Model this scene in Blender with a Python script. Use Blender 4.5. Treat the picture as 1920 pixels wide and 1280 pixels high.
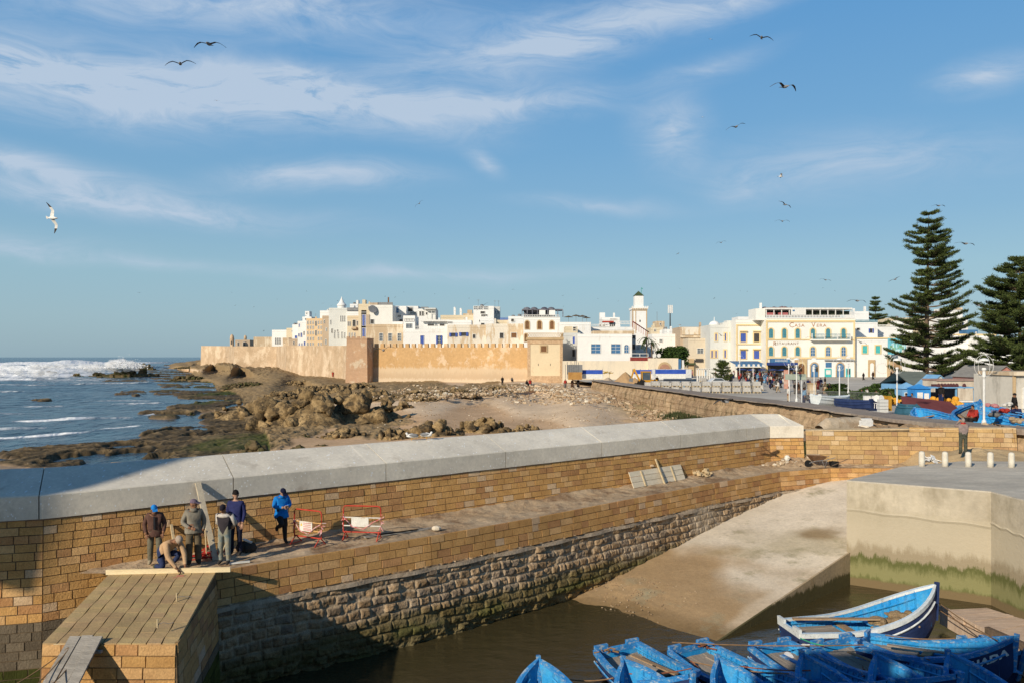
import bpy, bmesh, math, random
import numpy as np
from mathutils import Vector, Matrix
SC=bpy.context.scene
for o in list(bpy.data.objects): bpy.data.objects.remove(o)
COL=SC.collection
R=math.radians
random.seed(7)
F=1450.0; CZ=9.05; HY=669.0
# ---------------- camera
cd=bpy.data.cameras.new('camera'); cam=bpy.data.objects.new('camera',cd); COL.objects.link(cam)
cam.location=(0,0,CZ); cam.rotation_euler=(R(90),0,0)
cd.sensor_width=36; cd.lens=36*F/1920; cd.shift_y=(HY-640)/1920; cd.clip_start=.1; cd.clip_end=60000
SC.camera=cam
SC.view_settings.view_transform='Standard'; SC.view_settings.look='None'; SC.view_settings.gamma=1
SC.view_settings.exposure=0.0
# ---------------- sun + sky
LD=Vector((.61,.79,-.47)).normalized()          # light travel direction
SUN_EL=math.asin(-LD.z)
sl=bpy.data.lights.new('sun','SUN'); sl.energy=5.0; sl.angle=R(.5); sl.color=(1,.89,.72)
so=bpy.data.objects.new('sun',sl); COL.objects.link(so); so.rotation_euler=LD.to_track_quat('-Z','Y').to_euler()
w=bpy.data.worlds.new('World'); SC.world=w; w.use_nodes=True
nt=w.node_tree; nt.nodes.clear(); N=nt.nodes.new; K=nt.links.new
sky=N('ShaderNodeTexSky'); sky.sky_type='NISHITA'; sky.sun_disc=False
sky.sun_elevation=SUN_EL; sky.sun_rotation=math.atan2(-LD.x,-LD.y)
sky.air_density=1.0; sky.dust_density=.8; sky.ozone_density=2.2; sky.altitude=0
bg=N('ShaderNodeBackground'); bg.inputs[1].default_value=.125
out=N('ShaderNodeOutputWorld')
tc=N('ShaderNodeTexCoord'); sp=N('ShaderNodeSeparateXYZ'); K(tc.outputs['Generated'],sp.inputs[0])
def wm(op,a,b=None):
    n=N('ShaderNodeMath'); n.operation=op
    for i,v in enumerate((a,b)):
        if v is None: continue
        if isinstance(v,(int,float)): n.inputs[i].default_value=v
        else: K(v,n.inputs[i])
    return n.outputs[0]
az=wm('ARCTAN2',sp.outputs[0],sp.outputs[1]); el=wm('ARCSINE',sp.outputs[2])
cb=N('ShaderNodeCombineXYZ'); K(az,cb.inputs[0]); K(el,cb.inputs[1])
def cloud(px,py,rx,ry,rot,s):
    m=N('ShaderNodeMapping'); m.vector_type='TEXTURE'; a=math.atan((px-960)/F)
    m.inputs['Location'].default_value=(a,math.atan((HY-py)/F*math.cos(a)),0)
    m.inputs['Rotation'].default_value=(0,0,R(rot)); m.inputs['Scale'].default_value=(rx/F,ry/F,1)
    K(warp,m.inputs['Vector']); g=N('ShaderNodeTexGradient'); g.gradient_type='QUADRATIC_SPHERE'; K(m.outputs[0],g.inputs[0])
    return wm('MULTIPLY',g.outputs[1],s)
nz=N('ShaderNodeTexNoise'); nz.inputs['Scale'].default_value=3.2; nz.inputs['Detail'].default_value=5; K(cb.outputs[0],nz.inputs['Vector'])
va=N('ShaderNodeVectorMath'); va.operation='MULTIPLY_ADD'; K(nz.outputs['Color'],va.inputs[0]); va.inputs[1].default_value=(.16,.07,0); 
vs=N('ShaderNodeVectorMath'); vs.operation='SUBTRACT'; K(cb.outputs[0],vs.inputs[0]); vs.inputs[1].default_value=(.08,.035,0)
K(vs.outputs[0],va.inputs[2]); warp=va.outputs[0]
tot=None
for c in [(120,150,620,95,-3,1.5),(560,190,560,75,-5,1.3),(950,205,420,55,3,.8),(1000,95,620,95,12,.9),(420,20,800,90,3,.75),(1330,0,500,60,8,.7),
          (120,325,420,50,-6,1.0),(260,385,560,40,-2,.8),(620,335,300,42,3,.85),(1262,250,110,110,60,.7),(1590,310,420,90,-3,.5),(900,300,75,32,-25,.6),
          (1840,140,150,45,8,.8),(1120,380,260,25,-4,.45),(280,490,400,22,0,.4),(820,512,480,26,0,.5),(60,465,260,40,0,.45),(1340,130,160,40,10,.4),(1400,350,120,50,0,.35),(560,150,150,45,0,.5)]:
    v=cloud(*c); tot=v if tot is None else wm('ADD',tot,v)
mp=N('ShaderNodeMapping'); mp.inputs['Scale'].default_value=(4.5,17,1); mp.inputs['Rotation'].default_value=(0,0,R(-8)); K(warp,mp.inputs[0])
n2=N('ShaderNodeTexNoise'); n2.inputs['Scale'].default_value=1.6; n2.inputs['Detail'].default_value=13; n2.inputs['Roughness'].default_value=.66; n2.inputs['Distortion'].default_value=1.2; K(mp.outputs[0],n2.inputs[0])
mr=N('ShaderNodeMapRange'); mr.inputs[1].default_value=.32; mr.inputs[2].default_value=.68; K(n2.outputs[0],mr.inputs[0])
cm=wm('MINIMUM',wm('MULTIPLY',tot,wm('ADD',wm('MULTIPLY',mr.outputs[0],1.5),.27)),.85)
mc=N('ShaderNodeMix'); mc.data_type='RGBA'; K(cm,mc.inputs[0]); 
hs=N('ShaderNodeMix'); hs.data_type='RGBA'; hs.blend_type='MULTIPLY'; hs.inputs[0].default_value=1; K(sky.outputs[0],hs.inputs[6]); hs.inputs[7].default_value=(.93,1.0,1.06,1)
rp=N('ShaderNodeValToRGB'); ee=wm('MULTIPLY',el,1/.7); K(ee,rp.inputs[0]); e_=rp.color_ramp.elements
cl_=[(0,(.31,.455,.545)),(.07,(.33,.495,.585)),(.15,(.315,.515,.622)),(.24,(.245,.46,.645)),(.37,(.18,.41,.66)),(.58,(.12,.35,.665)),(.75,(.05,.18,.42)),(1,(.03,.11,.27))]
while len(e_)<len(cl_): e_.new(.5)
for x_,(p_,c_) in zip(e_,cl_): x_.position=p_; x_.color=(*c_,1)
sc8=N('ShaderNodeMix'); sc8.data_type='RGBA'; sc8.blend_type='MULTIPLY'; sc8.inputs[0].default_value=1; K(rp.outputs[0],sc8.inputs[6]); sc8.inputs[7].default_value=(7.6,7.6,7.6,1); sc8.clamp_result=False
m8=N('ShaderNodeMix'); m8.data_type='RGBA'; m8.inputs[0].default_value=.85; K(hs.outputs[2],m8.inputs[6]); K(sc8.outputs[2],m8.inputs[7])
K(m8.outputs[2],mc.inputs[6]); mc.inputs[7].default_value=(4.1,4.9,5.95,1)
K(mc.outputs[2],bg.inputs[0]); K(bg.outputs[0],out.inputs[0])

# ---------------- helpers
def W(px,py,Y): return Vector(((px-960)/F*Y,Y,CZ-(py-HY)/F*Y))
def G(px,py,z):
    Y=(CZ-z)*F/(py-HY); return Vector(((px-960)/F*Y,Y,z))
def tag(o,label=None,cat=None,group=None,kind=None):
    if label: o['label']=label
    if cat: o['category']=cat
    if group: o['group']=group
    if kind: o['kind']=kind
    return o
def thing(name,label,cat,loc=(0,0,0),rot=(0,0,0),group=None):
    o=bpy.data.objects.new(name,None); COL.objects.link(o); o.location=loc
    o.rotation_euler=rot if not isinstance(rot,(int,float)) else (0,0,rot)
    return tag(o,label,cat,group)
def copy_tree(o,parent=None):
    c=o.copy(); COL.objects.link(c); c.parent=parent
    for ch in o.children: copy_tree(ch,c)
    return c
class MB:
    def __init__(s): s.v=[]; s.f=[]; s.m=[]; s.c=[]
    def add(s,vs,fs,m=0,c=None):
        b=len(s.v); s.v+= [tuple(v) for v in vs]
        for f in fs: s.f.append(tuple(b+i for i in f)); s.m.append(m); s.c.append(c)
    def box(s,c,d,rot=None,m=0,col=None,taper=1):
        x,y,z=d[0]/2,d[1]/2,d[2]/2
        p=[Vector((i*x*(taper if k>0 else 1),j*y*(taper if k>0 else 1),k*z)) for k in(-1,1) for j in(-1,1) for i in(-1,1)]
        if rot is not None:
            if not isinstance(rot,Matrix): rot=Matrix.Rotation(rot,3,'Z')
            p=[rot@q for q in p]
        c=Vector(c); s.add([c+q for q in p],[(0,2,3,1),(4,5,7,6),(0,1,5,4),(2,6,7,3),(0,4,6,2),(1,3,7,5)],m,col)
    def bb(s,x0,x1,y0,y1,z0,z1,m=0,col=None): s.box(((x0+x1)/2,(y0+y1)/2,(z0+z1)/2),(abs(x1-x0),abs(y1-y0),abs(z1-z0)),None,m,col)
    def bar(s,a,b,w,h,m=0,up=(0,0,1)):
        a=Vector(a);b=Vector(b);d=(b-a); L=d.length; d.normalize(); u=Vector(up); x=d.cross(u)
        if x.length<1e-3: x=d.cross(Vector((1,0,0)))
        x.normalize(); y=x.cross(d)
        p=[q+x*i*w/2+y*j*h/2 for q in(a,b) for j in(-1,1) for i in(-1,1)]
        s.add(p,[(0,2,3,1),(4,5,7,6),(0,1,5,4),(2,6,7,3),(0,4,6,2),(1,3,7,5)],m)
    def tube(s,pts,r,n=6,m=0,cap=True):
        pts=[Vector(p) for p in pts]; k=len(pts); rs=r if isinstance(r,(list,tuple)) else [r]*k
        b=len(s.v)
        for i,p in enumerate(pts):
            d=(pts[min(i+1,k-1)]-pts[max(i-1,0)]).normalized(); x=d.cross(Vector((.13,.21,1)) if abs(d.z)<.9 else Vector((1,.1,0))).normalized(); y=d.cross(x)
            for j in range(n):
                a=2*math.pi*j/n; s.v.append(tuple(p+(x*math.cos(a)+y*math.sin(a))*rs[i]))
        for i in range(k-1):
            for j in range(n):
                s.f.append((b+i*n+j,b+i*n+(j+1)%n,b+(i+1)*n+(j+1)%n,b+(i+1)*n+j)); s.m.append(m); s.c.append(None)
        if cap:
            s.f.append(tuple(b+j for j in range(n))[::-1]); s.m.append(m); s.c.append(None)
            s.f.append(tuple(b+(k-1)*n+j for j in range(n))); s.m.append(m); s.c.append(None)
    def lathe(s,prof,c=(0,0,0),n=16,m=0,sx=1,sy=1,a0=0):
        b=len(s.v); k=len(prof)
        for r,z in prof:
            for j in range(n):
                a=2*math.pi*j/n+a0; s.v.append((c[0]+r*math.cos(a)*sx,c[1]+r*math.sin(a)*sy,c[2]+z))
        for i in range(k-1):
            for j in range(n):
                s.f.append((b+i*n+j,b+i*n+(j+1)%n,b+(i+1)*n+(j+1)%n,b+(i+1)*n+j)); s.m.append(m); s.c.append(None)
        s.f.append(tuple(b+j for j in range(n))[::-1]); s.m.append(m); s.c.append(None)
        s.f.append(tuple(b+(k-1)*n+j for j in range(n))); s.m.append(m); s.c.append(None)
    def ell(s,c,r,n=10,k=7,m=0,rot=None):
        b=len(s.v); c=Vector(c)
        for i in range(k+1):
            t=math.pi*i/k
            for j in range(n):
                a=2*math.pi*j/n; q=Vector((r[0]*math.sin(t)*math.cos(a),r[1]*math.sin(t)*math.sin(a),-r[2]*math.cos(t)))
                if rot is not None: q=rot@q
                s.v.append(tuple(c+q))
        for i in range(k):
            for j in range(n):
                s.f.append((b+i*n+j,b+i*n+(j+1)%n,b+(i+1)*n+(j+1)%n,b+(i+1)*n+j)); s.m.append(m); s.c.append(None)
    def prism(s,poly,y0,y1,m=0,axis='y'):       # poly in xz, extruded along y (or xy along z)
        n=len(poly)
        if axis=='y': vs=[(x,y0,z) for x,z in poly]+[(x,y1,z) for x,z in poly]
        elif axis=='z': vs=[(x,z,y0) for x,z in poly]+[(x,z,y1) for x,z in poly]
        else: vs=[(y0,x,z) for x,z in poly]+[(y1,x,z) for x,z in poly]
        s.add(vs,[tuple(range(n)),tuple(range(2*n-1,n-1,-1))]+[(i,i+n,(i+1)%n+n,(i+1)%n) for i in range(n)],m)
    def build(s,name,mats,parent=None,smooth=False,loc=None,label=None,bev=0):
        me=bpy.data.meshes.new(name); me.from_pydata(s.v,[],s.f)
        if not isinstance(mats,(list,tuple)): mats=[mats]
        for mm in mats: me.materials.append(mm)
        me.polygons.foreach_set('material_index',s.m)
        if any(c is not None for c in s.c):
            at=me.color_attributes.new('col','FLOAT_COLOR','CORNER'); a=[]
            for f,c in zip(s.f,s.c):
                c=c or (1,1,1)
                a+= [c[0],c[1],c[2],1]*len(f)
            at.data.foreach_set('color',a)
        bm=bmesh.new(); bm.from_mesh(me); bmesh.ops.recalc_face_normals(bm,faces=bm.faces)
        if bev: bmesh.ops.bevel(bm,geom=bm.edges[:],offset=bev,segments=1,affect='EDGES')
        bm.to_mesh(me); bm.free()
        if smooth: me.polygons.foreach_set('use_smooth',[True]*len(me.polygons))
        o=bpy.data.objects.new(name,me); COL.objects.link(o)
        if parent: o.parent=parent
        if loc is not None: o.location=loc
        if label: o['label']=label
        return o
def gridobj(name,P,mats,attrs=None,smooth=True,parent=None):
    """P: (n,m,3) array of points"""
    n,m,_=P.shape; me=bpy.data.meshes.new(name)
    i=np.arange(n-1)[:,None]*m+np.arange(m-1)[None,:]; q=np.stack([i,i+1,i+m+1,i+m],-1).reshape(-1,4)
    me.vertices.add(n*m); me.vertices.foreach_set('co',P.reshape(-1).astype(np.float32))
    me.loops.add(q.size); me.loops.foreach_set('vertex_index',q.reshape(-1).astype(np.int32))
    me.polygons.add(len(q)); me.polygons.foreach_set('loop_start',(np.arange(len(q))*4).astype(np.int32))
    me.polygons.foreach_set('use_smooth',[smooth]*len(q)); me.update(calc_edges=True)
    for k,a in (attrs or {}).items():
        if a.ndim==2: at=me.attributes.new(k,'FLOAT','POINT'); at.data.foreach_set('value',a.reshape(-1).astype(np.float32))
        else:
            at=me.attributes.new(k,'FLOAT_COLOR','POINT'); c=np.ones((n*m,4),np.float32); c[:,:3]=a.reshape(-1,3); at.data.foreach_set('color',c.reshape(-1))
    for mm in (mats if isinstance(mats,list) else [mats]): me.materials.append(mm)
    o=bpy.data.objects.new(name,me); COL.objects.link(o)
    if parent: o.parent=parent
    return o
# numpy noise
def _h(ix,iy,iz,s):
    n=(ix.astype(np.int64)*374761393+iy.astype(np.int64)*668265263+iz.astype(np.int64)*2147483647+s*974711)&0xffffffff
    n=((n^(n>>13))*1274126177)&0xffffffff; n=(n^(n>>16))&0xffffffff
    n=(n*2246822519)&0xffffffff; n^=n>>15
    return (n&0xffffff)/float(0xffffff)*2-1
def vn(x,y,z=0.0,s=0):
    x=np.asarray(x,float); y=np.asarray(y,float)+0*x; z=np.asarray(z,float)+0*x
    ix=np.floor(x);iy=np.floor(y);iz=np.floor(z); fx=x-ix;fy=y-iy;fz=z-iz
    fx=fx*fx*(3-2*fx);fy=fy*fy*(3-2*fy);fz=fz*fz*(3-2*fz); r=0
    for a in(0,1):
        for b in(0,1):
            for c in(0,1):
                r=r+_h(ix+a,iy+b,iz+c,s)*(fx if a else 1-fx)*(fy if b else 1-fy)*(fz if c else 1-fz)
    return r
def fbm(x,y,z=0.0,o=4,s=0,ridge=False):
    r=0;a=1;t=0
    for k in range(o):
        v=vn(x*2**k,y*2**k,z*2**k,s+k*17)
        if ridge: v=1-2*np.abs(v)
        r=r+a*v;t+=a;a*=.5
    return r/t
def smooth(a,b,x):
    t=np.clip((x-a)/(b-a),0,1); return t*t*(3-2*t)
def idw(px,py,pts,p=2.5):
    """pts: (k,3)"""
    num=0;den=0
    for a,b,v in pts:
        wgt=1/(((px-a)**2+(py-b)**2)**(p/2)+1e-6); num=num+wgt*v; den=den+wgt
    return num/den
# ---------------- materials
_MC={}
def M(name,c,c2=None,sc=4,rough=.85,bump=0,bsc=None,det=6,st=(1,1,1),lo=.35,hi=.65,metal=0,spec=.1,attr=None,var=.12,big=.15,c3=None,st3=(3,3,.4),lo3=.55,hi3=.75,trans=0,sub=0):
    if name in _MC: return _MC[name]
    m=bpy.data.materials.new(name); m.use_nodes=True; t=m.node_tree; n=t.nodes; l=t.links
    b=n['Principled BSDF']; b.inputs['Roughness'].default_value=rough; b.inputs['Metallic'].default_value=metal; b.inputs['Specular IOR Level'].default_value=spec
    co=n.new('ShaderNodeTexCoord'); mp=n.new('ShaderNodeMapping'); mp.inputs['Scale'].default_value=st; l.new(co.outputs['Object'],mp.inputs[0])
    def noise(scale,detail,src,ro=.6):
        x=n.new('ShaderNodeTexNoise'); x.inputs['Scale'].default_value=scale; x.inputs['Detail'].default_value=detail; x.inputs['Roughness'].default_value=ro; l.new(src,x.inputs['Vector']); return x.outputs[0]
    def mr(src,a,bb,c0=0,c1=1):
        x=n.new('ShaderNodeMapRange'); x.inputs[1].default_value=a;x.inputs[2].default_value=bb;x.inputs[3].default_value=c0;x.inputs[4].default_value=c1; l.new(src,x.inputs[0]); return x.outputs[0]
    def mix(f,a,bb,mode='MIX'):
        x=n.new('ShaderNodeMix'); x.data_type='RGBA'; x.blend_type=mode
        for i,v in ((0,f),(6,a),(7,bb)):
            if isinstance(v,(int,float)): x.inputs[i].default_value=v
            elif isinstance(v,tuple): x.inputs[i].default_value=(*v,1)
            else: l.new(v,x.inputs[i])
        return x.outputs[2]
    c2=c2 or tuple(k*.8 for k in c)
    col=mix(mr(noise(sc,det,mp.outputs[0]),lo,hi),c,c2)
    if attr:
        a=n.new('ShaderNodeAttribute'); a.attribute_name=attr; col=mix(1.0,col,a.outputs['Color'],'MULTIPLY')
    if c3:
        m3=n.new('ShaderNodeMapping'); m3.inputs['Scale'].default_value=st3; l.new(co.outputs['Object'],m3.inputs[0])
        col=mix(mr(noise(1,7,m3.outputs[0],.68),lo3,hi3),col,c3)
    if var: 
        g=mr(noise(sc*9,3,mp.outputs[0]),.3,.7,1-var,1+var); cc=n.new('ShaderNodeCombineColor'); [l.new(g,cc.inputs[i]) for i in range(3)]; col=mix(1.0,col,cc.outputs[0],'MULTIPLY')
    if big:
        g=mr(noise(sc*.13,3,mp.outputs[0]),.3,.7,1-big,1+big); cc=n.new('ShaderNodeCombineColor'); [l.new(g,cc.inputs[i]) for i in range(3)]; col=mix(1.0,col,cc.outputs[0],'MULTIPLY')
    l.new(col,b.inputs['Base Color'])
    if bump:
        bp=n.new('ShaderNodeBump'); bp.inputs['Strength'].default_value=min(1,bump); bp.inputs['Distance'].default_value=.05 if bump<=1 else .05*bump
        l.new(noise(bsc or sc*4,7,mp.outputs[0],.65),bp.inputs['Height']); l.new(bp.outputs[0],b.inputs['Normal'])
    m['_b']=1; _MC[name]=m; return m
# ================= FOREGROUND STRUCTURE
def nodes_of(m): return m.node_tree.nodes,m.node_tree.links,m.node_tree.nodes['Principled BSDF']
m_stone=M('ochre_stone',(1,1,1),(.78,.74,.72),sc=2.2,rough=.9,bump=.7,bsc=22,attr='col',var=.14,big=.1,lo=.3,hi=.7)
m_mortar=M('mortar',(.17,.12,.07),(.09,.065,.04),sc=3,rough=.95,bump=.5,bsc=30)
m_conc=M('coping_concrete',(.70,.635,.52),(.60,.545,.45),sc=1.1,rough=.85,bump=.25,bsc=30,c3=(.42,.36,.28),st3=(.9,.9,.9),lo3=.56,hi3=.78,var=.08)
# bird droppings and pits on the coping
n_,l_,b_=nodes_of(m_conc)
_co=n_.new('ShaderNodeTexCoord'); _mp=n_.new('ShaderNodeMapping'); _mp.inputs['Rotation'].default_value=(0,0,R(-52)); _mp.inputs['Scale'].default_value=(5,1.6,3); l_.new(_co.outputs['Object'],_mp.inputs[0])
_vo=n_.new('ShaderNodeTexVoronoi'); _vo.inputs['Scale'].default_value=2.2; l_.new(_mp.outputs[0],_vo.inputs['Vector'])
_nn=n_.new('ShaderNodeTexNoise'); _nn.inputs['Scale'].default_value=.9; l_.new(_mp.outputs[0],_nn.inputs['Vector'])
_m1=n_.new('ShaderNodeMath'); _m1.operation='MULTIPLY_ADD'; l_.new(_nn.outputs[0],_m1.inputs[0]); _m1.inputs[1].default_value=.62; _m1.inputs[2].default_value=-.17
_m2=n_.new('ShaderNodeMath'); _m2.operation='LESS_THAN'; l_.new(_vo.outputs['Distance'],_m2.inputs[0]); l_.new(_m1.outputs[0],_m2.inputs[1])
_mx=n_.new('ShaderNodeMix'); _mx.data_type='RGBA'; _src=b_.inputs['Base Color'].links[0].from_socket; l_.new(_m2.outputs[0],_mx.inputs[0]); l_.new(_src,_mx.inputs[6]); _mx.inputs[7].default_value=(.78,.77,.74,1); l_.new(_mx.outputs[2],b_.inputs['Base Color'])

def stone_rgb(z=None,base=(.60,.345,.125),algae=None,dark=None):
    k=random.random(); r=Vector(base)
    if k<.10: r=Vector((base[0]*.80,base[1]*.74,base[2]*.85))
    elif k<.25: r=Vector((base[0]*.9,base[1]*.86,base[2]*1.0))
    elif k<.4: r=Vector((base[0]*1.12,base[1]*1.2,base[2]*1.45))
    elif k<.44: r=Vector((base[0]*1.1,base[1]*1.35,base[2]*2.2))
    r=r*random.uniform(.93,1.06)
    if algae is not None and z is not None:
        if z<algae: r=Vector((.075,.085,.02))*random.uniform(.6,1.2)
        elif z<dark: r=Vector((.16,.13,.09))*random.uniform(.7,1.25)
    return tuple(r)
class Path:
    def __init__(s,pts,batter=.12,z0=3.25):
        s.p=[Vector(q) for q in pts]; s.b=batter; s.z0=z0; s.u=[0]
        for a,b in zip(s.p,s.p[1:]): s.u.append(s.u[-1]+(b-a).length)
        s.n=[]
        for a,b in zip(s.p,s.p[1:]):
            d=(b-a).normalized(); s.n.append(Vector((d.y,-d.x)))
    def seg(s,u):
        for i in range(len(s.n)):
            if u<=s.u[i+1]: return i
        return len(s.n)-1
    def vn_(s,i):                              # mitred offset vector at vertex i
        if i==0: return s.n[0]
        if i>=len(s.n): return s.n[-1]
        a,b=s.n[i-1],s.n[i]; m=(a+b).normalized(); return m/max(.3,m.dot(a))
    def P(s,u,z,off=0,i=None):
        i=s.seg(u) if i is None else i; t=(u-s.u[i])/(s.u[i+1]-s.u[i]); d=off-s.b*(z-s.z0)
        q=s.p[i].lerp(s.p[i+1],t)+s.vn_(i).lerp(s.vn_(i+1),t)*d
        return Vector((q.x,q.y,z))
def blocks(mb,path,z0,z1,course,lr=(.38,.6),rgb=stone_rgb,u0=0,u1=None,gap=.011,pr=.016,zb=None,zt=None):
    """zb(u): lowest z of the facing, zt(u): its top; real blocks proud of the bed"""
    u1=path.u[-1] if u1 is None else u1
    for i in range(len(path.n)):
        a=max(u0,path.u[i]); b=min(u1,path.u[i+1])
        if b-a<.05: continue
        n=max(1,round((z1-z0)/course)); ch=(z1-z0)/n
        for r in range(n):
            u=a-random.uniform(0,.3); z=z0+r*ch
            while u<b-.03:
                L=random.uniform(*lr); ua,ub=max(u,a),min(u+L,b); u+=L
                if ub-ua<.06: continue
                if b-ub<.1: ub=b
                um=(ua+ub)/2
                if zb and z+ch*.5<zb(um): continue
                if zt and z+ch*.5>zt(um): continue
                o=pr+random.uniform(-.007,.009); c=rgb(z+ch/2); j=[random.uniform(-.003,.003) for _ in range(8)]
                A=[path.P(ua+gap/2,z+gap/2,-.03,i),path.P(ub-gap/2,z+gap/2,-.03,i),path.P(ub-gap/2,z+ch-gap/2,-.03,i),path.P(ua+gap/2,z+ch-gap/2,-.03,i)]
                h=gap/2+.007
                B=[path.P(ua+h+j[0],z+h+j[1],o+j[2],i),path.P(ub-h+j[3],z+h+j[4],o,i),path.P(ub-h+j[5],z+ch-h+j[6],o,i),path.P(ua+h,z+ch-h+j[7],o,i)]
                mb.add(A+B,[(4,5,6,7),(0,1,5,4),(1,2,6,5),(2,3,7,6),(3,0,4,7)],0,c)
                if ub>=b: break
def strip(mb,path,lo,hi,off=0,step=1.0,m=0,u0=0,u1=None,back=0):
    u1=path.u[-1] if u1 is None else u1
    us=sorted(set([u0,u1]+[x for x in path.u if u0<x<u1]+[u0+k*step for k in range(int((u1-u0)/step)+1)]))
    f=lambda g,u: g(u) if callable(g) else g
    for a,b in zip(us,us[1:]):
        i=path.seg((a+b)/2)
        mb.add([path.P(a,f(lo,a),off,i),path.P(b,f(lo,b),off,i),path.P(b,f(hi,b),off,i),path.P(a,f(hi,a),off,i)],[(0,1,2,3)],m)
        if back: mb.add([path.P(a,f(hi,a),off,i),path.P(b,f(hi,b),off,i),path.P(b,f(hi,b),off-back,i),path.P(a,f(hi,a),off-back,i)],[(0,1,2,3)],m)

MW=Path([(-21,18.2),(-12.5,20.6),(-4.8,26.6),(13.9,41.45),(15.75,41.6)])
uP=MW.u[1]; uEnd=MW.u[-1]
sw=thing('sea_wall','long battered wall of ochre stone blocks crowned by a sloping concrete coping','wall',(0,0,0))
mb=MB(); strip(mb,MW,-.6,4.8,off=0); mb.build('wall_core',m_mortar,sw)
mb=MB()
uA=uP+6.0
wallrgb=lambda z: stone_rgb(z,algae=.95,dark=2.0)
blocks(mb,MW,-.5,3.2,.232,(.36,.62),wallrgb,0,uA)
blocks(mb,MW,3.2,4.74,.22,(.34,.56),lambda z: stone_rgb(z))
mb.build('stone_facing',m_stone,sw)
# coping slabs
sec=[(.07,4.72),(.07,5.33),(.05,5.36),(-1.42,5.88),(-1.6,5.88),(-1.95,5.7),(-1.95,4.0)]
u=0;k=0; cuts=[0]
x=uP-.25
cuts+= [uP-.1]
while x<MW.u[3]-3: x+=5.3; cuts.append(min(x,MW.u[3]))
if MW.u[3]-cuts[-1]>.3: cuts.append(MW.u[3])
cuts.append(uEnd)
for a,b in zip(cuts,cuts[1:]):
    if b-a<.2: continue
    mb=MB(); g=.014; last=b>=uEnd-.01
    us=[a+g]+[x for x in MW.u if a+g<x<b-g]+[b-g]
    nn=max(1,int((b-a)/.6)); us=sorted(set(us+[a+g+(b-a-2*g)*q/nn for q in range(1,nn)]))
    rings=[]
    for uu in us:
        i=MW.seg(uu if uu>a+g else uu+.001); t=(uu-MW.u[i])/(MW.u[i+1]-MW.u[i]); nv=MW.vn_(i).lerp(MW.vn_(i+1),t)
        q=MW.p[i].lerp(MW.p[i+1],t); ring=[]
        for (o,z) in sec:
            if last and uu>b-g-.001 and o<0: o=o*.86
            d=o-.12*(4.72-3.25); tt=0
            ring.append(Vector((q.x+nv.x*d,q.y+nv.y*d,z+random.uniform(-.006,.006))))
        if last and uu>b-g-.001: ring=[r+Vector((0.0 if k_<3 else -.75,0,0)) for k_,r in enumerate(ring)]
        rings.append(ring)
    n=len(sec)
    vs=[v for r_ in rings for v in r_]; fs=[]
    for q in range(len(rings)-1):
        for j in range(n-1): fs.append((q*n+j,q*n+j+1,(q+1)*n+j+1,(q+1)*n+j))
    fs.append(tuple(range(n))); fs.append(tuple((len(rings)-1)*n+j for j in range(n)))
    mb.add(vs,fs); mb.build('coping_slab',m_conc,sw)
# cement smear under the coping
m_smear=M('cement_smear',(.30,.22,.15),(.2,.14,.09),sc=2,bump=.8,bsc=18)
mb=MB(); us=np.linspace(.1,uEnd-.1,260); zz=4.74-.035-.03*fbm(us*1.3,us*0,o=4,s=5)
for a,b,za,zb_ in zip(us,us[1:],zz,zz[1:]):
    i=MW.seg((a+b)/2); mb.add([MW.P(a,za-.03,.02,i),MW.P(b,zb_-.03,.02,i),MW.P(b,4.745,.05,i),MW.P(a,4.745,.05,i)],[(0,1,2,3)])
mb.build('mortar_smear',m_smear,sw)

# return wall (frontal, no coping), right
RW=Path([(15.85,41.6),(20.6,41.2),(26.45,40.4)],.11)
RWB=Path([(26.45,40.4),(27.6,44)],.11)
rw=thing('return_wall','low pale ochre block wall with flat top, facing the quay, end slanting','wall')
ztop=lambda u: 5.07+.23*u/RW.u[-1]
mb=MB(); strip(mb,RW,2.4,lambda u:ztop(u)-.03,off=0,back=.9); strip(mb,RWB,2.4,5.27,off=0); mb.build('wall_core',m_mortar,rw)
mb=MB(); blocks(mb,RW,3.1,5.31,.2455,(.4,.95),lambda z: stone_rgb(z,(.52,.345,.155)),zt=ztop,pr=.012,gap=.008)
blocks(mb,RWB,3.1,5.31,.2455,(.4,.95),lambda z: stone_rgb(z,(.52,.345,.155)),pr=.012,gap=.008)
mb.build('stone_facing',m_stone,rw)
mb=MB(); m_cap=M('pale_cap',(.66,.5,.3),(.52,.38,.22),sc=3,bump=.3)
for q in range(22):
    a=RW.u[-1]*q/22; b=RW.u[-1]*(q+1)/22; i=RW.seg((a+b)/2); o0=.02
    p=[RW.P(a+.01,ztop(a)-.02,o0,i),RW.P(b-.01,ztop(b)-.02,o0,i),RW.P(b-.01,ztop(b)-.02,-.85,i),RW.P(a+.01,ztop(a)-.02,-.85,i)]
    mb.add(p+[v+Vector((0,0,.05)) for v in p],[(4,5,6,7),(0,1,5,4),(1,2,6,5),(3,0,4,7),(2,3,7,6)])
mb.build('cap',m_cap,rw)

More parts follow.
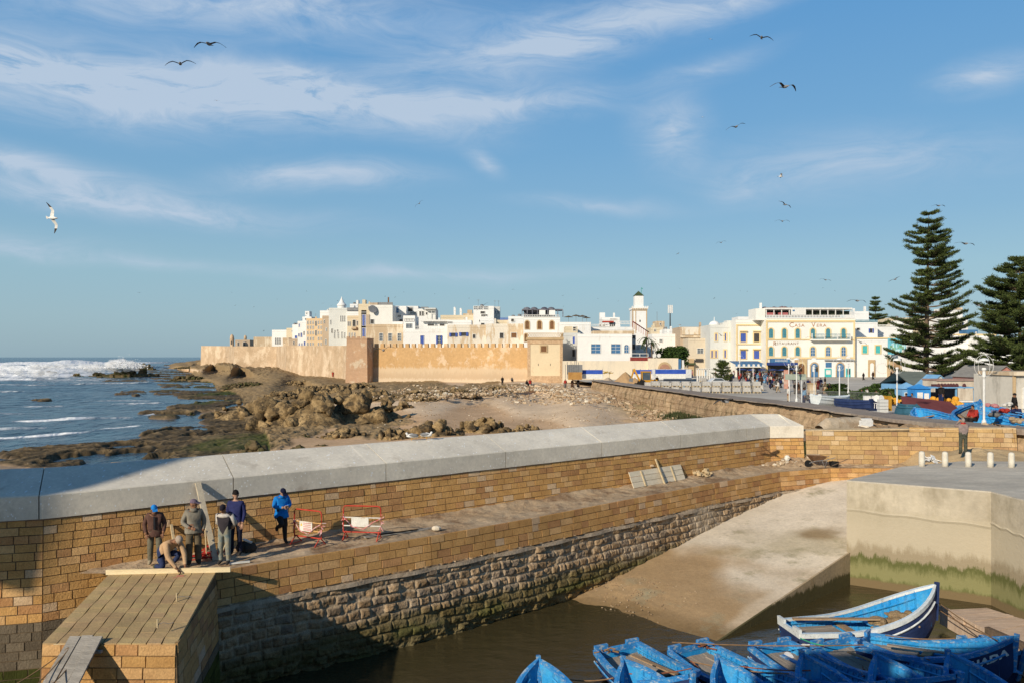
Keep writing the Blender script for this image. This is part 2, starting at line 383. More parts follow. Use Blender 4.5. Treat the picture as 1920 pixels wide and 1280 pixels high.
# lower tier: ledge in smooth blocks over the old rough masonry
LP=[(-8.7,20.3),(-6.66,22.0),(-2.64,25.0),(.7,27.8),(5.2,31.9),(9.3,35.55),(13.5,39.0),(16.6,40.35),(21.5,40.3)]
LW=Path(LP,.1)
def ledgeY(x):
    for a,b in zip(LP,LP[1:]):
        if a[0]<=x<=b[0]: return a[1]+(b[1]-a[1])*(x-a[0])/(b[0]-a[0])
    return LP[0][1] if x<LP[0][0] else LP[-1][1]
B0=Vector((6.56,24.7)); UP=Vector((.65,.76)).normalized()
def rampz(x,y): return .1415*((Vector((x,y))-B0).dot(UP))
lw=thing('terrace_retaining_wall','stepped retaining wall with new ochre blocks over old rough weathered masonry above the dock water','wall')
def zsplit(u):
    i=LW.seg(u); p=LW.P(u,3.25,0,i); return 2.32+.05*math.sin(u*1.7)+.1*max(0,(p.x-6)/10)
mb=MB(); strip(mb,LW,2.15,3.2,off=-.005); mb.build('wall_core',m_mortar,lw)
mb=MB(); blocks(mb,LW,2.29,3.27,.245,(.38,.7),lambda z: stone_rgb(z,(.56,.32,.12)),pr=.02)
mb.build('stone_facing',m_stone,lw)
# rough masonry heightfield
m_rough=M('old_masonry',(1,1,1),(.7,.66,.6),sc=3,rough=.95,bump=1,bsc=14,attr='col',var=.25,big=.15)
uR=LW.u[-3]+1.5
nu,nz_=900,96; U=np.linspace(0,uR,nu); Z=np.linspace(-.5,2.36,nz_)
UU,ZZ=np.meshgrid(U,Z,indexing='ij')
wob=.08*fbm(UU*.5,ZZ*.7,o=3,s=3)+.03*fbm(UU*2,ZZ*2,o=2,s=8)
zc=(ZZ+wob+.5)/.28; row=np.floor(zc); fr=zc-row
cell=.46+.14*(_h(row,row*0,row*0,4)); off=_h(row,row*0+3,row*0,9)*.6
uc=(UU+.1*fbm(UU*1.1,row*3.7,o=2,s=12)+off)/cell; cu=np.floor(uc); fu=uc-cu
j=_h(cu,row,row*0,21)
ed=np.minimum(np.minimum(fu,1-fu)*cell,np.minimum(fr,1-fr)*.28)
gapw=.02+.02*vn(UU*4,ZZ*4,0,33)
prof=smooth(0.0,.06,ed-gapw*.5)
fill=smooth(.15,.6,fbm(UU*.45+3,ZZ*.9,o=3,s=41))
D=.02+prof*(.065+.045*j)+.05*fbm(UU*3,ZZ*3,o=4,s=50)*(.4+prof)+.03*fbm(UU*9,ZZ*9,o=2,s=51)
D=D*(1-fill*.55)+fill*.07
low=smooth(.55,.0,ZZ+.15*fbm(UU*.8,ZZ,o=3,s=60))
D=D-.22*low+low*.16*fbm(UU*1.8,ZZ*2.5,o=4,s=61,ridge=True)
P=np.zeros((nu,nz_,3)); C=np.zeros((nu,nz_,3))
for a in range(nu):
    i=LW.seg(U[a]); t=(U[a]-LW.u[i])/(LW.u[i+1]-LW.u[i]); q=LW.p[i].lerp(LW.p[i+1],t); nv=LW.vn_(i).lerp(LW.vn_(i+1),t)
    d=D[a]-.1*(Z-3.25)+.0
    P[a,:,0]=q.x+nv.x*d; P[a,:,1]=q.y+nv.y*d; P[a,:,2]=Z
j2=_h(cu,row,row*0,77)[...,None]
stone=np.array([.34,.235,.14])*(1+.35*j2)
stone=np.where(_h(cu,row,row*0,78)[...,None]>.45,np.array([.24,.185,.135])*(1+.2*j2),stone)
mort=np.array([.46,.36,.25])*(1+0*j2)
C=stone*prof[...,None]+mort*(1-prof[...,None])
C=C*(1-fill[...,None]*.8)+np.array([.42,.345,.255])*fill[...,None]*.8
alg=smooth(1.25,.75,ZZ+.28*fbm(UU*.5,ZZ*1.2,o=4,s=90))[...,None]
C=C*(1-alg*.8)+np.array([.12,.1,.035])*alg*.8
gr=(smooth(.9,.6,ZZ+.1*fbm(UU,ZZ,o=2,s=95))*smooth(-.1,.3,fbm(UU*.6,ZZ*2,o=3,s=93)))[...,None]
C=C*(1-gr*.55)+np.array([.10,.11,.025])*gr*.55
lo_=(low*smooth(10,17,UU))[...,None]
C=C*(1-lo_*.85)+np.array([.50,.30,.13])*lo_*.85
gridobj('rough_masonry',P,m_rough,{'col':C},smooth=False,parent=lw)
# bed of mortar atop the rough masonry
mb=MB()
for a in np.arange(0,uR,.25):
    b=min(a+.25,uR); i=LW.seg((a+b)/2); r1=.11+.05*math.sin(a*3); r2=.11+.05*math.sin(b*3)
    mb.add([LW.P(a,2.3,-.05,i),LW.P(b,2.3,-.05,i),LW.P(b,2.31,r2,i),LW.P(a,2.31,r1,i),LW.P(b,2.2,r2+.02,i),LW.P(a,2.2,r1+.02,i)],[(0,1,2,3),(3,2,4,5)])
mb.build('mortar_bed',M('pale_mortar',(.42,.34,.25),(.3,.23,.16),sc=4,bump=1,bsc=12),lw)

# terrace floor
m_dirt=M('dirt',(.38,.27,.165),(.50,.38,.25),sc=.9,rough=1,bump=1,bsc=9,c3=(.24,.155,.09),st3=(.7,.7,.7),lo3=.5,hi3=.62,var=.15)
nu,nv=420,44; U=np.linspace(0,1,nu)
mwb=lambda x: 20.6+(x+12.5)*(41.45-20.6)/(13.9+12.5) if x<13.9 else 41.5
P=np.zeros((nu,nv,3))
xs=np.linspace(-11.6,22.5,nu)
for a,x in enumerate(xs):
    y0=ledgeY(x)-.0 if x>-8.6 else 20.66
    y0=y0+.06; y1=mwb(x)+.3
    if x<-8.6: y1=max(y1,y0+.05)
    ys=np.linspace(y0,y1,nv); P[a,:,0]=x; P[a,:,1]=ys
X,Y=P[...,0],P[...,1]
db=np.array([mwb(x) for x in xs])[:,None]-Y; da=Y-np.array([ledgeY(x) if x>-8.6 else 20.6 for x in xs])[:,None]
Zt=3.25+.035*fbm(X*.8,Y*.8,o=4,s=7)+.05*fbm(X*4,Y*4,o=3,s=9)*smooth(0,.6,da)+.22*np.exp(-db/.35)*smooth(-9,-5,X)*(.6+.5*fbm(X*1.2,Y,o=3,s=2))
Zt=np.where(da<.25,3.262-.004+0*Zt,Zt); Zt=3.262*(1-smooth(.15,.5,da))+Zt*smooth(.15,.5,da)
Zt=Zt+np.clip((X-20.2)/3,0,1)*.85
Zt=Zt+.35*np.exp(-((X-14.9)**2/1.6+(Y-41.2)**2/.35))*(1+.5*fbm(X*4,Y*4,o=3,s=4))
P[...,2]=Zt
tag(gridobj('terrace_path',P,m_dirt),kind='structure')

# pier at lower left
pr_=thing('stone_pier','ochre block pier with sloping striped top reaching out from the terrace into the dock','pier')
m_ptop=M('sandy_joint_stone',(.46,.33,.16),(.38,.27,.14),sc=2,bump=.35,bsc=25,attr='col',var=.1)
TL=Vector((-10.75,20.75,3.28)); TR=Vector((-7.95,20.75,3.28)); BL=Vector((-10.02,16.5,2.93)); BR=Vector((-7.16,16.5,2.93))
mb=MB(); rows=13
def TP(a,b): return TL.lerp(TR,a).lerp(BL.lerp(BR,a),b)
c0=random.Random(3)
for r in range(9):            # stripes: joints run along the pier
    a0=.0+r/9; a1=(r+1)/9; n=16
    for q in range(n):
        b0=q/n;b1=(q+1)/n; 
        if q>0: b0+=0
        g=.009 if q>0 else 0; c=.9+.2*c0.random(); cc=(c,c*c0.uniform(.95,1.03),c)
        w0=.004*math.sin(q*1.9+r); w1=.004*math.sin((q+1)*1.9+r)
        ga=.004 if r>0 else 0; gb=.004 if r<8 else 0
        p=[TP(a0+ga+w0*(r>0),b0),TP(a1-gb+w0*(r<8),b0),TP(a1-gb+w1*(r<8),b1-.0015),TP(a0+ga+w1*(r>0),b1-.0015)]
        lift=Vector((0,0,.014+.006*c0.random()))
        mb.add([v+lift for v in p]+[v-Vector((0,0,.08)) for v in p],[(0,1,2,3),(0,4,5,1),(1,5,6,2),(2,6,7,3),(3,7,4,0)],0,cc)
mb.build('top_paving',m_ptop,pr_)
mb=MB(); d3=Vector((0,0,-.05))
fb=.055                        # batter of pier faces
bl=BL+Vector((-.18,-.2,-3.5)); br=BR+Vector((.18,-.2,-3.5)); tr=TR+Vector((.18,.0,-3.9)); tl=TL+Vector((-.18,0,-3.9))
mb.add([TL+d3,TR+d3,BR+d3,BL+d3,tl,tr,br,bl],[(0,1,2,3),(3,2,6,7),(2,1,5,6),(0,3,7,4),(1,0,4,5)])
mb.build('pier_core',m_mortar,pr_)
FP=Path([(BL.x-.0,BL.y),(BR.x,BR.y)],-.0,2.93); FP.b=.055
SP=Path([(BR.x+.0,BR.y),(TR.x+.0,TR.y)],.05,2.93)
mb=MB(); blocks(mb,FP,-.5,2.93,.245,(.45,.8),lambda z: stone_rgb(z,(.54,.31,.115),algae=.6,dark=1.0),pr=.02)
mb.build('stone_facing',m_stone,pr_)
mb=MB(); blocks(mb,SP,-.5,2.96,.247,(.45,.8),lambda z: stone_rgb(z,(.46,.28,.12),algae=1.3,dark=1.5),pr=.02); mb.build('stone_facing',m_stone,pr_)

# slipway
m_slip=M('slipway_concrete',(.70,.60,.46),(.60,.51,.385),sc=.8,rough=.9,bump=.4,bsc=16,attr='col',var=.1,c3=(.34,.29,.18),st3=(.5,.5,.5),lo3=.58,hi3=.7)
E=Vector((.746,.666)); T=Vector((-.76,.65)); ns,nt2=300,170
P=np.zeros((ns,nt2,3)); S=np.linspace(-4.5,21.5,ns)
for a,s_ in enumerate(S):
    p0=B0+E*s_; t=0
    while t<12:
        q=p0+T*t
        if q.y>ledgeY(q.x)+.12: break
        t+=.05
    tt=np.linspace(0,1,nt2)*t; P[a,:,0]=p0.x+T.x*tt; P[a,:,1]=p0.y+T.y*tt
X,Y=P[...,0],P[...,1]; d=(X-B0.x)*UP.x+(Y-B0.y)*UP.y
far=smooth(1.5,6,np.linspace(0,1,nt2)[None,:]*9+0*X)
P[...,2]=.1415*d+.012*fbm(X*2,Y*2,o=4,s=5)-.25*far*smooth(2,-3,d)+.10*far*smooth(5,0,d)*fbm(X*1.1,Y*1.1,o=4,s=15)
wet=smooth(.88,.36,P[...,2]+.5*fbm(X*.35+4,Y*.35,o=4,s=31)-.35*far+.0)
vw=smooth(.22,.02,P[...,2]+.06*fbm(X*.9,Y*.9,o=3,s=34))
C=np.ones(P.shape); C=C*(1-wet[...,None])+np.array([.60,.475,.33])*wet[...,None]
C=C*(1-vw[...,None])+np.array([.35,.27,.17])*vw[...,None]
ol=smooth(1.0,.2,np.hypot((X-12.3)/3.6,(Y-32.0)/2.6)+.9*fbm(X*.5,Y*.5,o=4,s=61))[...,None]
C=C*(1-.5*ol)+np.array([.50,.47,.32])*.5*ol
br_=smooth(.9,.3,np.hypot((X-13.3)/1.6,(Y-33.0)/1.3)+.5*fbm(X,Y,o=3,s=66))[...,None]
C=C*(1-.8*br_)+np.array([.38,.30,.19])*.8*br_
edge=smooth(.9,.4,np.linspace(0,1,nt2)[None,:]*9+.2*vn(X,Y)+0*X)*(1-vw)
C=C*(1-.5*edge[...,None])+np.array([1.0,.98,.95])*.5*edge[...,None]
tag(gridobj('slipway',P,m_slip,{'col':C}),kind='structure')
m_quay=M('quay_concrete',(.47,.41,.31),(.38,.33,.25),sc=.55,rough=.9,bump=.4,bsc=8,attr=None,var=.08,c3=(.30,.255,.18),st3=(1.1,1.1,.5),lo3=.45,hi3=.68)
def tide(m,levels,zo=0):
    """real tide stains: colour bands by height over the water with ragged edges"""
    n,l,b=nodes_of(m); src=b.inputs['Base Color'].links[0].from_socket
    g=n.new('ShaderNodeNewGeometry'); s=n.new('ShaderNodeSeparateXYZ'); l.new(g.outputs['Position'],s.inputs[0])
    nn=n.new('ShaderNodeTexNoise'); nn.inputs['Scale'].default_value=1.1; nn.inputs['Detail'].default_value=12; nn.inputs['Roughness'].default_value=.82
    mp=n.new('ShaderNodeMapping'); mp.inputs['Scale'].default_value=(2.2,2.2,.55); l.new(g.outputs['Position'],mp.inputs[0]); l.new(mp.outputs[0],nn.inputs['Vector'])
    for z,wd,amp,c,st in levels:
        a=n.new('ShaderNodeMath'); a.operation='MULTIPLY_ADD'; l.new(nn.outputs[0],a.inputs[0]); a.inputs[1].default_value=amp; l.new(s.outputs[2],a.inputs[2])
        r=n.new('ShaderNodeMapRange'); r.inputs[1].default_value=z+amp*.5+wd; r.inputs[2].default_value=z+amp*.5; r.inputs[4].default_value=st; l.new(a.outputs[0],r.inputs[0])
        x=n.new('ShaderNodeMix'); x.data_type='RGBA'; l.new(r.outputs[0],x.inputs[0]); l.new(src,x.inputs[6]); x.inputs[7].default_value=(*c,1); src=x.outputs[2]
    l.new(src,b.inputs['Base Color'])
tide(m_quay,[(3.0,.06,.35,(.50,.44,.33),.5),(2.9,.25,.5,(.36,.31,.22),.5),(2.35,.4,.7,(.44,.38,.28),.6),(1.5,.3,1.6,(.22,.17,.10),.65),(1.15,.14,1.5,(.085,.095,.025),.9),(.75,.3,1.6,(.25,.235,.11),.75),(.3,.15,1.3,(.09,.10,.03),.75),(.26,.1,.25,(.17,.12,.065),.9)])
m_sside=M('slipway_side',(.42,.32,.2),(.33,.26,.165),sc=1.2,bump=.5,bsc=9,c3=(.30,.22,.12),st3=(2,2,.3))
tide(m_sside,[(.45,.1,1.1,(.06,.055,.02),.9)])
mb=MB()
for q in range(30):
    s0=-4.5+q*(13.7/30); s1=s0+13.7/30-.0
    a=B0+E*s0; b=B0+E*s1; za=rampz(*a)+.01; zb2=rampz(*b)+.01
    nn=Vector((E.y,-E.x))*.06
    mb.add([(a.x,a.y,-1.6),(b.x,b.y,-1.6),(b.x,b.y,zb2),(a.x,a.y,za),(a.x+nn.x,a.y+nn.y,-1.6),(b.x+nn.x,b.y+nn.y,-1.6),(b.x+nn.x,b.y+nn.y,zb2-.012),(a.x+nn.x,a.y+nn.y,za-.012)],[(4,5,6,7),(3,2,6,7)])
tag(mb.build('slipway_edge_wall',m_sside),'sloping concrete edge wall of the slipway streaked with dark algae','wall')
# quay
q_=thing('concrete_quay','square concrete quay block with green tide stains standing in the dock','quay')
QP=[(13.35,30.85),(17.5,28.25),(17.6,26.4),(17.5,14),(60,14),(60,30),(60,34.9),(21.2,36.5),(17.4,34.6)]
mb=MB()
n=len(QP); vs=[(x,y,-1.5) for x,y in QP]+[(x,y,3.9) for x,y in QP]
fs=[(i,(i+1)%n,(i+1)%n+n,i+n) for i in range(n)]
mb.add(vs,fs); ins=[(x,y,4.11) for x,y in QP]
mb.add([(x,y,3.9) for x,y in QP]+[(x,y,4.1) for x,y in QP],[(i,(i+1)%n,(i+1)%n+n,i+n) for i in range(n)])
mb.build('quay_wall',m_quay,q_)
for (a_,b_) in ((QP[0],QP[1]),(QP[1],QP[2])):
    d_=Vector((b_[0]-a_[0],b_[1]-a_[1])); Lq=d_.length; d_.normalize(); n_q=Vector((d_.y,-d_.x)) if d_.x>.5 else Vector((-1,0)); mb=MB(); k_=26
    for i_ in range(k_):
        u_=i_/k_; v_=(i_+1)/k_; za=3.0-.12*u_+.025*math.sin(u_*17); zb3=3.0-.12*v_+.025*math.sin(v_*17); p_=lambda w,o,z:(a_[0]+d_.x*Lq*w+n_q.x*o,a_[1]+d_.y*Lq*w+n_q.y*o,z)
        mb.add([p_(u_,.0,za-.1),p_(v_,.0,zb3-.1),p_(v_,.035,zb3-.01),p_(u_,.035,za-.01),p_(v_,0,zb3+.03),p_(u_,0,za+.03)],[(0,1,2,3),(3,2,4,5)])
    mb.build('pour_ledge',m_quay,q_)
m_qtop=M('quay_top',(.58,.52,.42),(.46,.41,.335),sc=.7,rough=.9,bump=.35,bsc=10,st=(1,2.2,1),c3=(.45,.41,.34),st3=(.5,1.6,1),lo3=.5,hi3=.62)
mb=MB(); mb.add([(x,y,4.1) for x,y in QP]+[(x*.9985+.02,y,4.15) for x,y in QP],[tuple(range(n,2*n))]+[(i,(i+1)%n,(i+1)%n+n,i+n) for i in range(n)])
mb.build('quay_deck',m_qtop,q_)
# sand behind the quay
m_sandh=M('ochre_sand',(.50,.37,.21),(.42,.30,.165),sc=1.5,rough=1,bump=.7,bsc=12,var=.12)
n1,n2_=160,90; xs=np.linspace(20.6,46,n1); P=np.zeros((n1,n2_,3))
for a,x in enumerate(xs):
    ytop=41.6 if x<26.7 else 60
    ys=np.linspace(34.7 if x>24 else 36.2-(x-20.6)*.4,ytop,n2_); P[a,:,0]=x;P[a,:,1]=ys
X,Y=P[...,0],P[...,1]
P[...,2]=4.09+.03*fbm(X*1,Y*1,o=4,s=3)+(.32*np.exp(-((X-22.9)**2/1.2+(Y-38.6)**2/1.5))+.22*np.exp(-((X-25)**2/2.5+(Y-39.3)**2/1.2)))*(1+.5*fbm(X*2.5,Y*2.5,o=3,s=6))
P[...,2]*=1; P[...,2]-=smooth(21.8,20.6,X)*.7
tag(gridobj('sandy_ground',P,m_sandh),kind='structure')

# harbour water
def water(name,c,rough,bs,bd,stretch,spec=.5):
    m=bpy.data.materials.new(name); m.use_nodes=True; n,l,b=nodes_of(m)
    b.inputs['Base Color'].default_value=(*c,1); b.inputs['Roughness'].default_value=rough; b.inputs['Specular IOR Level'].default_value=spec
    co=n.new('ShaderNodeTexCoord'); mp=n.new('ShaderNodeMapping'); mp.inputs['Scale'].default_value=stretch; l.new(co.outputs['Object'],mp.inputs[0])
    x=n.new('ShaderNodeTexNoise'); x.inputs['Scale'].default_value=bs; x.inputs['Detail'].default_value=6; x.inputs['Roughness'].default_value=.55; l.new(mp.outputs[0],x.inputs['Vector'])
    bp=n.new('ShaderNodeBump'); bp.inputs['Strength'].default_value=.6; bp.inputs['Distance'].default_value=bd; l.new(x.outputs[0],bp.inputs['Height']); l.new(bp.outputs[0],b.inputs['Normal'])
    m['_b']=1; return m
m_hw=water('dock_water',(.050,.040,.018),.07,1.3,.09,(1,1.6,1),.4)
HP=[(-25,6),(60,6),(60,40),(21.3,40.6),(16.6,40.6),(13.6,41.2),(-4.8,26.9),(-12.5,20.9),(-25,17.4)]
mb=MB(); mb.add([(x,y,0) for x,y in HP],[tuple(range(len(HP)))]); tag(mb.build('dock_water',m_hw),kind='structure')
# ================= SHORE, SEA, ROCKS, PROMENADE WALL
def rows(py0,py1,n): return np.geomspace(CZ*F/(py0-HY),CZ*F/(py1-HY),n)
# promenade sea wall polyline (cap seaward edge)
PW=[(27.2,39.6,5.3),(25.6,43.8,5.22),(24.5,48,5.18),(23.9,52.5,5.12),(23.7,60,5.05),(23.2,68.3,5.0),(21.9,76,4.95),(20.9,82,4.9),(20.1,94,4.85),(17.2,117,4.8),(15.0,145,4.75)]
def pwx(y):
    ys=[p[1] for p in PW]; return np.interp(y,ys,[p[0] for p in PW])
beachpts=[(0,690,-2),(0,740,-1.6),(0,800,-1.1),(0,850,-.55),(0,888,.35),(0,876,.2),(100,872,.3),(200,862,.28),(300,858,.35),(350,850,.35),(60,880,.35),(130,884,.4),(-150,760,-2),(-150,860,-.6),(-150,900,.35),(150,720,-2),(260,750,-1.3),(200,820,-.8),(100,845,-.45),(60,866,-.1),(150,872,.3),
 (330,735,-.6),(330,700,-1.2),(360,760,-.35),(250,790,-.7),(330,790,-.15),(250,874,.3),(430,852,.45),(600,828,.7),(380,722,.05),(420,745,.1),(300,845,.12),(420,820,.15),(180,838,-.05),(340,770,-.12),
 (700,800,.8),(900,780,1.1),(1000,810,1.1),(1200,790,1.4),(1280,790,1.7),(1400,790,1.5),(1000,745,1.7),(1100,722,3.0),(1200,750,2.2),(990,716,3.5),(850,710,3.0),(720,712,2.7),(600,706,2.8),(520,694,3.6),(440,684,4.8),(380,679,5.2),(345,684,3.2),(360,679,4.2),(400,690,3.6),(420,684,4.8),(460,690,3.6),(370,688,3.0),(400,680,5.2),
 (300,678,-1),(350,700,.2),(450,712,.9),(560,735,.9),(1060,722,3.3),(1130,722,3.0),(400,700,1.0),(250,700,-1.6),(100,676,-3),(300,672.5,-4),(340,674.5,2.0),(375,675,5.2),(356,674.5,3.6),(-100,672,-4)]
nr,nc=620,760
PY=np.linspace(0,1,nr)**1.0; PYv=673.2+(905-673.2)*(np.linspace(0,1,nr)**1.35)
PXv=np.linspace(-260,1560,nc); PX,PYY=np.meshgrid(PXv,PYv,indexing='xy')
Z0=idw(PX,PYY*2.2-HY*1.2*1.0,[(a,b*2.2-HY*1.2,c) for a,b,c in beachpts],3.2)
Y=CZ*F/(PYY-HY); Y=(CZ-np.clip(Z0,0,7.2))*F/(PYY-HY); Y=np.maximum.accumulate(Y[::-1],axis=0)[::-1]
Y=np.minimum(Y,900)
X=(PX-960)/F*Y
def ell(px,py,rx,ry): 
    return np.clip(1-(((PX-px)/rx)**2+((PYY-py)/ry)**2),0,1)
# reef flats, raised above the water, and rough ground
reef=0
xtra=[(600,715,220,16,1),(520,740,150,26,1),(400,738,90,14,.9),(150,852,200,14,1),(330,840,160,20,1),(480,790,120,18,1),(700,735,120,16,1),(380,765,70,8,.8),(450,830,110,20,1),(240,715,60,4,.6),(60,752,40,3,.5)]
for (a,b,rx,ry,s) in [(430,715,150,22,1),(560,735,110,20,1),(330,735,60,8,.7),(250,738,45,5,.6),(470,755,110,10,.9),(240,848,190,17,1),(90,868,110,9,.8),(380,818,130,22,1),(520,808,100,16,1),(310,775,60,7,.7),(300,782,40,4,.5),(700,812,60,14,.7),(300,700,60,14,.7),(420,705,90,10,.8),(640,790,140,16,1),(640,730,240,26,1),(450,690,90,10,1),(360,684,60,9,1),(560,700,130,10,1),(820,735,140,13,1),(930,724,70,8,.7),(150,865,60,7,.8),(480,868,60,6,.6)]+xtra:
    reef=np.maximum(reef,s*np.sqrt(ell(a,b,rx,ry)))
nn_=fbm(X*.22,Y*.12,o=5,s=3); nb=fbm(X*.9,Y*.5,o=5,s=13,ridge=True)
rf=smooth(.15,.55,reef+.45*nn_)
nb=nb+.6*fbm(X*2.2,Y*1.2,o=4,s=19,ridge=True)
Z=Z0+.05*fbm(X*.2,Y*.2,o=3,s=1)
hr=.28+.9*smooth(640,500,PYY*0+PX*0+600)*0
Z=np.where(Z0<.5,Z*(1-rf)+rf*(.14+.30*np.clip(nn_+.35,0,2)+.16*nb),Z+rf*(.25*nb+.5*np.clip(nn_,0,1)))
pools=smooth(.12,.3,fbm(X*.35+9,Y*.16,o=4,s=77))*(Z0<.5)
Z=Z-pools*rf*.5
up=smooth(706,690,PYY)*smooth(330,400,PX)*smooth(760,640,PX)
Z=Z+up*rf*(.9*nb+.5)
# tide flat near the coping is smooth sand
sand=1-rf
dry=smooth(1.25,1.6,Z0)*(1-rf)
rub=smooth(760,735,PYY+10*nn_)*smooth(860,960,PX)*smooth(3.4,2.0,abs(Z0-2.6)*3)*(1-rf)
C=np.zeros(Z.shape+(3,))
wetc=np.array([.27,.19,.12]); dryc=np.array([.68,.51,.34]); midc=np.array([.56,.375,.22])
wetm=smooth(.55,.05,Z0)[...,None]
C=midc*(1-dry[...,None])+dryc*dry[...,None]; C=C*(1-wetm)+wetc*wetm
pinkish=smooth(.3,.5,Z)*smooth(.9,.5,Z)
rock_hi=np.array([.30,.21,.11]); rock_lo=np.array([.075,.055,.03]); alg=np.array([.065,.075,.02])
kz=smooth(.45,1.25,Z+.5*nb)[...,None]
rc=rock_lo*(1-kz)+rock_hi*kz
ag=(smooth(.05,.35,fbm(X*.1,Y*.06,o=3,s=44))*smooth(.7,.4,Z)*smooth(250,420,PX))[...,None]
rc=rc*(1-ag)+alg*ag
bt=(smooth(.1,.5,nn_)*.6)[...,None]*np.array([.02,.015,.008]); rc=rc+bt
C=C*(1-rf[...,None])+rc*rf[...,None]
# weed and stones along the foot of the promenade wall
dw=pwx(Y)-X
wd=(smooth(7,1.5,dw+3*nn_)*smooth(150,100,Y))[...,None]
C=C*(1-wd*.75)+np.array([.30,.22,.09])*wd*.75
wd2=(smooth(4,0,dw+2*nb)*smooth(110,85,Y))[...,None]
C=C*(1-wd2*.85)+np.array([.06,.065,.03])*wd2*.85
Z=Z+wd[...,0]*.5
P=np.stack([X,Y,Z],-1)
m_beach=M('shore_ground',(1,1,1),(.82,.8,.78),sc=.35,rough=.9,bump=1.0,bsc=2.6,attr='col',var=.16,big=.06)
n_,l_,b_=nodes_of(m_beach)   # wet sheen where dark
_a=n_.new('ShaderNodeAttribute'); _a.attribute_name='wet'; _r=n_.new('ShaderNodeMapRange'); _r.inputs[3].default_value=.95; _r.inputs[4].default_value=.42; l_.new(_a.outputs['Fac'],_r.inputs[0]); l_.new(_r.outputs[0],b_.inputs['Roughness'])
beach=tag(gridobj('beach',P,m_beach,{'col':C,'wet':smooth(.45,.05,Z)*(1-.5*rf)}),kind='structure')
def groundz(x,y):
    px=x/y*F+960; j=np.clip(np.interp(px,PXv,np.arange(nc)),0,nc-1); jj=int(j)
    col=Y[:,jj]; zc=Z[:,jj]; return float(np.interp(-y,-col,zc))
def shore(px,py):
    """ground point seen at photo position"""
    z=1.0
    for _ in range(6):
        p=G(px,py,z); z=.5*z+.5*groundz(p.x,p.y)
    p=G(px,py,z); return p
# deep ground sheet to the horizon (under sea and land)
mb=MB(); mb.add([(-40000,30,-6),(40000,30,-6),(40000,45000,-6),(-40000,45000,-6)],[(0,1,2,3)]); tag(mb.build('seabed',M('seabed',(.2,.16,.1),sc=.05)),kind='structure')
mb=MB(); mb.add([(-400,-300,-1.7),(400,-300,-1.7),(400,46,-1.7),(-400,46,-1.7)],[(0,1,2,3)]); tag(mb.build('ground',M('harbour_bed',(.1,.08,.05),sc=.3)),kind='structure')

# sea
nr2,nc2=900,620
Yr=np.concatenate([np.geomspace(46,1500,nr2-60),np.geomspace(1530,42000,60)])
PX2=np.linspace(-420,1000,nc2)
X2,Y2=np.meshgrid((PX2-960)/F,Yr,indexing='xy'); X2=X2*Y2
PYs=HY+CZ*F/Y2; PXs=X2/Y2*F+960
wv=0
for (a,L,A,s) in [(.25,42,.5,1),(.1,23,.36,2),(.5,11,.26,3),(-.2,6,.15,4),(.7,3.2,.08,5),(-.5,1.9,.045,6)]:
    ph=(Y2*math.cos(a)+X2*math.sin(a))/L*2*math.pi+2.2*fbm(X2/L*.35,Y2/L*.35,o=2,s=s)*2
    wv=wv+A*(1-np.abs(np.sin(ph/2)))*(.6+.6*vn(X2/L/2,Y2/L/3,0,s+9))
calm=smooth(60,260,Y2)*.62+.38
ampS=calm*smooth(1500,600,Y2)
Zs=-.12+wv*ampS
foam=np.zeros(Zs.shape)
# breakers
def crest(pts,h,wd,fo,trail):
    global Zs,foam
    xs=[p[0] for p in pts]; cy=np.interp(PXs,xs,[p[1] for p in pts]); yc=CZ*F/(cy-HY)
    yc=yc+ (3+.02*yc)*fbm(X2*.03,X2*0+h,o=3,s=int(h*10))
    ew=max(14,(xs[-1]-xs[0])*.3); m=smooth(xs[0]-ew,xs[0]+ew,PXs)*smooth(xs[-1]+ew,xs[-1]-ew,PXs)
    d=Y2-yc; am=(.65+.5*fbm(X2*.045,X2*0,o=3,s=int(h*7)+3))
    Zs=Zs+m*h*am*np.exp(-(d/wd)**2*np.where(d<0,2.2,.5))
    foam=np.maximum(foam,m*fo*np.exp(-(np.where(d>0,d/(wd*.9),d/trail))**2))
crest([(-300,690),(0,694),(120,694),(290,690)],4.2,9,1.0,30)
crest([(-300,684),(0,683),(200,682),(330,680)],5.2,16,1.0,60)
crest([(-300,700),(0,703),(90,704),(210,701)],1.9,7,1.0,40)
crest([(-300,711),(60,712),(130,710)],1.3,5,.8,14)
crest([(300,688),(420,689)],1.5,8,.9,14)
crest([(20,792),(90,791),(170,786)],.38,1.2,.95,2.2)
crest([(-50,820),(60,815),(170,808),(180,805)],.26,.8,.9,1.5)
crest([(180,806),(280,797)],.2,.8,.75,1.3)
crest([(265,778),(330,770),(370,766)],.25,.9,.9,1.6)
crest([(-60,747),(60,745),(200,741)],.3,2,.45,3)
for q_,(x0_,x1_,yy_) in enumerate([(-200,150,725),(100,330,721),(-100,90,735),(150,300,752),(20,140,762),(-80,60,775),(200,330,756),(60,240,712),(330,420,762),(-60,110,803),(110,260,783)]): crest([(x0_,yy_),((x0_+x1_)/2,yy_-1.5),(x1_,yy_-2)],.25,1.5,.62,3)
foam=np.maximum(foam,.82*np.clip(1-((PXs-60)/260)**2-((PYs-697)/24)**2,0,1)**.5*(.75+.5*fbm(X2*.05,Y2*.02,o=3,s=8)))
foam=np.maximum(foam,.5*smooth(.15,.5,fbm(X2*.05,Y2*.03,o=4,s=18))*smooth(900,760,PYs*0+PYs)*smooth(672,690,PYs)*smooth(860,800,PYs))
Zs=Zs+.9*smooth(.55,.9,foam)*smooth(220,330,Y2)*fbm(X2*.18,Y2*.09,o=4,s=28)
m_sea=water('sea_water',(.022,.062,.088),.16,.42,1.6,(1,.5,1),.22)
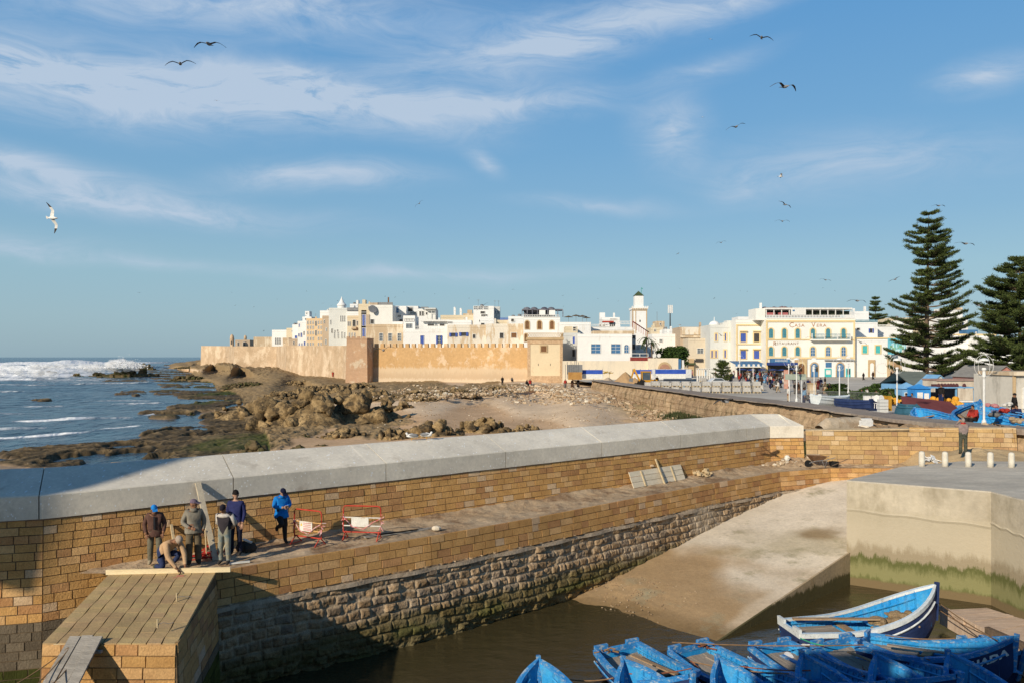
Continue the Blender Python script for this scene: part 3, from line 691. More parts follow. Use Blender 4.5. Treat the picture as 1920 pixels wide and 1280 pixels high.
m_sea.node_tree.nodes['Bump'].inputs['Strength'].default_value=1.0
n_,l_,b_=nodes_of(m_sea)
_a=n_.new('ShaderNodeAttribute'); _a.attribute_name='foam'
_co=n_.new('ShaderNodeTexCoord'); _mp=n_.new('ShaderNodeMapping'); _mp.inputs['Scale'].default_value=(.5,.22,1); l_.new(_co.outputs['Object'],_mp.inputs[0])
_x=n_.new('ShaderNodeTexNoise'); _x.inputs['Scale'].default_value=1; _x.inputs['Detail'].default_value=8; _x.inputs['Roughness'].default_value=.7; l_.new(_mp.outputs[0],_x.inputs[0])
_m=n_.new('ShaderNodeMath'); _m.operation='ADD'; l_.new(_a.outputs['Fac'],_m.inputs[0]); l_.new(_x.outputs[0],_m.inputs[1])
_r=n_.new('ShaderNodeMapRange'); _r.inputs[1].default_value=.98; _r.inputs[2].default_value=1.25; l_.new(_m.outputs[0],_r.inputs[0])
_mp2=n_.new('ShaderNodeMapping'); _mp2.inputs['Scale'].default_value=(.16,.30,1); l_.new(_co.outputs['Object'],_mp2.inputs[0])
_y=n_.new('ShaderNodeTexNoise'); _y.inputs['Detail'].default_value=9; _y.inputs['Roughness'].default_value=.72; l_.new(_mp2.outputs[0],_y.inputs[0]); _y.inputs['Scale'].default_value=1
_r2=n_.new('ShaderNodeMapRange'); _r2.inputs[1].default_value=.4; _r2.inputs[2].default_value=.62; l_.new(_y.outputs[0],_r2.inputs[0])
_c=n_.new('ShaderNodeMix'); _c.data_type='RGBA'; _c.inputs[6].default_value=(.006,.026,.052,1); _c.inputs[7].default_value=(.055,.125,.16,1); l_.new(_r2.outputs[0],_c.inputs[0])
_f=n_.new('ShaderNodeMix'); _f.data_type='RGBA'; l_.new(_r.outputs[0],_f.inputs[0]); l_.new(_c.outputs[2],_f.inputs[6]); _f.inputs[7].default_value=(.86,.86,.85,1); l_.new(_f.outputs[2],b_.inputs['Base Color'])
_g=n_.new('ShaderNodeMapRange'); _g.inputs[3].default_value=.2; _g.inputs[4].default_value=.9; l_.new(_r.outputs[0],_g.inputs[0]); l_.new(_g.outputs[0],b_.inputs['Roughness'])
tag(gridobj('sea',np.stack([X2,Y2,Zs],-1),m_sea,{'foam':foam}),kind='structure')
# sea spray: cloud of small droplets and torn foam over the breakers
m_foam=M('sea_foam',(.9,.9,.9),(.82,.83,.84),sc=1,rough=1,big=0)
mb=MB(); rr=random.Random(5)
def plume(px,py,ry,wpx,Yd,n,r0=.5):
    for _ in range(n):
        a=rr.gauss(0,.45); t=abs(rr.gauss(0,.5)); p=W(px+a*wpx,py-t*ry*max(.1,1-abs(a)*.6),Yd+rr.uniform(-8,8)); r=r0*rr.uniform(.15,.8)*(1.1-min(1,t)*.6)
        rot=Matrix.Rotation(rr.uniform(0,3),3,'Y')
        mb.ell(p,(r*rr.uniform(1,2.4),r,r*rr.uniform(.6,1.2)),5,4,0,rot)
plume(232,690,17,32,330,1500,.26); plume(252,686,11,22,340,500,.24); plume(185,690,8,50,345,600,.26)
m_mist=bpy.data.materials.new('spray_mist'); m_mist.use_nodes=True; _b=m_mist.node_tree.nodes['Principled BSDF']; _b.inputs['Base Color'].default_value=(.9,.9,.9,1); _b.inputs['Roughness'].default_value=1; _b.inputs['Alpha'].default_value=.2; _b.inputs['Specular IOR Level'].default_value=0
mm=MB()
for (px,py,w_,h_,Yd,n_) in ((228,690,34,16,332,46),(180,691,50,8,345,24),(100,688,70,7,400,26),(30,690,60,7,410,20),(60,700,90,6,320,20)):
    for _ in range(n_):
        a=rr.gauss(0,.5); p=W(px+a*w_,py-abs(rr.gauss(0,.5))*h_*max(.2,1-abs(a)*.7),Yd+rr.uniform(-9,9)); r=rr.uniform(.7,2.0); mm.ell(p,(r*rr.uniform(1.2,2.4),r,r*rr.uniform(.6,1.1)),10,7,0,Matrix.Rotation(rr.uniform(-.6,.6),3,'Y'))
tag(mm.build('spray_mist',m_mist,smooth=True),kind='stuff')
tag(mb.build('sea_spray',m_foam),kind='stuff')

# rocks
m_rock=M('shore_rock',(.36,.25,.125),(.15,.10,.048),sc=.9,rough=.95,bump=2.4,bsc=2.2,c3=(.06,.045,.028),st3=(1.3,1.3,1.3),lo3=.47,hi3=.60,var=.28,lo=.38,hi=.6)  # dark noise blotches put crevice shade into the rock colour
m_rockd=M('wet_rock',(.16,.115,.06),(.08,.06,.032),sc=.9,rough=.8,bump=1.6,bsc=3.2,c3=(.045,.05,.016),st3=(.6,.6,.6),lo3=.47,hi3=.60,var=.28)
def worley(x,y,s):
    ix=np.floor(x);iy=np.floor(y); f1=np.full(x.shape,9.);f2=f1.copy()
    for a in(-1,0,1):
        for b in(-1,0,1):
            cx=ix+a+.5+.45*_h(ix+a,iy+b,ix*0,s); cy=iy+b+.5+.45*_h(ix+a,iy+b,ix*0+1,s); d=np.hypot(x-cx,y-cy)
            f2=np.where(d<f1,f1,np.minimum(f2,d)); f1=np.minimum(f1,d)
    return f1,f2
def rock(c,rx,ry,h,seed,mat,label,rough=1.0,res=(150,64),kink=1.0,group=None,name='rock_outcrop',freq=None):
    rg=np.random.RandomState(seed); s=max(.35,h); bs=s*.25
    N_=int(np.clip(rx*ry/(bs*bs)*1.0,12,170)); n1_,n2_=(24,15) if rx*ry/(c[1]**2)*2e4>1.2 else (14,9)
    th=np.linspace(0,np.pi,n2_)[:,None]; ph=np.linspace(0,2*np.pi,n1_)[None,:]
    D=np.stack([np.sin(th)*np.cos(ph),np.sin(th)*np.sin(ph),np.cos(th)+0*ph],-1); Vs=[];Fs=[]; off=0
    i=np.arange(n2_-1)[:,None]*n1_+np.arange(n1_-1)[None,:]; q0=np.stack([i,i+1,i+n1_+1,i+n1_],-1).reshape(-1,4)
    hm=0
    for k in range(N_):
        a=rg.uniform(0,2*np.pi); r=math.sqrt(rg.uniform(0,1))*.95; px_,py_=math.cos(a)*r*rx,math.sin(a)*r*ry
        loc=(1-r**2.0)*rg.uniform(.55,1.0); sz=bs*rg.choice([.5,.7,.9,1.15,1.5])*(1.1-.45*r)
        pl=rg.normal(size=(8,3)); pl/=np.linalg.norm(pl,axis=1)[:,None]; dk=rg.uniform(.35,.9,8)
        dt=np.einsum('ijk,lk->ijl',D,pl); rr_=np.where(dt>1e-3,dk/np.maximum(dt,1e-3),9).min(-1); rr_=np.minimum(rr_,1.15)
        P_=D*rr_[...,None]*sz*np.array([rg.uniform(.9,1.6),rg.uniform(.8,1.3),rg.uniform(.7,1.1)])
        w=P_+np.array([px_+c[0],py_+c[1],k*3.3]); fq=2.1/sz
        nse=fbm(w[...,0]*fq,w[...,1]*fq,w[...,2]*fq,o=5,s=seed+k,ridge=True)*.26+fbm(w[...,0]*fq*.7,w[...,1]*fq*.7,w[...,2]*fq*.7,o=2,s=seed+k+9)*.12
        P_=P_+D*(nse*sz)[...,None]
        cz=max(.05*s,loc*h-sz*.7); P_=P_+np.array([px_,py_,cz*.8]); hm=max(hm,P_[...,2].max()); Vs.append(P_.reshape(-1,3)); Fs.append(q0+off); off+=n1_*n2_
    # low skirt tying the boulders together
    th=np.linspace(0,1,10)[:,None]; ph=np.linspace(0,2*np.pi,60)[None,:]; rr_=(1-th); x=np.cos(ph)*rr_*rx*1.02; y=np.sin(ph)*rr_*ry*1.02; z=(1-rr_**2)*h*.42+.14*s*fbm((x+c[0])/s*1.6,(y+c[1])/s*1.6,o=4,s=seed)-.15
    Vs.append(np.stack([x,y,z],-1).reshape(-1,3)); i=np.arange(9)[:,None]*60+np.arange(59)[None,:]; Fs.append(np.stack([i,i+1,i+61,i+60],-1).reshape(-1,4)+off)
    V=np.concatenate(Vs); F_=np.concatenate(Fs); V[:,2]*=np.where(V[:,2]>0,h/max(.1,hm),1)
    me=bpy.data.meshes.new(name); me.vertices.add(len(V)); me.vertices.foreach_set('co',V.reshape(-1).astype(np.float32)); me.loops.add(F_.size); me.loops.foreach_set('vertex_index',F_.reshape(-1).astype(np.int32)); me.polygons.add(len(F_)); me.polygons.foreach_set('loop_start',(np.arange(len(F_))*4).astype(np.int32)); me.update(calc_edges=True); me.materials.append(mat)
    o=bpy.data.objects.new(name,me); COL.objects.link(o); o.location=c
    return tag(o,label,'rock',group)
RK=[ # px, base py, rx px, depth ratio, top py, mat, label
 (435,786,46,.8,744,0,'tan boulder mass at the left tip of the rocks beside the tidal pools'),
 (508,798,50,.8,738,0,'tall rugged brown crag just right of the leftmost boulder mass'),
 (575,798,62,.9,722,0,'high rugged crag in the middle of the beach rocks below the bastion'),
 (645,792,66,.9,722,0,'widest crag of the beach rocks, right of the tall middle one'),
 (712,790,50,.8,738,0,'broken crag with deep black clefts at the right of the rock mass'),
 (520,748,46,.8,729,0,'knobbly rock ridge behind the second tall crag, seaward side'),
 (455,726,50,.6,713,2,'low dark ridge at the seaward edge of the upper rocks'),
 (560,724,56,.6,709,0,'long brown ridge nearest the far rampart foot'),
 (668,730,46,.6,713,0,'brown ridge directly under the bastion'),
 (752,768,38,.7,748,0,'rough boulder group at the right end of the tall crags'),
 (790,752,40,.6,739,0,'low rough shelf between the tall crags and the pale stones'),
 (600,742,95,.7,716,0,'long low rock ridge lying just below the dark bastion side'),
 (700,748,60,.7,724,0,'flat rock ridge between the crags and the open sand'),
 (850,742,52,.7,722,0,'rounded brown hump in the middle of the stony beach'),
 (780,742,36,.7,727,0,'small brown hump left of the rounded hump on the stony beach'),
 (935,733,34,.6,720,0,'low brown hump with people on it near the square tower'),
 (470,858,40,.7,820,2,'dark jagged rock cluster right behind the coping, left part'),
 (545,862,52,.6,828,2,'tan and black jagged rock cluster right behind the coping, right part'),
 (640,822,60,.6,796,0,'low jagged rock at the near foot of the large crags'),
 (745,824,50,.6,797,0,'jagged rock behind the two resting gulls'),
 (815,818,52,.6,782,0,'pale jagged rock with green weed patch in the near row'),
 (905,812,58,.6,776,0,'jagged rock with a green weed crest at the middle of the near row'),
 (985,812,42,.6,790,0,'last jagged rock at the right end of the near row on the sand'),
 (310,866,24,.5,852,2,'low dark flat boulder on the wet sand beside the coping'),
 (262,740,16,.5,735,2,'flat dark slab lying alone in the water'),
 (356,776,9,.7,768,2,'small round boulder in the shallow water'),
 (600,836,18,.5,829,2,'small dark rock on the wet sand near the coping'),
 (572,817,12,.5,809,2,'lone dark stone standing in the wet sand'),
 (318,790,20,.5,785,2,'low dark reef head at the water edge'),
 (233,708,62,.35,684,2,'big sea rock hit by the breaking waves'),
 (262,694,30,.3,679,2,'dark tall rock behind the spray'),
 (180,706,22,.4,696,2,'pointed sea rock left of the big one'),
 (140,706,14,.4,698,2,'pointed dark sea rock between the waves'),
 (92,699,15,.4,693,2,'small dark rock in the surf at far left'),
 (350,712,42,.4,700,2,'brown low rock between the sea rocks and the shore'),
 (350,690,30,.4,685,2,'low rock spit running out from the far rampart corner'),
 (450,694,40,.4,691,2,'sloping brown rock shelf under the far rampart'),
 (512,700,34,.4,696,2,'layered dark rock against the foot of the far rampart')]
for k,(px,py,rx,dr,tp,mt,lab) in enumerate(RK):
    p=shore(px,py) if py>712 or px>330 else G(px,py,0)
    if py<=712 and px>330: p=G(px,py,max(0,idw(np.array([px*1.]),np.array([py*2.2-HY*1.2]),[(a,b*2.2-HY*1.2,c) for a,b,c in beachpts])[0]))
    Yd=p.y; r=rx/F*Yd; ry=r*dr; h=(CZ-(tp-HY)/F*(Yd+ry))-p.z; h=max(.25,h)
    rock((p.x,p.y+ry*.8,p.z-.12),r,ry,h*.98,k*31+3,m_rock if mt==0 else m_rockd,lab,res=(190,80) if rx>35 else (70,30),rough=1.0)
# boulders and pebbles
def stonemesh(mb,c,r,rnd,m=0):
    b=len(mb.v); n,k=6,4
    for i in range(k+1):
        t=math.pi*i/k
        for j in range(n):
            a=2*math.pi*j/n; q=rnd.uniform(.75,1.2)*r; mb.v.append((c[0]+q*math.sin(t)*math.cos(a)*1.2,c[1]+q*math.sin(t)*math.sin(a),c[2]-q*.7*math.cos(t)))
    for i in range(k):
        for j in range(n): mb.f.append((b+i*n+j,b+i*n+(j+1)%n,b+(i+1)*n+(j+1)%n,b+(i+1)*n+j)); mb.m.append(m); mb.c.append(None)
rnd=random.Random(11)
mb=MB()
for _ in range(2000):
    px=rnd.triangular(640,1190,960); py=rnd.triangular(716,762,735)+ (px-960)*-.02
    p=shore(px,py) if 0 else None
    z=2.2; q=G(px,py,z); z=groundz(q.x,q.y); q=G(px,py,z)
    if q.x>pwx(q.y)-1: continue
    stonemesh(mb,(q.x,q.y,z+.05),rnd.uniform(.08,.42)*rnd.uniform(.4,1),rnd,rnd.choice([0,0,0,1,1,2]))
m_p1=M('pale_stone',(.50,.38,.25),sc=2); m_p2=M('brown_stone',(.36,.25,.155),sc=2); m_p3=M('white_stone',(.64,.56,.44),sc=2)
tag(mb.build('pebbles',[m_p1,m_p2,m_p3]),kind='stuff')
mb=MB()
for _ in range(900):
    px=rnd.uniform(560,1300); py=rnd.uniform(738,812)
    q=G(px,py,1.2); z=groundz(q.x,q.y); q=G(px,py,z)
    if q.x>pwx(q.y)-1: continue
    stonemesh(mb,(q.x,q.y,z+.02),rnd.uniform(.03,.1),rnd,rnd.choice([1,1,2,0]))
for _ in range(500):      # beach wrack near promenade wall
    y=rnd.uniform(60,125); x=pwx(y)-rnd.uniform(.6,5); z=groundz(x,y)
    stonemesh(mb,(x,y,z+.05),rnd.uniform(.08,.35),rnd,rnd.choice([0,1,1]))
tag(mb.build('beach_stones',[m_p1,m_p2,m_p3]),kind='stuff'); mb2=MB()
for _ in range(900):      # gravel washed up on the slipway
    s1=rnd.uniform(-1.6,3.2); t1=rnd.triangular(1.5,8.8,7.5); q=B0+E*s1+T*t1
    if q.y>ledgeY(q.x)-.1: continue
    stonemesh(mb2,(q.x,q.y,rampz(q.x,q.y)-.2*min(1,max(0,(t1-2)/4))*min(1,max(0,(2-s1)/4))+.01),rnd.uniform(.010,.032),rnd,rnd.choice([0,1,1,1]))
tag(mb2.build('gravel',[m_p1,m_p2,m_p3]),kind='stuff')
# weed tufts at the foot of the promenade wall
m_weed=M('dark_weed',(.035,.045,.02),(.07,.075,.03),sc=3,rough=1)
mb=MB()
for _ in range(5000):
    y=rnd.uniform(44,92); x=pwx(y)-rnd.triangular(.1,3.6,.3); z=max(.4,groundz(x,y)); h=rnd.uniform(.15,.7); a=rnd.uniform(0,6.28)
    d=Vector((math.cos(a),math.sin(a),0))*.1; l=Vector((rnd.uniform(-.2,.2),rnd.uniform(-.2,.2),h)); c=Vector((x,y,z-.05))
    mb.add([c-d,c+d,c+l],[(0,1,2)])
tag(mb.build('seaweed',m_weed),kind='stuff')

# promenade wall
m_pw=M('old_sea_wall',(.46,.33,.2),(.3,.2,.12),sc=.7,rough=.95,bump=1.2,bsc=5,c3=(.13,.1,.055),st3=(1.6,1.6,.35),lo3=.5,hi3=.66,var=.2)
tide(m_pw,[(1.7,.35,1.6,(.07,.07,.03),.8)])
m_pcap=M('worn_pavement',(.33,.275,.22),(.25,.2,.165),sc=.9,rough=.95,bump=.5,bsc=8,var=.12)
pw=thing('promenade_wall','long old eroded sea wall with broken overhanging pavement edge, running back to the town','wall')
yy=np.concatenate([np.linspace(39.6,60,120),np.linspace(60.3,145,260)]); zz=np.linspace(0,1,46)
xx=np.interp(yy,[p[1] for p in PW],[p[0] for p in PW]); zt=np.interp(yy,[p[1] for p in PW],[p[2] for p in PW])
P=np.zeros((len(yy),len(zz),3))
for a in range(len(yy)):
    z=.2+(zt[a]-.28-.2)*zz; dd=.12*(zt[a]-z)+.0
    D=.10*fbm(yy[a]*.5+0*z,z*2.2,o=5,s=3)+.035*np.sign(np.sin(z*9+.5*fbm(yy[a]*.3+0*z,z,o=2,s=9)))+.05*fbm(yy[a]*1.5+0*z,z*5,o=3,s=5)
    und=smooth(.75,1.0,zz)*.35
    P[a,:,0]=xx[a]-dd-D+und; P[a,:,1]=yy[a]; P[a,:,2]=z
gridobj('wall_face',P,m_pw,smooth=False,parent=pw)
mb=MB(); ed=.22*fbm(yy*.8,yy*0,o=4,s=9)+.1*fbm(yy*4,yy*0,o=2,s=10)
brk=smooth(49,53,yy)*smooth(86,70,yy)
ti=.10+.22*smooth(60,40,yy)
wid=np.interp(yy,[39,50,60,80,145],[2.3,2.6,3.0,3.2,2.6])
dz=.04*fbm(yy*.5,yy*0,o=3,s=22)
vs=[];fs=[]
for a in range(len(yy)):
    e=ed[a]*(.35+brk[a]*.9); z=zt[a]+dz[a]; x0=xx[a]-.18+e; t=ti[a]
    vs+=[(x0,yy[a],z-t),(x0-.02,yy[a],z-.03),(x0+.05,yy[a],z),(x0+wid[a],yy[a],z+.01),(x0+wid[a],yy[a],z-t),(x0+.5,yy[a],z-t-.05)]
for a in range(len(yy)-1):
    for j in range(6): fs.append((a*6+j,a*6+(j+1)%6,a*6+6+(j+1)%6,a*6+6+j))
fs.append(tuple(range(6)))
mb.add(vs,fs); mb.build('wall_cap',m_pcap,pw)
mb=MB()
for a in range(0,len(yy)-2,2): 
    x0,x1=xx[a]+wid[a]-.5,xx[a+2]+wid[a+2]-.5
    mb.add([(x0,yy[a],2.9),(x1,yy[a+2],2.9),(x1,yy[a+2],zt[a+2]-.12),(x0,yy[a],zt[a]-.12)],[(0,1,2,3)])
mb.add([(xx[-1],145,1),(xx[-1]+2.3,145,1),(xx[-1]+2.3,145,4.62),(xx[-1],145,4.62)],[(0,1,2,3)])
mb.build('inner_face',m_pw,pw)
# plaza / yard ground
m_plaza=M('plaza_paving',(.50,.455,.385),(.43,.395,.34),sc=.4,rough=.9,bump=.2,bsc=4,c3=(.56,.49,.4),st3=(.08,.08,.1),lo3=.55,hi3=.6)
n1=70; ys=np.concatenate([np.linspace(42.5,150,50),np.linspace(160,420,20)]); P=np.zeros((n1,60,3))
for a,y in enumerate(ys):
    x0=(pwx(y)+1.9) if y<145 else 17-(y-145)*.16
    P[a,:,0]=np.linspace(x0,x0+330,60)**1.0; P[a,:,1]=y; P[a,:,2]=3.6+.62*np.clip((100-y)/45,0,1)+.65*np.clip((y-112)/66,0,1)
def plz(y): return 3.6+.62*min(1,max(0,(100-y)/45))+.65*min(1,max(0,(y-112)/66))
tag(gridobj('plaza',P,m_plaza),kind='structure')
# ================= TOWN
def white(i,c,c2=None,c3=(.55,.48,.38),lo=.58,hi=.72): return M('plaster_%d'%i,c,c2 or tuple(k*.93 for k in c),sc=.35,rough=.9,bump=.25,bsc=3,c3=c3,st3=(.55,.55,.16),lo3=lo,hi3=hi,var=.04,big=.05)
WH=white(1,(.78,.765,.73)); WH2=white(2,(.76,.75,.72),c3=(.62,.57,.48)); WB=white(3,(.70,.64,.54),c3=(.55,.43,.29),lo=.5,hi=.56)
CR=white(4,(.64,.54,.38)); GRW=white(5,(.62,.62,.58),c3=(.5,.49,.44)); TAN=white(6,(.50,.38,.25),c3=(.66,.56,.42),lo=.5,hi=.6)
OLD=white(7,(.46,.36,.26),c3=(.3,.22,.15)); ORC=white(8,(.68,.50,.30),c3=(.55,.4,.24)); CV=white(9,(.78,.755,.69),c3=(.7,.62,.48),lo=.62,hi=.8)
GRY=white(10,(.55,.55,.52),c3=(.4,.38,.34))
RAMP=M('rampart_render',(.50,.315,.15),(.45,.28,.13),sc=.2,rough=.95,bump=.5,bsc=2,c3=(.58,.42,.27),st3=(.35,.35,.3),lo3=.53,hi3=.6,var=.1,big=.1)
RAMP2=M('rampart_pale',(.56,.41,.27),(.43,.31,.195),sc=.3,rough=.95,bump=1,bsc=1.2,c3=(.64,.50,.35),st3=(.22,.22,.2),lo3=.5,hi3=.62,var=.12,big=.12)
RAMP.node_tree.nodes
tide(RAMP,[(6.3,.3,5.0,(.55,.42,.28),.92),(4.6,1.0,6.5,(.46,.335,.215),.75),(3.6,.3,3.5,(.60,.48,.34),.7)])
BAST=M('bastion_render',(.52,.33,.20),(.47,.30,.19),sc=.2,rough=.95,bump=.4,bsc=2,c3=(.60,.47,.33),st3=(.3,.3,.3),lo3=.55,hi3=.6,var=.08)
REDB=M('red_brick_wall',(.33,.14,.08),(.28,.12,.07),sc=2)
TRIM=M('yellow_trim',(.74,.57,.30),(.68,.52,.28),sc=1,big=.03); SANDST=M('dressed_sandstone',(.50,.36,.21),(.42,.30,.17),sc=2,bump=.4,bsc=8)
DARK=M('dark_opening',(.03,.028,.025),(.05,.045,.04),sc=2,rough=.5,spec=.5); BLUE=M('blue_shutter',(.05,.09,.33),(.07,.12,.38),sc=3,rough=.6)
TEAL=M('teal_shutter',(.06,.19,.24),(.08,.25,.31),sc=3,rough=.6); TURQ=M('turquoise_paint',(.08,.45,.45),sc=3,rough=.6); LBLUE=M('mid_blue_paint',(.07,.18,.34),sc=3,rough=.6)
GLASS=M('window_glass',(.05,.07,.09),(.09,.11,.13),sc=1.5,rough=.15,spec=.6); WFR=M('white_frame',(.75,.73,.68),sc=3,big=0); BRN=M('brown_wood',(.2,.1,.05),(.15,.08,.04),sc=3)
GREEN=M('green_tiles',(.07,.09,.045),(.05,.07,.035),sc=6); CANV=M('navy_canvas',(.03,.055,.18),(.04,.07,.22),sc=2); THATCH=M('thatch',(.14,.10,.06),sc=6,bump=.8)
METAL=M('grey_metal',(.25,.25,.25),sc=3,rough=.5,metal=.3); STEELW=M('white_metal',(.72,.71,.68),sc=3,rough=.5,big=0)
def arch(w,z0,z1,n=8,rise=None):
    """outline (x,z) of an arched opening"""
    r=w/2; rise=r if rise is None else rise
    return [(-r,z0),(r,z0)]+[(r*math.cos(math.pi*k/n),z1-rise+rise*math.sin(math.pi*k/n)) for k in range(n+1)]
def rect(w,z0,z1): return [(-w/2,z0),(w/2,z0),(w/2,z1),(-w/2,z1)]
def window(par,x,z0,z1,w,style,y=0):
    """opening on a front wall at local y: proud frame ring, pane set back inside it"""
    a='arch' in style; f={'trim':TRIM,'sand':SANDST}.get(style.split('_')[-1],WFR)
    fw=.28 if f is not WFR else .12
    pm={'blue':BLUE,'teal':TEAL,'dark':DARK,'glass':GLASS,'brown':BRN,'turq':TURQ,'lblue':LBLUE}[style.split('_')[0]]
    o1=arch(w+2*fw,z0-fw*.5,z1+fw,8) if a else rect(w+2*fw,z0-fw*.6,z1+fw); o2=arch(w,z0,z1,8) if a else rect(w,z0,z1)
    mb=MB(); n=len(o1); A=[(p[0],y-.12,p[1]) for p in o1]; B=[(p[0],y-.12,p[1]) for p in o2]; C=[(p[0],y+.02,p[1]) for p in o1]; D=[(p[0],y+.02,p[1]) for p in o2]
    fs=[]
    for i in range(n):
        j=(i+1)%n; fs+=[(i,j,n+j,n+i),(i,2*n+i,2*n+j,j),(n+i,n+j,3*n+j,3*n+i)]
    mb.add(A+B+C+D,fs); fr=mb.build('window',f,par,loc=(x,0,0))
    mb=MB(); mb.add([(p[0],y-.015,p[1]) for p in o2],[tuple(range(n))],0)
    mu=1
    if 'teal' in style or 'glass' in style or 'lblue' in style: mb.bb(-.03,.03,y-.045,y-.02,z0,z1-.02,1); [mb.bb(-w/2,w/2,y-.045,y-.02,z0+(z1-z0)*q-.03,z0+(z1-z0)*q+.03,1) for q in(.35,.68)]
    if 'shut' in style:
        for s in(-1,1): mb.bb(s*w*.5,s*w*.95,y-.2,y-.13,z0,z1,2)
    mb.build('pane',[pm,WFR if 'teal' not in style else TEAL,BLUE],fr)
    return fr
_rh=random.Random(21)
def house(px0,px1,pt,Y,label,mat=None,D=9,pb=None,win=(),cat='house',lip=True,roof=1,name='house',group=None,zb=3.5):
    mat=mat or WH; x0,x1=(px0-960)/F*Y,(px1-960)/F*Y; zt=CZ-(pt-HY)/F*Y; z0=zb if pb is None else CZ-(pb-HY)/F*Y
    cx=(x0+x1)/2; w=x1-x0
    t=thing(name,label,cat,(cx,Y,0),0,group)
    mb=MB(); mb.bb(-w/2,w/2,0,D,z0,zt-(.55 if lip else 0))
    if lip:
        for (a,b,c,d) in ((-w/2,w/2,0,.3),(-w/2,w/2,D-.3,D),(-w/2,-w/2+.3,.3,D-.3),(w/2-.3,w/2,.3,D-.3)): mb.bb(a,b,c,d,zt-.55,zt)
        mb.bb(-w/2-.06,w/2+.06,-.07,.0-.003,zt-.72,zt-.58)
    mb.build('wall',mat,t)
    for (p,y0,y1,wp,st) in win:
        window(t,(p-960)/F*Y-cx,CZ-(y1-HY)/F*Y,CZ-(y0-HY)/F*Y,wp/F*Y,st)
    if roof:
        for _ in range(roof+1):
            k=_rh.random(); x=_rh.uniform(-w*.4,w*.4); y=_rh.uniform(1,D-1.5)
            mb=MB()
            if k<.35: mb.bb(x-.25,x+.25,y,y+.5,zt-.5,zt+_rh.uniform(.7,1.6)); mb.bb(x-.32,x+.32,y-.07,y+.57,zt+.45,zt+.6); mb.build('chimney',mat,t)
            elif k<.6: mb.lathe([(.5,0),(.55,.9),(.3,1.1)],(x,y,zt-.4),10); mb.build('water_tank',METAL,t)
            elif k<.8:
                mb.tube([(x,y,zt-.5),(x,y,zt+.7)],.04,5); mb.lathe([(.05,0),(.3,.05),(.42,.18)],(x,y-.1,zt+.6),10); mb.build('satellite_dish',WFR,t)
            elif k<.9: mb.tube([(x,y,zt-.5),(x,y,zt+2.2)],.035,4); mb.bar((x-.5,y,zt+2),(x+.5,y,zt+2),.04,.04); mb.bar((x-.35,y,zt+1.7),(x+.35,y,zt+1.7),.04,.04); mb.build('aerial',METAL,t)
            else: mb.bb(x-w*.14,x+w*.14,y,y+2.2,zt-.5,zt+1.5); mb.build('roof_room',mat,t)
    t['_w']=w; t['_zt']=zt; t['_cx']=cx; t['_Y']=Y
    return t
def L(t,px,py): return ((px-960)/F*t['_Y']-t['_cx'],CZ-(py-HY)/F*t['_Y'])
def sub(t,name,px0,px1,p0,p1,mat,y0=-.1,y1=0,extra=None):
    """box part on a house from photo extents"""
    a,zt=L(t,px0,p0); b,zb=L(t,px1,p1); mb=MB(); mb.bb(a,b,y0,y1,zb,zt); 
    return mb.build(name,mat,t)
def rail(t,px0,px1,p0,p1,mat,y=-.05,step=.45,name='railing',th=.06,solid=None):
    a,zt=L(t,px0,p0); b,zb=L(t,px1,p1); mb=MB(); mb.bb(a,b,y-.05,y+.05,zt-.12,zt); mb.bb(a,b,y-.04,y+.04,zb,zb+.1)
    n=max(2,int((b-a)/step))
    for i in range(n+1):
        x=a+(b-a)*i/n; mb.bb(x-th,x+th,y-.035,y+.035,zb+.1,zt-.12)
    return mb.build(name,mat,t)

# --- ramparts
def crenel_wall(pts,name,label,mat,merlon=(1.05,1.0,.75),thick=2.2,top=None):
    t=thing(name,label,'rampart'); mb=MB(); mm=MB()
    for (a,b) in zip(pts,pts[1:]):
        d=Vector((b[0]-a[0],b[1]-a[1])); Ln=d.length; d.normalize(); n=Vector((d.y,-d.x)); bt=.55
        k=max(1,int(Ln/3))
        for q in range(k):
            s0,s1=q/k,(q+1)/k; f=lambda s,o,z: (a[0]+(b[0]-a[0])*s+n.x*o,a[1]+(b[1]-a[1])*s+n.y*o,z)
            zt0=a[2]+(b[2]-a[2])*s0; zt1=a[2]+(b[2]-a[2])*s1
            mb.add([f(s0,bt,-1),f(s1,bt,-1),f(s1,0,zt1),f(s0,0,zt0),f(s1,-thick,zt1),f(s0,-thick,zt0),f(s1,-thick,-1),f(s0,-thick,-1)],[(0,1,2,3),(3,2,4,5),(5,4,6,7)])
        mb.add([f(0,bt,-1),f(0,0,a[2]),f(0,-thick,a[2]),f(0,-thick,-1)],[(0,1,2,3)]); mb.add([f(1,bt,-1),f(1,0,b[2]),f(1,-thick,b[2]),f(1,-thick,-1)],[(0,1,2,3)])
        if merlon:
            mw,mg,mh=merlon; s=.3; rotm=Matrix.Rotation(math.atan2(d.y,d.x),3,'Z')
            while s+mw<Ln:
                z=a[2]+(b[2]-a[2])*s/Ln; c=Vector((a[0]+d.x*(s+mw/2)-n.x*.3,a[1]+d.y*(s+mw/2)-n.y*.3,z+mh/2-.01))
                mm.box(c,(mw,.55,mh),rotm,0,None,.92); s+=mw+mg
    mb.build('wall_face',mat,t)
    if merlon: mm.build('battlements',mat,t).__setitem__('kind','structure') if 0 else mm.build('battlements',mat,t)
    return t
crenel_wall([(-35.35,196.8,CZ+18/F*196.8),(3.9,181,CZ+18/F*181)],'rampart_wall','ochre battlemented rampart with patches of bare plaster, left of the square tower',RAMP,(1.05,.75,.95))
mb=MB()
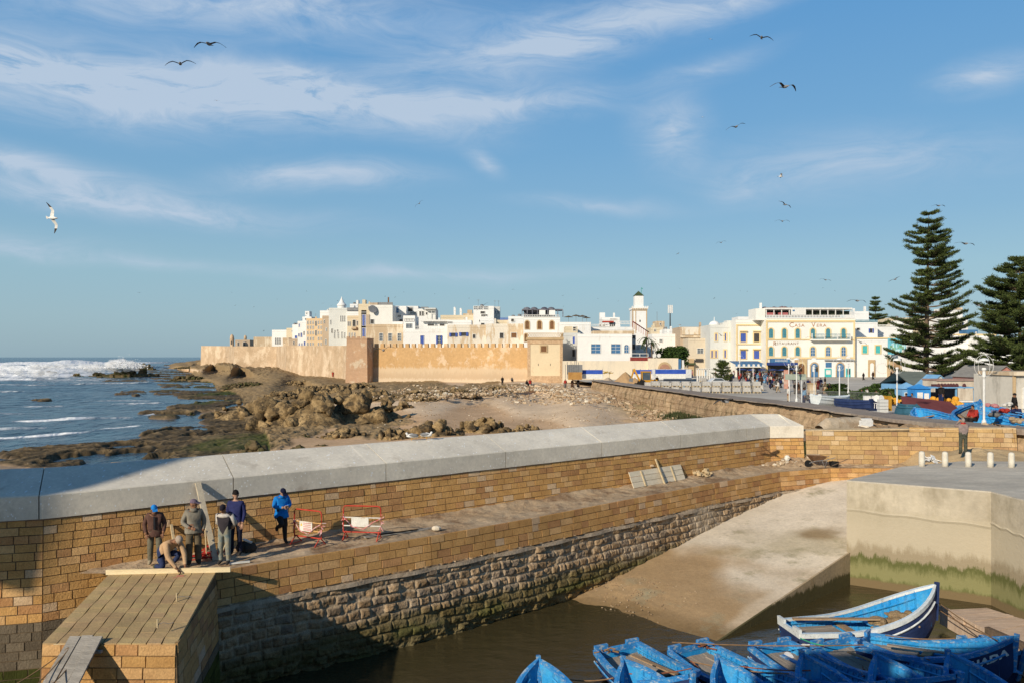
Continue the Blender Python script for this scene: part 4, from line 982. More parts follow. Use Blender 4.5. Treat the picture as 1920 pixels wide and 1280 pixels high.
crenel_wall([(-172,428,CZ+21/F*428),(-150,405,CZ+20.5/F*405),(-122,340,CZ+20/F*340),(-100.5,330,CZ+20/F*330),(-80,275,CZ+21/F*275),(-49,225,CZ+21.3/F*225),(-42,205,CZ+21/F*205)],'rampart_wall','pale stained rampart curving away to the sea point, left of the bastion',RAMP2,None,6)
t=thing('bastion','square reddish bastion tower with dark shaded side between the two ramparts','tower')
mb=MB(); Yb=193; x0,x1=(650-960)/F*Yb,(688-960)/F*Yb; zt=CZ+33/F*Yb
mb.add([(x0-.3,Yb-.3,1),(x1+.2,Yb-.3,1),(x1,Yb,zt),(x0,Yb,zt),(x0-.3,Yb+9,1),(x1+1.15,Yb+3.9,1),(x1+.95,Yb+3.9,zt),(x0,Yb+9,zt)],[(0,1,2,3),(3,2,6,7),(1,5,6,2),(0,3,7,4),(4,7,6,5)])
mb.build('wall',BAST,t); mb=MB(); mb.add([(x0-.08,Yb-.08,zt+.01),(x1+.08,Yb-.08,zt+.01),(x1+1,Yb+3.9,zt+.01),(x0-.08,Yb+9,zt+.01),(x0-.08,Yb-.08,zt+.35),(x1+.08,Yb-.08,zt+.35),(x1+1,Yb+3.9,zt+.35),(x0-.08,Yb+9,zt+.35)],[(0,1,5,4),(1,2,6,5),(2,3,7,6),(3,0,4,7),(4,5,6,7)]); [mb.bb(x0+k*1.3,x0+k*1.3+.7,Yb-.02,Yb+.5,zt+.36,zt+.7) for k in range(4)]; mb.build('parapet',BAST,t)
# watch post bits on the far rampart
def roundturret(px,pt,pb,wp,Y,label,mat=RAMP2):
    r=wp/2/F*Y; z0=CZ-(pb-HY)/F*Y; z1=CZ-(pt-HY)/F*Y; t=thing('sentry_turret',label,'turret',((px-960)/F*Y,Y,z0))
    h=z1-z0; mb=MB(); mb.lathe([(r,-.5),(r,h*.55),(r*1.12,h*.56),(r*1.12,h*.64)],n=14); mb.build('wall',mat,t)
    mb=MB(); mb.lathe([(r*1.0,h*.645),(r*.95,h*.78),(r*.7,h*.92),(r*.25,h),(.02,h*1.02)],n=14); mb.build('dome',mat,t)
    mb=MB(); mb.bb(-r*.25,r*.25,-r*1.06,-r*.9,h*.15,h*.45); mb.build('opening',DARK,t)
roundturret(435,627,649,7.5,372,'round domed sentry turret at the left of the far rampart gate')
roundturret(460,628.5,640,5,382,'small domed sentry turret on the right of the far rampart gate')
t=house(441,468.5,637,378,'brown stone gatehouse with arched openings on the far rampart',OLD,6,649,[(447,641,648,3.4,'dark_arch'),(457.5,641,648,4,'dark_arch')],'gatehouse',roof=0,name='gatehouse')
house(475.5,511,631.5,360,'plain low tan block on the far rampart',TAN,12,650,[],roof=0,cat='building',name='building')
house(530,541,633,322,'narrow tan stub tower rising from the far rampart',TAN,5,655,[],roof=0,name='building',cat='building')
house(541,558,635,318,'low grey brown wall block behind the far rampart',OLD,5,655,[(551,640,646,2,'dark')],roof=0,name='building',cat='building')
# --- medina houses left to right
Bw=[(p,633,645,2.2,'glass_arch') for p in (517,521,525)]
house(510,541,618.5,345,'long low white house with arched ground windows at the sea end of the town',WH,12,None,Bw,roof=0)
house(537,552,615,335,'narrow cream house beside the low white sea end house',CR,9,None,[(548,619,623,1.6,'dark')],roof=1)
house(548,560,608.5,326,'slim white house with a roof overhang and small blue window',WH2,9,None,[(555,629,634,4,'blue')])
house(558,575,602,318,'white stepped house with scattered blue windows',WH,9,None,[(560.5,625,631,2,'blue'),(565,624,632,2.4,'blue'),(570,621,628,1.6,'dark'),(561,643,648,1.4,'blue'),(566,643,648,1.4,'blue'),(571,640,647,2.4,'blue'),(561,607,613,1.5,'blue')])
house(567,584,594,327,'tall narrow white house with peaked roof block behind the stepped house',WH2,9,None,[(573,597,600,1.5,'dark')],roof=2)
house(572,580,583.5,330,'white stair turret, highest point of the left roofs',WH,4,None,[(575,586,589,1.3,'dark')],roof=0)
ow=[(577+5.0*i,y,y+5.5,1.7,'glass') for i in range(6) for y in (602,611,621,632,642) if not(i==3)]+[(592.5,602,611,2.4,'dark'),(592.5,619,629,2.4,'dark')]
house(574.5,605,597,300,'cream ochre house covered in rows of small windows',ORC,10,None,ow,roof=2)
house(604.5,616.5,592,296,'brown rough stone house between the ochre and the pale one',OLD,10,None,[(608,600,606,1.5,'dark'),(612,615,621,2,'glass'),(611,636,645,2,'glass')],roof=0)
house(600,617,582.5,308,'white rooftop house with chimney above the brown stone house',WH,8,None,[],roof=2)
t=house(616.5,651,577.5,285,'tall pale grey plastered house with conical domed roof turret',GRW,11,None,[(620,600,608,1.6,'glass'),(622.5,616,624,2,'dark'),(628,619,623,1.6,'dark'),(633,618,623,1.6,'dark'),(639,592,603,1.9,'glass_arch'),(642.4,592,603,1.9,'glass_arch'),(646,592,603,1.9,'glass_arch'),(627,622,634,1.6,'glass'),(634,622,634,1.6,'glass'),(641,622,634,1.6,'glass'),(646,623,634,1.6,'glass')],roof=0)
xx_,zz_=L(t,638.5,578); r_=8.5/F*285; mb=MB(); mb.lathe([(r_*.93,-.5),(r_*.93,.8),(r_*1.05,1.0),(r_*1.02,1.4),(r_*.62,2.1),(r_*.34,3.0),(r_*.12,3.9),(.03,4.5)],(xx_,2,zz_),16); mb.build('conical_turret',WH,t,smooth=False)
for q,(p0,p1,y) in enumerate([(617,620,574),(625,627,575),(598,601,577)]):
    pass
t=house(651,681,592,272,'cream house with balcony and ruined edge right of the domed house',CR,9,None,[(653,603,611,1.8,'dark'),(656.5,603,611,1.8,'dark'),(664,600,612,5.5,'dark'),(670,602,610,2,'dark'),(655,624,634,1.6,'glass'),(660,624,634,1.6,'glass'),(665,624,634,1.6,'glass'),(675,617,630,2,'dark'),(678,617,630,2,'dark')],roof=0)
sub(t,'balcony',659,669,613,617,TAN,-1,0)
t=house(650,674,584,283,'white roof terrace house with a long dark canopy, right of the cone dome',WH,9,None,[],roof=0); sub(t,'canopy',651,673,577,583,METAL,-.4,3)
house(656,671,570,292,'small white roof room high above the dark canopy',WH2,4,None,[],roof=1)
house(672,680,579,268,'narrow strip of bare red brick wall',REDB,5,None,[],roof=0)
house(677.5,687,582,262,'white tower house with two stacked tall blue bay windows',WH,8,None,[(681,590,611,3.2,'blue'),(684.5,590,611,2,'blue'),(681,615,634,3.2,'blue'),(684.5,615,634,2,'blue')],roof=0)
t=house(693,736,572,250,'big plain white block with dark roof railing and a smoke pipe',CV,10,None,[(698,599,607,6,'dark')],roof=0)
sub(t,'roof_screen',708,736,567,573,METAL,.2,.6); sub(t,'roof_screen',693,709,567.5,573,OLD,.2,.6); sub(t,'pipe',726,728.3,557,572,BRN,1,1.5)
mb=MB(); xx_,zz_=L(t,699,581); mb.lathe([(.06,0),(.9,.15),(1.35,.5)],(0,0,0),14); o=mb.build('satellite_dish',METAL,t,loc=(xx_,-.6,zz_)); o.rotation_euler=(R(70),0,R(20))
house(672,694,570,262,'cream rooftop block left of the big plain white block',CR,7,None,[(692,575,580,2.5,'dark')],roof=1)
wb=[(714.5,625,639,6,'dark_shut'),(731.3,625,639,6,'dark_shut'),(748.6,625,639,6,'dark_shut')]
t=house(686,756,608,228,'weathered tan plaster house with three white shuttered windows',TAN,9,None,[],roof=0)
for (p,a,b,wd,_) in wb:
    fr=window(t,L(t,p,0)[0],L(t,0,b)[1],L(t,0,a)[1],wd/F*228,'glass')
sub(t,'ruined_wall_top',686,693,590,608,OLD,0,1); sub(t,'roof_wall',735,755,603,608,WH,.1,.5); 
t=house(716,762,574,258,'white roof terrace house with blue framed glass room',WH,9,None,[(742,575,587,11,'lblue'),(749,591,595,5,'glass'),(752,599,607,6,'dark')],roof=0)
t=house(758,784,574,262,'white upper block with dark blue shade and stair rails',WH2,9,None,[(768,576,584,12,'dark'),(775,585,590,12,'glass')],roof=0); rail(t,758,784,588,592,WFR)
t=house(783,817,579,250,'white penthouse with grey columned veranda, right of the blue framed room',WH2,8,None,[(788,584,592,3,'dark'),(793,584,592,3,'dark'),(800,586,590,3,'dark')],roof=0)
sub(t,'veranda_roof',797,818,578,581,GRY,-1.8,2); rail(t,803,817,583,599,GRY,-1.7,.9,'veranda_columns',.09)
sub(t,'canopy',790,803,576,578,METAL,-1,1)
t=house(756,778,592,222,'white house corner with roofed balcony beside the tan plaster house',WH,9,None,[(767,607,615,11,'glass'),(769,625,627,6,'blue')],roof=0); rail(t,758,776,597,603,WFR,-.2); 
t=house(756,840,618,215,'wide white house with two blue shuttered doors and a railed roof terrace',WH,8,None,[(791.5,629,645,6.5,'blue'),(823.5,629,645,6,'glass_shut')],roof=0)
rail(t,778,837,611.5,617.5,WFR,.1,.6); 
t=house(794,840,603,224,'white terrace rooms with glass doors behind the roof railing',WH2,7,None,[(808,606,611,12,'dark'),(829,606,611,9,'dark'),(818,606,611,4,'glass')],roof=1)
sub(t,'canopy',790,842,600,603,WFR,-1.4,1)
t=house(839,912,609,212,'long white house with peeling plaster and blue shuttered windows, left half',WB,8,None,[(850,624,631,8,'dark_shut'),(869.5,623,630,9,'dark_shut'),(889,627,634,5,'dark')],roof=0)
t=house(911,983,607,211,'long white house with peeling plaster and a brown shuttered window, right half',WB,8,None,[(940.5,624,634,7,'dark'),(963.5,624,633,10,'brown'),(961,598,603,5,'dark')],roof=1)
house(840,884,600,222,'stepped low white roofs with a dark lean-to behind the peeling house',WH2,7,None,[(844,603,606,8,'dark')],roof=1)
t=house(826,888,591,246,'low cream roofs with two white chimney towers',CR,9,None,[],roof=0)
for p,y in((852,577),(863.5,579)):
    a,zb=L(t,p-1.8,592); b,zt=L(t,p+1.8,y); mb=MB(); mb.bb(a,b,1,1.6,zb,zt); mb.bb(a-.1,b+.1,.9,1.7,zt-.9,zt-.7); mb.ell(((a+b)/2,1.3,zt),(.35,.35,.3)); mb.build('chimney',WH,t)
house(868,890,588,252,'tan rendered roof room beside the white chimneys',TAN,7,None,[],roof=1)
t=house(887.5,926,574,240,'tall white apartment block with rows of small windows and a glazed top floor',WH,9,None,[(892,575,580,7,'glass'),(901,575,580,7,'glass'),(911,575,580,7,'glass'),(905,584,588,8,'dark'),(904,590,593,3,'dark'),(908,590,593,3,'dark'),(912,590,593,3,'dark'),(900,600,603,3,'dark'),(910,600,603,3,'dark'),(917,600,603,3,'dark')],roof=1)
house(926,937.5,575,246,'shaded grey wing of the tall white apartment block',GRY,7,None,[(929,583,589,3,'glass'),(934,583,589,3,'glass')],roof=1)  # shaded side of the white block painted in as grey plaster
t=house(900,926,597,226,'stepped white rooms in front of the tall apartment block',WH2,6,None,[(905,606,612,6,'dark')],roof=1)
t=house(930,956,600,232,'roofs with orange clay edge and blue solar tubes behind the peeling house',CR,6,None,[],roof=0); rail(t,938,954,596,600,BLUE,0,.3,'solar_tubes',.1)
house(953,984,593,228,'white stepped block left of the three arched windows',WH,8,None,[(962,600,604,5,'dark')],roof=1)
t=house(982,1050,594,204,'white house with three tall brown arched windows and dark roof pavilion',WH2,9,None,[(988.5,602,617,6.5,'brown_arch_sand'),(1011.5,602,617,6.5,'brown_arch_sand'),(1034.8,602,617,6.5,'brown_arch_sand'),(986,626,640,4,'brown_arch_sand')],roof=0)
rail(t,979,1048,590.5,595,WFR,-.1,.45)
a,zb=L(t,979,590); b,zt=L(t,1056,580); mb=MB()
mb.bb(a,b,1,6,zt-.15,zt+.12); [mb.bb(a+(b-a)*q/8-.1,a+(b-a)*q/8+.1,1,1.2,zb-.6,zt-.15) for q in range(9)]; mb.bb(a+.5,b-2,4,5.8,zb-.6,zt-.16)
for q in (.12,.3,.55,.72): mb.ell((a+(b-a)*q,2.6,zt+.1),(1.0,.9,.65),10,5)
mb.build('roof_pavilion',M('pavilion_dark',(.06,.06,.09),(.22,.22,.24),sc=.8),t)
for q in(.42,.66): mb=MB(); mb.bb(a+(b-a)*q,a+(b-a)*q+1.6,.8,2.6,zb,zt-.2); mb.build('roof_room',WH,t)
# square tower
Yt=176; t=thing('square_tower','square cream tower with brick corners and lattice rail at the end of the rampart','tower')
x0,x1=(989-960)/F*Yt,(1055-960)/F*Yt; zt=CZ+44/F*Yt; D=8; X1b=(1071-960)/F*(Yt+D)
TW=white(11,(.70,.57,.38),c3=(.5,.36,.2),lo=.6,hi=.7)
mb=MB(); mb.bb(x0+.5,x1-.5,Yt,Yt+D,1,zt-.9); mb.build('wall',TW,t)
mb=MB()
for xx in (x0-.02,x1-.62): mb.bb(xx,xx+.64,Yt-.08,Yt+.5,1,zt-.9)
mb.bb(x0,x1,Yt-.1,Yt+.2,1,3.9+.9); mb.bb(x0-.05,x1+.05,Yt-.12,Yt+.2,zt-2.4,zt-1.5); mb.build('brick_corners',M('tower_brick',(.42,.27,.16),(.58,.42,.26),sc=2.5,bump=.6,bsc=6),t)
mb=MB(); mb.bb(x0-.25,x1+.25,Yt-.3,Yt+D+.1,zt-1.49,zt-.9); mb.bb(x1-.5,x1+.0,Yt+.5,Yt+D,1,zt-1.5); mb.build('cornice',SANDST,t)
mb=MB(); n=15
for q in range(n):
    a=x0+(x1-x0)*q/n; b=x0+(x1-x0)*(q+1)/n
    for (p,r) in ((a,b),(b,a)): mb.bar((p,Yt-.1,zt-.88),(r,Yt-.1,zt-.02),.12,.1)
for q in range(10):
    a=Yt+D*q/10;b=Yt+D*(q+1)/10
    for (p,r) in ((a,b),(b,a)): mb.bar((x1+.1,p,zt-.88),(x1+.1,r,zt-.02),.1,.12)
mb.bb(x0-.1,x1+.2,Yt-.17,Yt-.03,zt-.02,zt+.1); mb.build('lattice_rail',SANDST,t)
fr=window(t,(1019.5-960)/F*Yt,CZ-(659-HY)/F*Yt,CZ-(648.5-HY)/F*Yt,1.2,'brown_sand',Yt-.05)
mb=MB(); [mb.bb((p-960)/F*Yt-.06,(p-960)/F*Yt+.06,Yt-.02,Yt+.1,CZ-(685-HY)/F*Yt,CZ-(681-HY)/F*Yt) for p in (1009.4,1032)]; mb.build('slit',DARK,t)
mb=MB(); mb.bb(x1+.0,x1+.04,Yt+3.2,Yt+4.6,CZ-(661-HY)/F*Yt,CZ-(643-HY)/F*Yt); mb.build('side_window',DARK,t)
t=house(1055,1088,624,186,'grey shaded recessed wall with blue window behind the square tower',GRY,8,None,[(1078,631,644,9,'blue'),(1078,655,668,10,'dark')],roof=0)  # grey plaster carries the shade of the recess
t=house(1048,1108,604,196,'white house with thatched parasols on its terrace',WH,9,None,[],roof=0)
house(1060,1083,612,190,'low house with pale stone coping and a dark arched niche',CR,5,None,[(1077,613,620,5,'dark')],roof=0)
def parasol(px,pt,wp,Y,label,mat,group,h=2.4,k=.35):
    r=wp/2/F*Y; z=CZ-(pt-HY)/F*Y; t=thing('parasol',label,'parasol',((px-960)/F*Y,Y,z-h),0,group)
    mb=MB(); mb.tube([(0,0,0),(0,0,h-.1)],.04,5); mb.build('pole',METAL,t); mb=MB(); mb.lathe([(r,h-r*k),(r*.96,h-r*k+.08),(r*.5,h-r*k*.4),(.04,h)],n=8); mb.build('canopy',mat,t)
for q,(p,y,w_) in enumerate([(1066,592,17),(1080,590,16),(1092,591,18),(1100,594,15)]): parasol(p,y,w_,199,'thatched parasol on the white terrace, number %s from its left end'%['one','two','three','four'][q],THATCH,'thatched parasols on the roof terrace')
t=house(1104,1186,613,205,'long roof terrace house with white balustrades, red awning and parasols',WH2,9,None,[(1148,605,612,10,'dark'),(1125,608,613,3,'brown'),(1132,608,613,3,'brown')],roof=2)
rail(t,1150,1184,602,608,WFR,-.1,.35); rail(t,1110,1150,608,613,WFR,-.1,.5); sub(t,'red_awning',1130,1150,602,605,M('red_cloth',(.4,.07,.05),sc=2),-1,1)
house(1128,1162,595,222,'white roof room with flat slab behind the red awning',WH,6,None,[(1150,598,600,12,'dark')],roof=1)
t=house(1083,1185,626,178,'wide white building with two blue gridded windows and an arched one',WH,9,None,[(1117,645,662,17,'lblue'),(1154.5,645,662,17,'lblue'),(1174.5,646,661,8,'lblue_arch')],roof=0,cat='building')
mb=MB(); a,zb=L(t,1112,626); b,zt=L(t,1190,620); mb.bb(a,b,.4,5,zb,zt); mb.build('stone_parapet',TAN,t)
t=house(1184,1192,630,184,'grey shaded side wing of the wide white building with dark balcony',GRY,8,None,[(1188,629,636,6,'dark'),(1188,645,655,6,'dark')],roof=0,cat='building')  # shade of this side put into the grey plaster
t=house(1192,1231,655,186,'low white house with sloping gable beside the tree',WH,8,None,[],roof=0)
mb=MB(); a,z0_=L(t,1200,655); b,z1_=L(t,1231,655); mb.prism([(a,z0_),(b,z0_),(a,z0_+1.25)],.2,7.8); mb.build('gable',WH,t)
t=house(1184,1220,669,176,'low red terrace with white railing below the shaded wing',M('red_paint',(.35,.06,.05),(.2,.05,.04),sc=1.2),5,None,[],roof=0,cat='terrace',name='terrace'); rail(t,1184,1215,662,669,WFR,-.1,1.3)
for p in(1227,1235.5):
    mb=MB(); z=CZ-(666-HY)/F*175; mb.lathe([(.28,-.06),(.44,-.06),(.44,.06),(.28,.06)],n=16); o=mb.build('round_sign',WFR); o.location=((p-960)/F*175,175,z); o.rotation_euler=(R(90),0,0); tag(o,'white ring shaped emblem on the wall top, %s of the pair'%('left' if p<1230 else 'right'),'sign','ring emblems')
# stair truss
t=thing('external_stair','red railed outdoor stair descending beside the minaret foot','stair'); mb=MB()
for dx in(0,1.0): mb.bar(W(1186+dx,603,198),W(1217,623,198),.25,.2)
for q in range(8): a=W(1186+q*4,603+q*2.6,198); mb.bar(a,a+Vector((0,0,-1.6)),.1,.1)
mb.build('rail',M('red_steel',(.38,.08,.07),sc=2),t)
# minaret
Ym=262; t=thing('minaret','white square minaret with green pyramid roof and brick edges','minaret',((1199.5-960)/F*Ym,Ym,0)); s=lambda p:p/F*Ym; z=lambda y:CZ-(y-HY)/F*Ym
mb=MB(); w_=s(15); mb.bb(-w_*.93,w_*.93,0,2*w_,0,z(581)); mb.build('shaft',WH,t)
mb=MB(); [mb.bb(a*w_*.93-.35*(a>0)*1,a*w_*.93+.35*(a<0),-.06,.3,4,z(581)) for a in(-1,1)]; mb.bb(-w_*.93,w_*.93,-.07,-.005,z(583),z(581)-.0); mb.bb(-w_*.55,-w_*.45,-.07,-.01,z(625),z(583.1)); mb.build('brick_edges',SANDST,t)
mb=MB(); mb.bb(-w_*1.03,w_*1.03,-.25,2*w_+.2,z(581)+.01,z(577)); 
for q in range(9): x=-w_*1.03+w_*2.06*q/8.5; mb.box((x+.25,-.05,z(575.5)),(.42,.35,s(3)),taper=.6)
for q in range(9): x=-w_*.98+w_*1.96*q/9; mb.bb(x+.08,x+.5,-.3,-.26,z(580.6),z(578.4),1)
mb.build('gallery',[WH,SANDST],t)
u_=s(8.2); mb=MB(); mb.bb(-u_,u_,w_-u_,w_+u_,z(577),z(554)); mb.build('lantern',WH,t)
mb=MB(); g=s(9.2); mb.add([(-g,w_-g,z(554)),(g,w_-g,z(554)),(g,w_+g,z(554)),(-g,w_+g,z(554)),(0,w_,z(544.5))],[(0,1,4),(1,2,4),(2,3,4),(3,0,4),(3,2,1,0)]); mb.build('roof',GREEN,t)
mb=MB(); mb.tube([(s(5.5),w_,z(553)),(s(5.5),w_,z(538))],.12,5); mb.bar((s(5.5),w_,z(539.5)),(s(8.5),w_,z(540.5)),.15,.3); mb.build('flag_post',M('teal_paint',(.1,.35,.33),sc=3),t)
mb=MB(); mb.bb(-.12,.3,-.04,.02,z(604),z(600)); mb.build('window',DARK,t)
# telecom mast
Yc=240; t=thing('telecom_mast','dark telecom mast with white antenna panels on a roof','mast',((1256.5-960)/F*Yc,Yc,CZ-(625-HY)/F*Yc)); s=lambda p:p/F*Yc
mb=MB(); mb.tube([(0,0,0),(0,0,s(41))],[.22,.16],8); mb.build('pole',M('dark_steel',(.05,.05,.05),sc=3),t)
for dx in(-3.3,0.2,3.3): mb=MB(); mb.box((s(dx),-.2,s(45)),(.42,.3,s(15)),None,0); mb.build('antenna_panel',STEELW,t)
mb=MB(); [mb.bar((0,0,s(h)),(s(3.8),-.2,s(h)),.1,.1) or mb.bar((0,0,s(h)),(s(-3.8),-.2,s(h)),.1,.1) for h in(39,50)]; mb.build('bracket',METAL,t)
t=thing('thin_aerial','thin aerial rod left of the telecom mast','aerial',W(1232,604,250)); mb=MB(); mb.tube([(0,0,0),(0,0,3.4)],.06,5); mb.build('rod',METAL,t)
house(1220,1251,614,232,'jumble of small roof rooms with tan wall near the telecom mast',CR,8,None,[(1228,617,621,3,'dark')],roof=2)
house(1230,1246,602,245,'square brown stub tower behind the roofs',TAN,6,None,[(1238,606,609,2,'dark')],roof=0,name='building',cat='building')
house(1246,1275,617,226,'white roof steps right of the telecom mast',WH2,6,None,[],roof=2)
house(1223,1279,626,212,'white terrace house with small window behind the round tree',WH,8,None,[(1239,636,641,5,'glass')],roof=1)
# boundary wall with arched gate
t=house(1055,1216,676,170,'long cream plaster boundary wall left part, behind the sand heaps',white(12,(.72,.62,.47),c3=(.52,.46,.38),lo=.5,hi=.7),1,None,[],'wall',lip=False,roof=0,name='boundary_wall')
t=house(1216,1272,671,169,'cream wall with horseshoe arch gate and brown door',white(12,(.7,.6,.45)),1,None,[],'wall',lip=False,roof=0,name='gate_wall')
cx,zb=L(t,1246,702); mb=MB(); mb.prism(arch(s(25)*.70,3.4,CZ-(678-HY)/F*169,12),-.25,-.01); o=mb.build('arch_frame',SANDST,t,loc=(cx,0,0)); mb=MB(); mb.prism(arch(2.3,3.4,CZ-(682-HY)/F*169,12),-.3,-.252); mb.build('door',M('pinkish_door',(.4,.22,.15),sc=2),o)
# old tan building & blocks to Casa
t=house(1275,1334,613,206,'old unpainted stone house with broken roofline behind the round tree',OLD,10,None,[],roof=1)
sub(t,'upper_plaster',1278,1331,613.5,628,WB,-.25,-.02); sub(t,'cornice',1275,1334,629,633,TAN,-.5,-.02)
t=house(1290,1332,634,200,'pale tan house with shutters and shop canopy below',white(13,(.62,.53,.40),c3=(.45,.36,.26)),8,None,[(1313,653,662,11,'glass')],roof=0)
sub(t,'shop_canopy',1283,1302,680,683,GREEN,-1.5,0); sub(t,'pillar',1290,1300,672,704,SANDST,-.8,-.02); sub(t,'sign_board',1304,1318,672,678,DARK,-.35,-.02)
t=house(1331.5,1380,609,195,'pale grey white house with narrow blue windows and stepped roof',GRW,10,None,[(1342.5,626,639,2.6,'blue_trim'),(1360,625,639,2.6,'blue_trim'),(1371,625,639,3,'blue_trim'),(1335,657,670,2.6,'blue_trim'),(1342.5,657,670,2.6,'blue_trim'),(1359.5,656,670,3,'blue_trim')],roof=0)
sub(t,'raised_parapet',1363,1380,601,609,GRW,0,3); sub(t,'raised_parapet',1355,1363,605,609,GRW,0,3)
mb=MB(); xx_,zz_=L(t,1345,609); r_=s(10)*.8; mb.lathe([(r_,-.3),(r_,.2),(r_*.8,.75),(r_*.4,1.05),(.02,1.15)],(xx_,3,zz_),14); mb.tube([(xx_,3,zz_+1),(xx_,3,zz_+2.1)],.08,5); mb.build('dome',WH,t)
sub(t,'door_surround',1368,1375,680,700,TAN,-.25,-.02)
t=house(1379.5,1436,600,190,'white house with yellow trim and four blue shuttered windows, attached left of the large one',CV,10,None,[(1393.5,625,641,10,'blue_trim'),(1418.5,625,641,10,'dark_trim'),(1393.5,657,672,10,'blue_trim'),(1418.5,657,672,10,'blue_trim')],roof=0)
for (a,b,c,d) in((1380,1436,608,611),(1380,1436,644,646),(1380,1436,676,679)): sub(t,'trim_band',a,b,c,d,TRIM,-.18,-.01)
for p in(1380,1431): sub(t,'trim_pilaster',p,p+3,611,676,TRIM,-.14,-.01)
for p in(1393.5,1418.5):
    for y in(620,653): sub(t,'window_hood',p-7,p+7,y,y+2,TRIM,-.5,-.13)
sub(t,'shop_front',1382,1434,688,706,DARK,-.05,-.01)
house(1384,1420,594,206,'white roof block behind the small yellow trimmed house',WH,6,None,[],roof=0)
# Casa Vera
CVy=186; wl=[(p,616,634,8,'teal_arch_trim') for p in(1445.5,1470.5,1495.5,1524,1552.5,1581.5)]+[(p,650,667,8,s_) for p,s_ in((1445.5,'teal_arch_trim'),(1470.5,'teal_arch_trim'),(1495.5,'teal_arch_trim'),(1524,'lblue_arch_trim'),(1552.5,'lblue_arch_trim'),(1581.5,'lblue_arch_trim'))]
t=house(1436,1603,596,CVy,'large white hotel restaurant with yellow trim, arched teal windows and painted name',CV,14,None,wl,'hotel',roof=0,name='hotel_building')
for (a,b,c,d) in((1436,1603,600.5,604),(1436,1603,635.5,637.5),(1436,1603,669,672)): sub(t,'trim_band',a,b,c,d,TRIM,-.2,-.01)
for p in(1436,1600): sub(t,'trim_pilaster',p,p+3,604,706,TRIM,-.16,-.01)
sub(t,'balcony_slab',1518,1591,636,638.5,CV,-1.3,-.21); rail(t,1519,1541,626.5,636,TEAL,-1.25,.3,'balcony_railing',.03); rail(t,1543,1565,626.5,636,TEAL,-1.25,.3,'balcony_railing',.03); rail(t,1567,1589,626.5,636,TEAL,-1.25,.3,'balcony_railing',.03)
for p in(1518,1541.2,1565.2,1589.2): sub(t,'balcony_post',p,p+1.6,625.5,636,WFR,-1.35,-1.15)
rail(t,1437,1603,591,597,WH,-.1,.35,'balustrade',.09)
sub(t,'roof_room',1420,1438,578,600,CV,1.2,7); sub(t,'chimney',1430,1433.5,567,579,WH,2,2.6)
sub(t,'terrace_roof',1437,1600,577,580,WFR,.5,7); 
for q in range(12): p=1438+q*14.5; sub(t,'terrace_post',p,p+1.3,580,592,WFR,.7,.9)
sub(t,'terrace_interior',1440,1598,580.2,592,DARK,6.5,6.9); sub(t,'terrace_banner',1484,1512,578.5,590.5,WFR,.3,.45)
for (p0,p1) in((1440,1456),(1463,1480)): sub(t,'terrace_seats',p0,p1,586,591,M('rose_cloth',(.45,.15,.15),sc=2),.9,1.6)
for q in range(4): sub(t,'green_screen',1515+q*22,1534+q*22,582.5,589.5,M('dark_green_mesh',(.07,.08,.05),sc=3),2.2,2.3)
mb=MB()
for q in range(26): 
    x,zz_=L(t,1438+_rh.random()*58,577); mb.ell((x,_rh.uniform(1,6),zz_+.1),(_rh.uniform(.2,.7),.5,_rh.uniform(.15,.4)),7,4)
mb.build('roof_clutter',M('clutter',(.2,.1,.08),(.1,.12,.16),sc=1.5),t)
# lettering
def text(txt,x,y,z,size,mat,par=None,name='lettering',ext=.02,rot=(R(90),0,0),sx=1,al='CENTER'):
    c=bpy.data.curves.new(name,'FONT'); c.body=txt; c.size=size; c.extrude=ext; c.align_x=al; c.resolution_u=2; c.offset=.012*(size<.6); c.space_character=1.15
    o=bpy.data.objects.new('tmp',c); COL.objects.link(o); dg=bpy.context.evaluated_depsgraph_get(); dg.update()
    me=bpy.data.meshes.new_from_object(o.evaluated_get(dg)); bpy.data.objects.remove(o); me.name=name; me.materials.clear(); me.materials.append(mat)
    r=bpy.data.objects.new(name,me); COL.objects.link(r); r.location=(x,y,z); r.rotation_euler=rot; r.scale=(sx,1,1)
    if par: r.parent=par
    return r
RED=M('faded_red_paint',(.42,.20,.10),(.5,.3,.18),sc=3); DKP=M('faded_dark_paint',(.3,.2,.13),sc=3)
x,zz_=L(t,1484,614); text('C',x,-.03,zz_,1.75,RED,t); x,zz_=L(t,1499,613); text('ASA',x,-.03,zz_,1.05,RED,t,sx=1.2)
x,zz_=L(t,1525,613.5); text('V',x,-.03,zz_,1.6,RED,t); x,zz_=L(t,1540,613); text('ERA',x,-.03,zz_,1.05,RED,t,sx=1.2)
x,zz_=L(t,1452.5,647.5); text('R',x,-.03,zz_,1.35,RED,t); x,zz_=L(t,1475,646); text('ESTAURANT',x,-.03,zz_,.85,DKP,t,sx=1.12)
sub(t,'banner_mark',1487,1491,581,584,LBLUE,.27,.295)
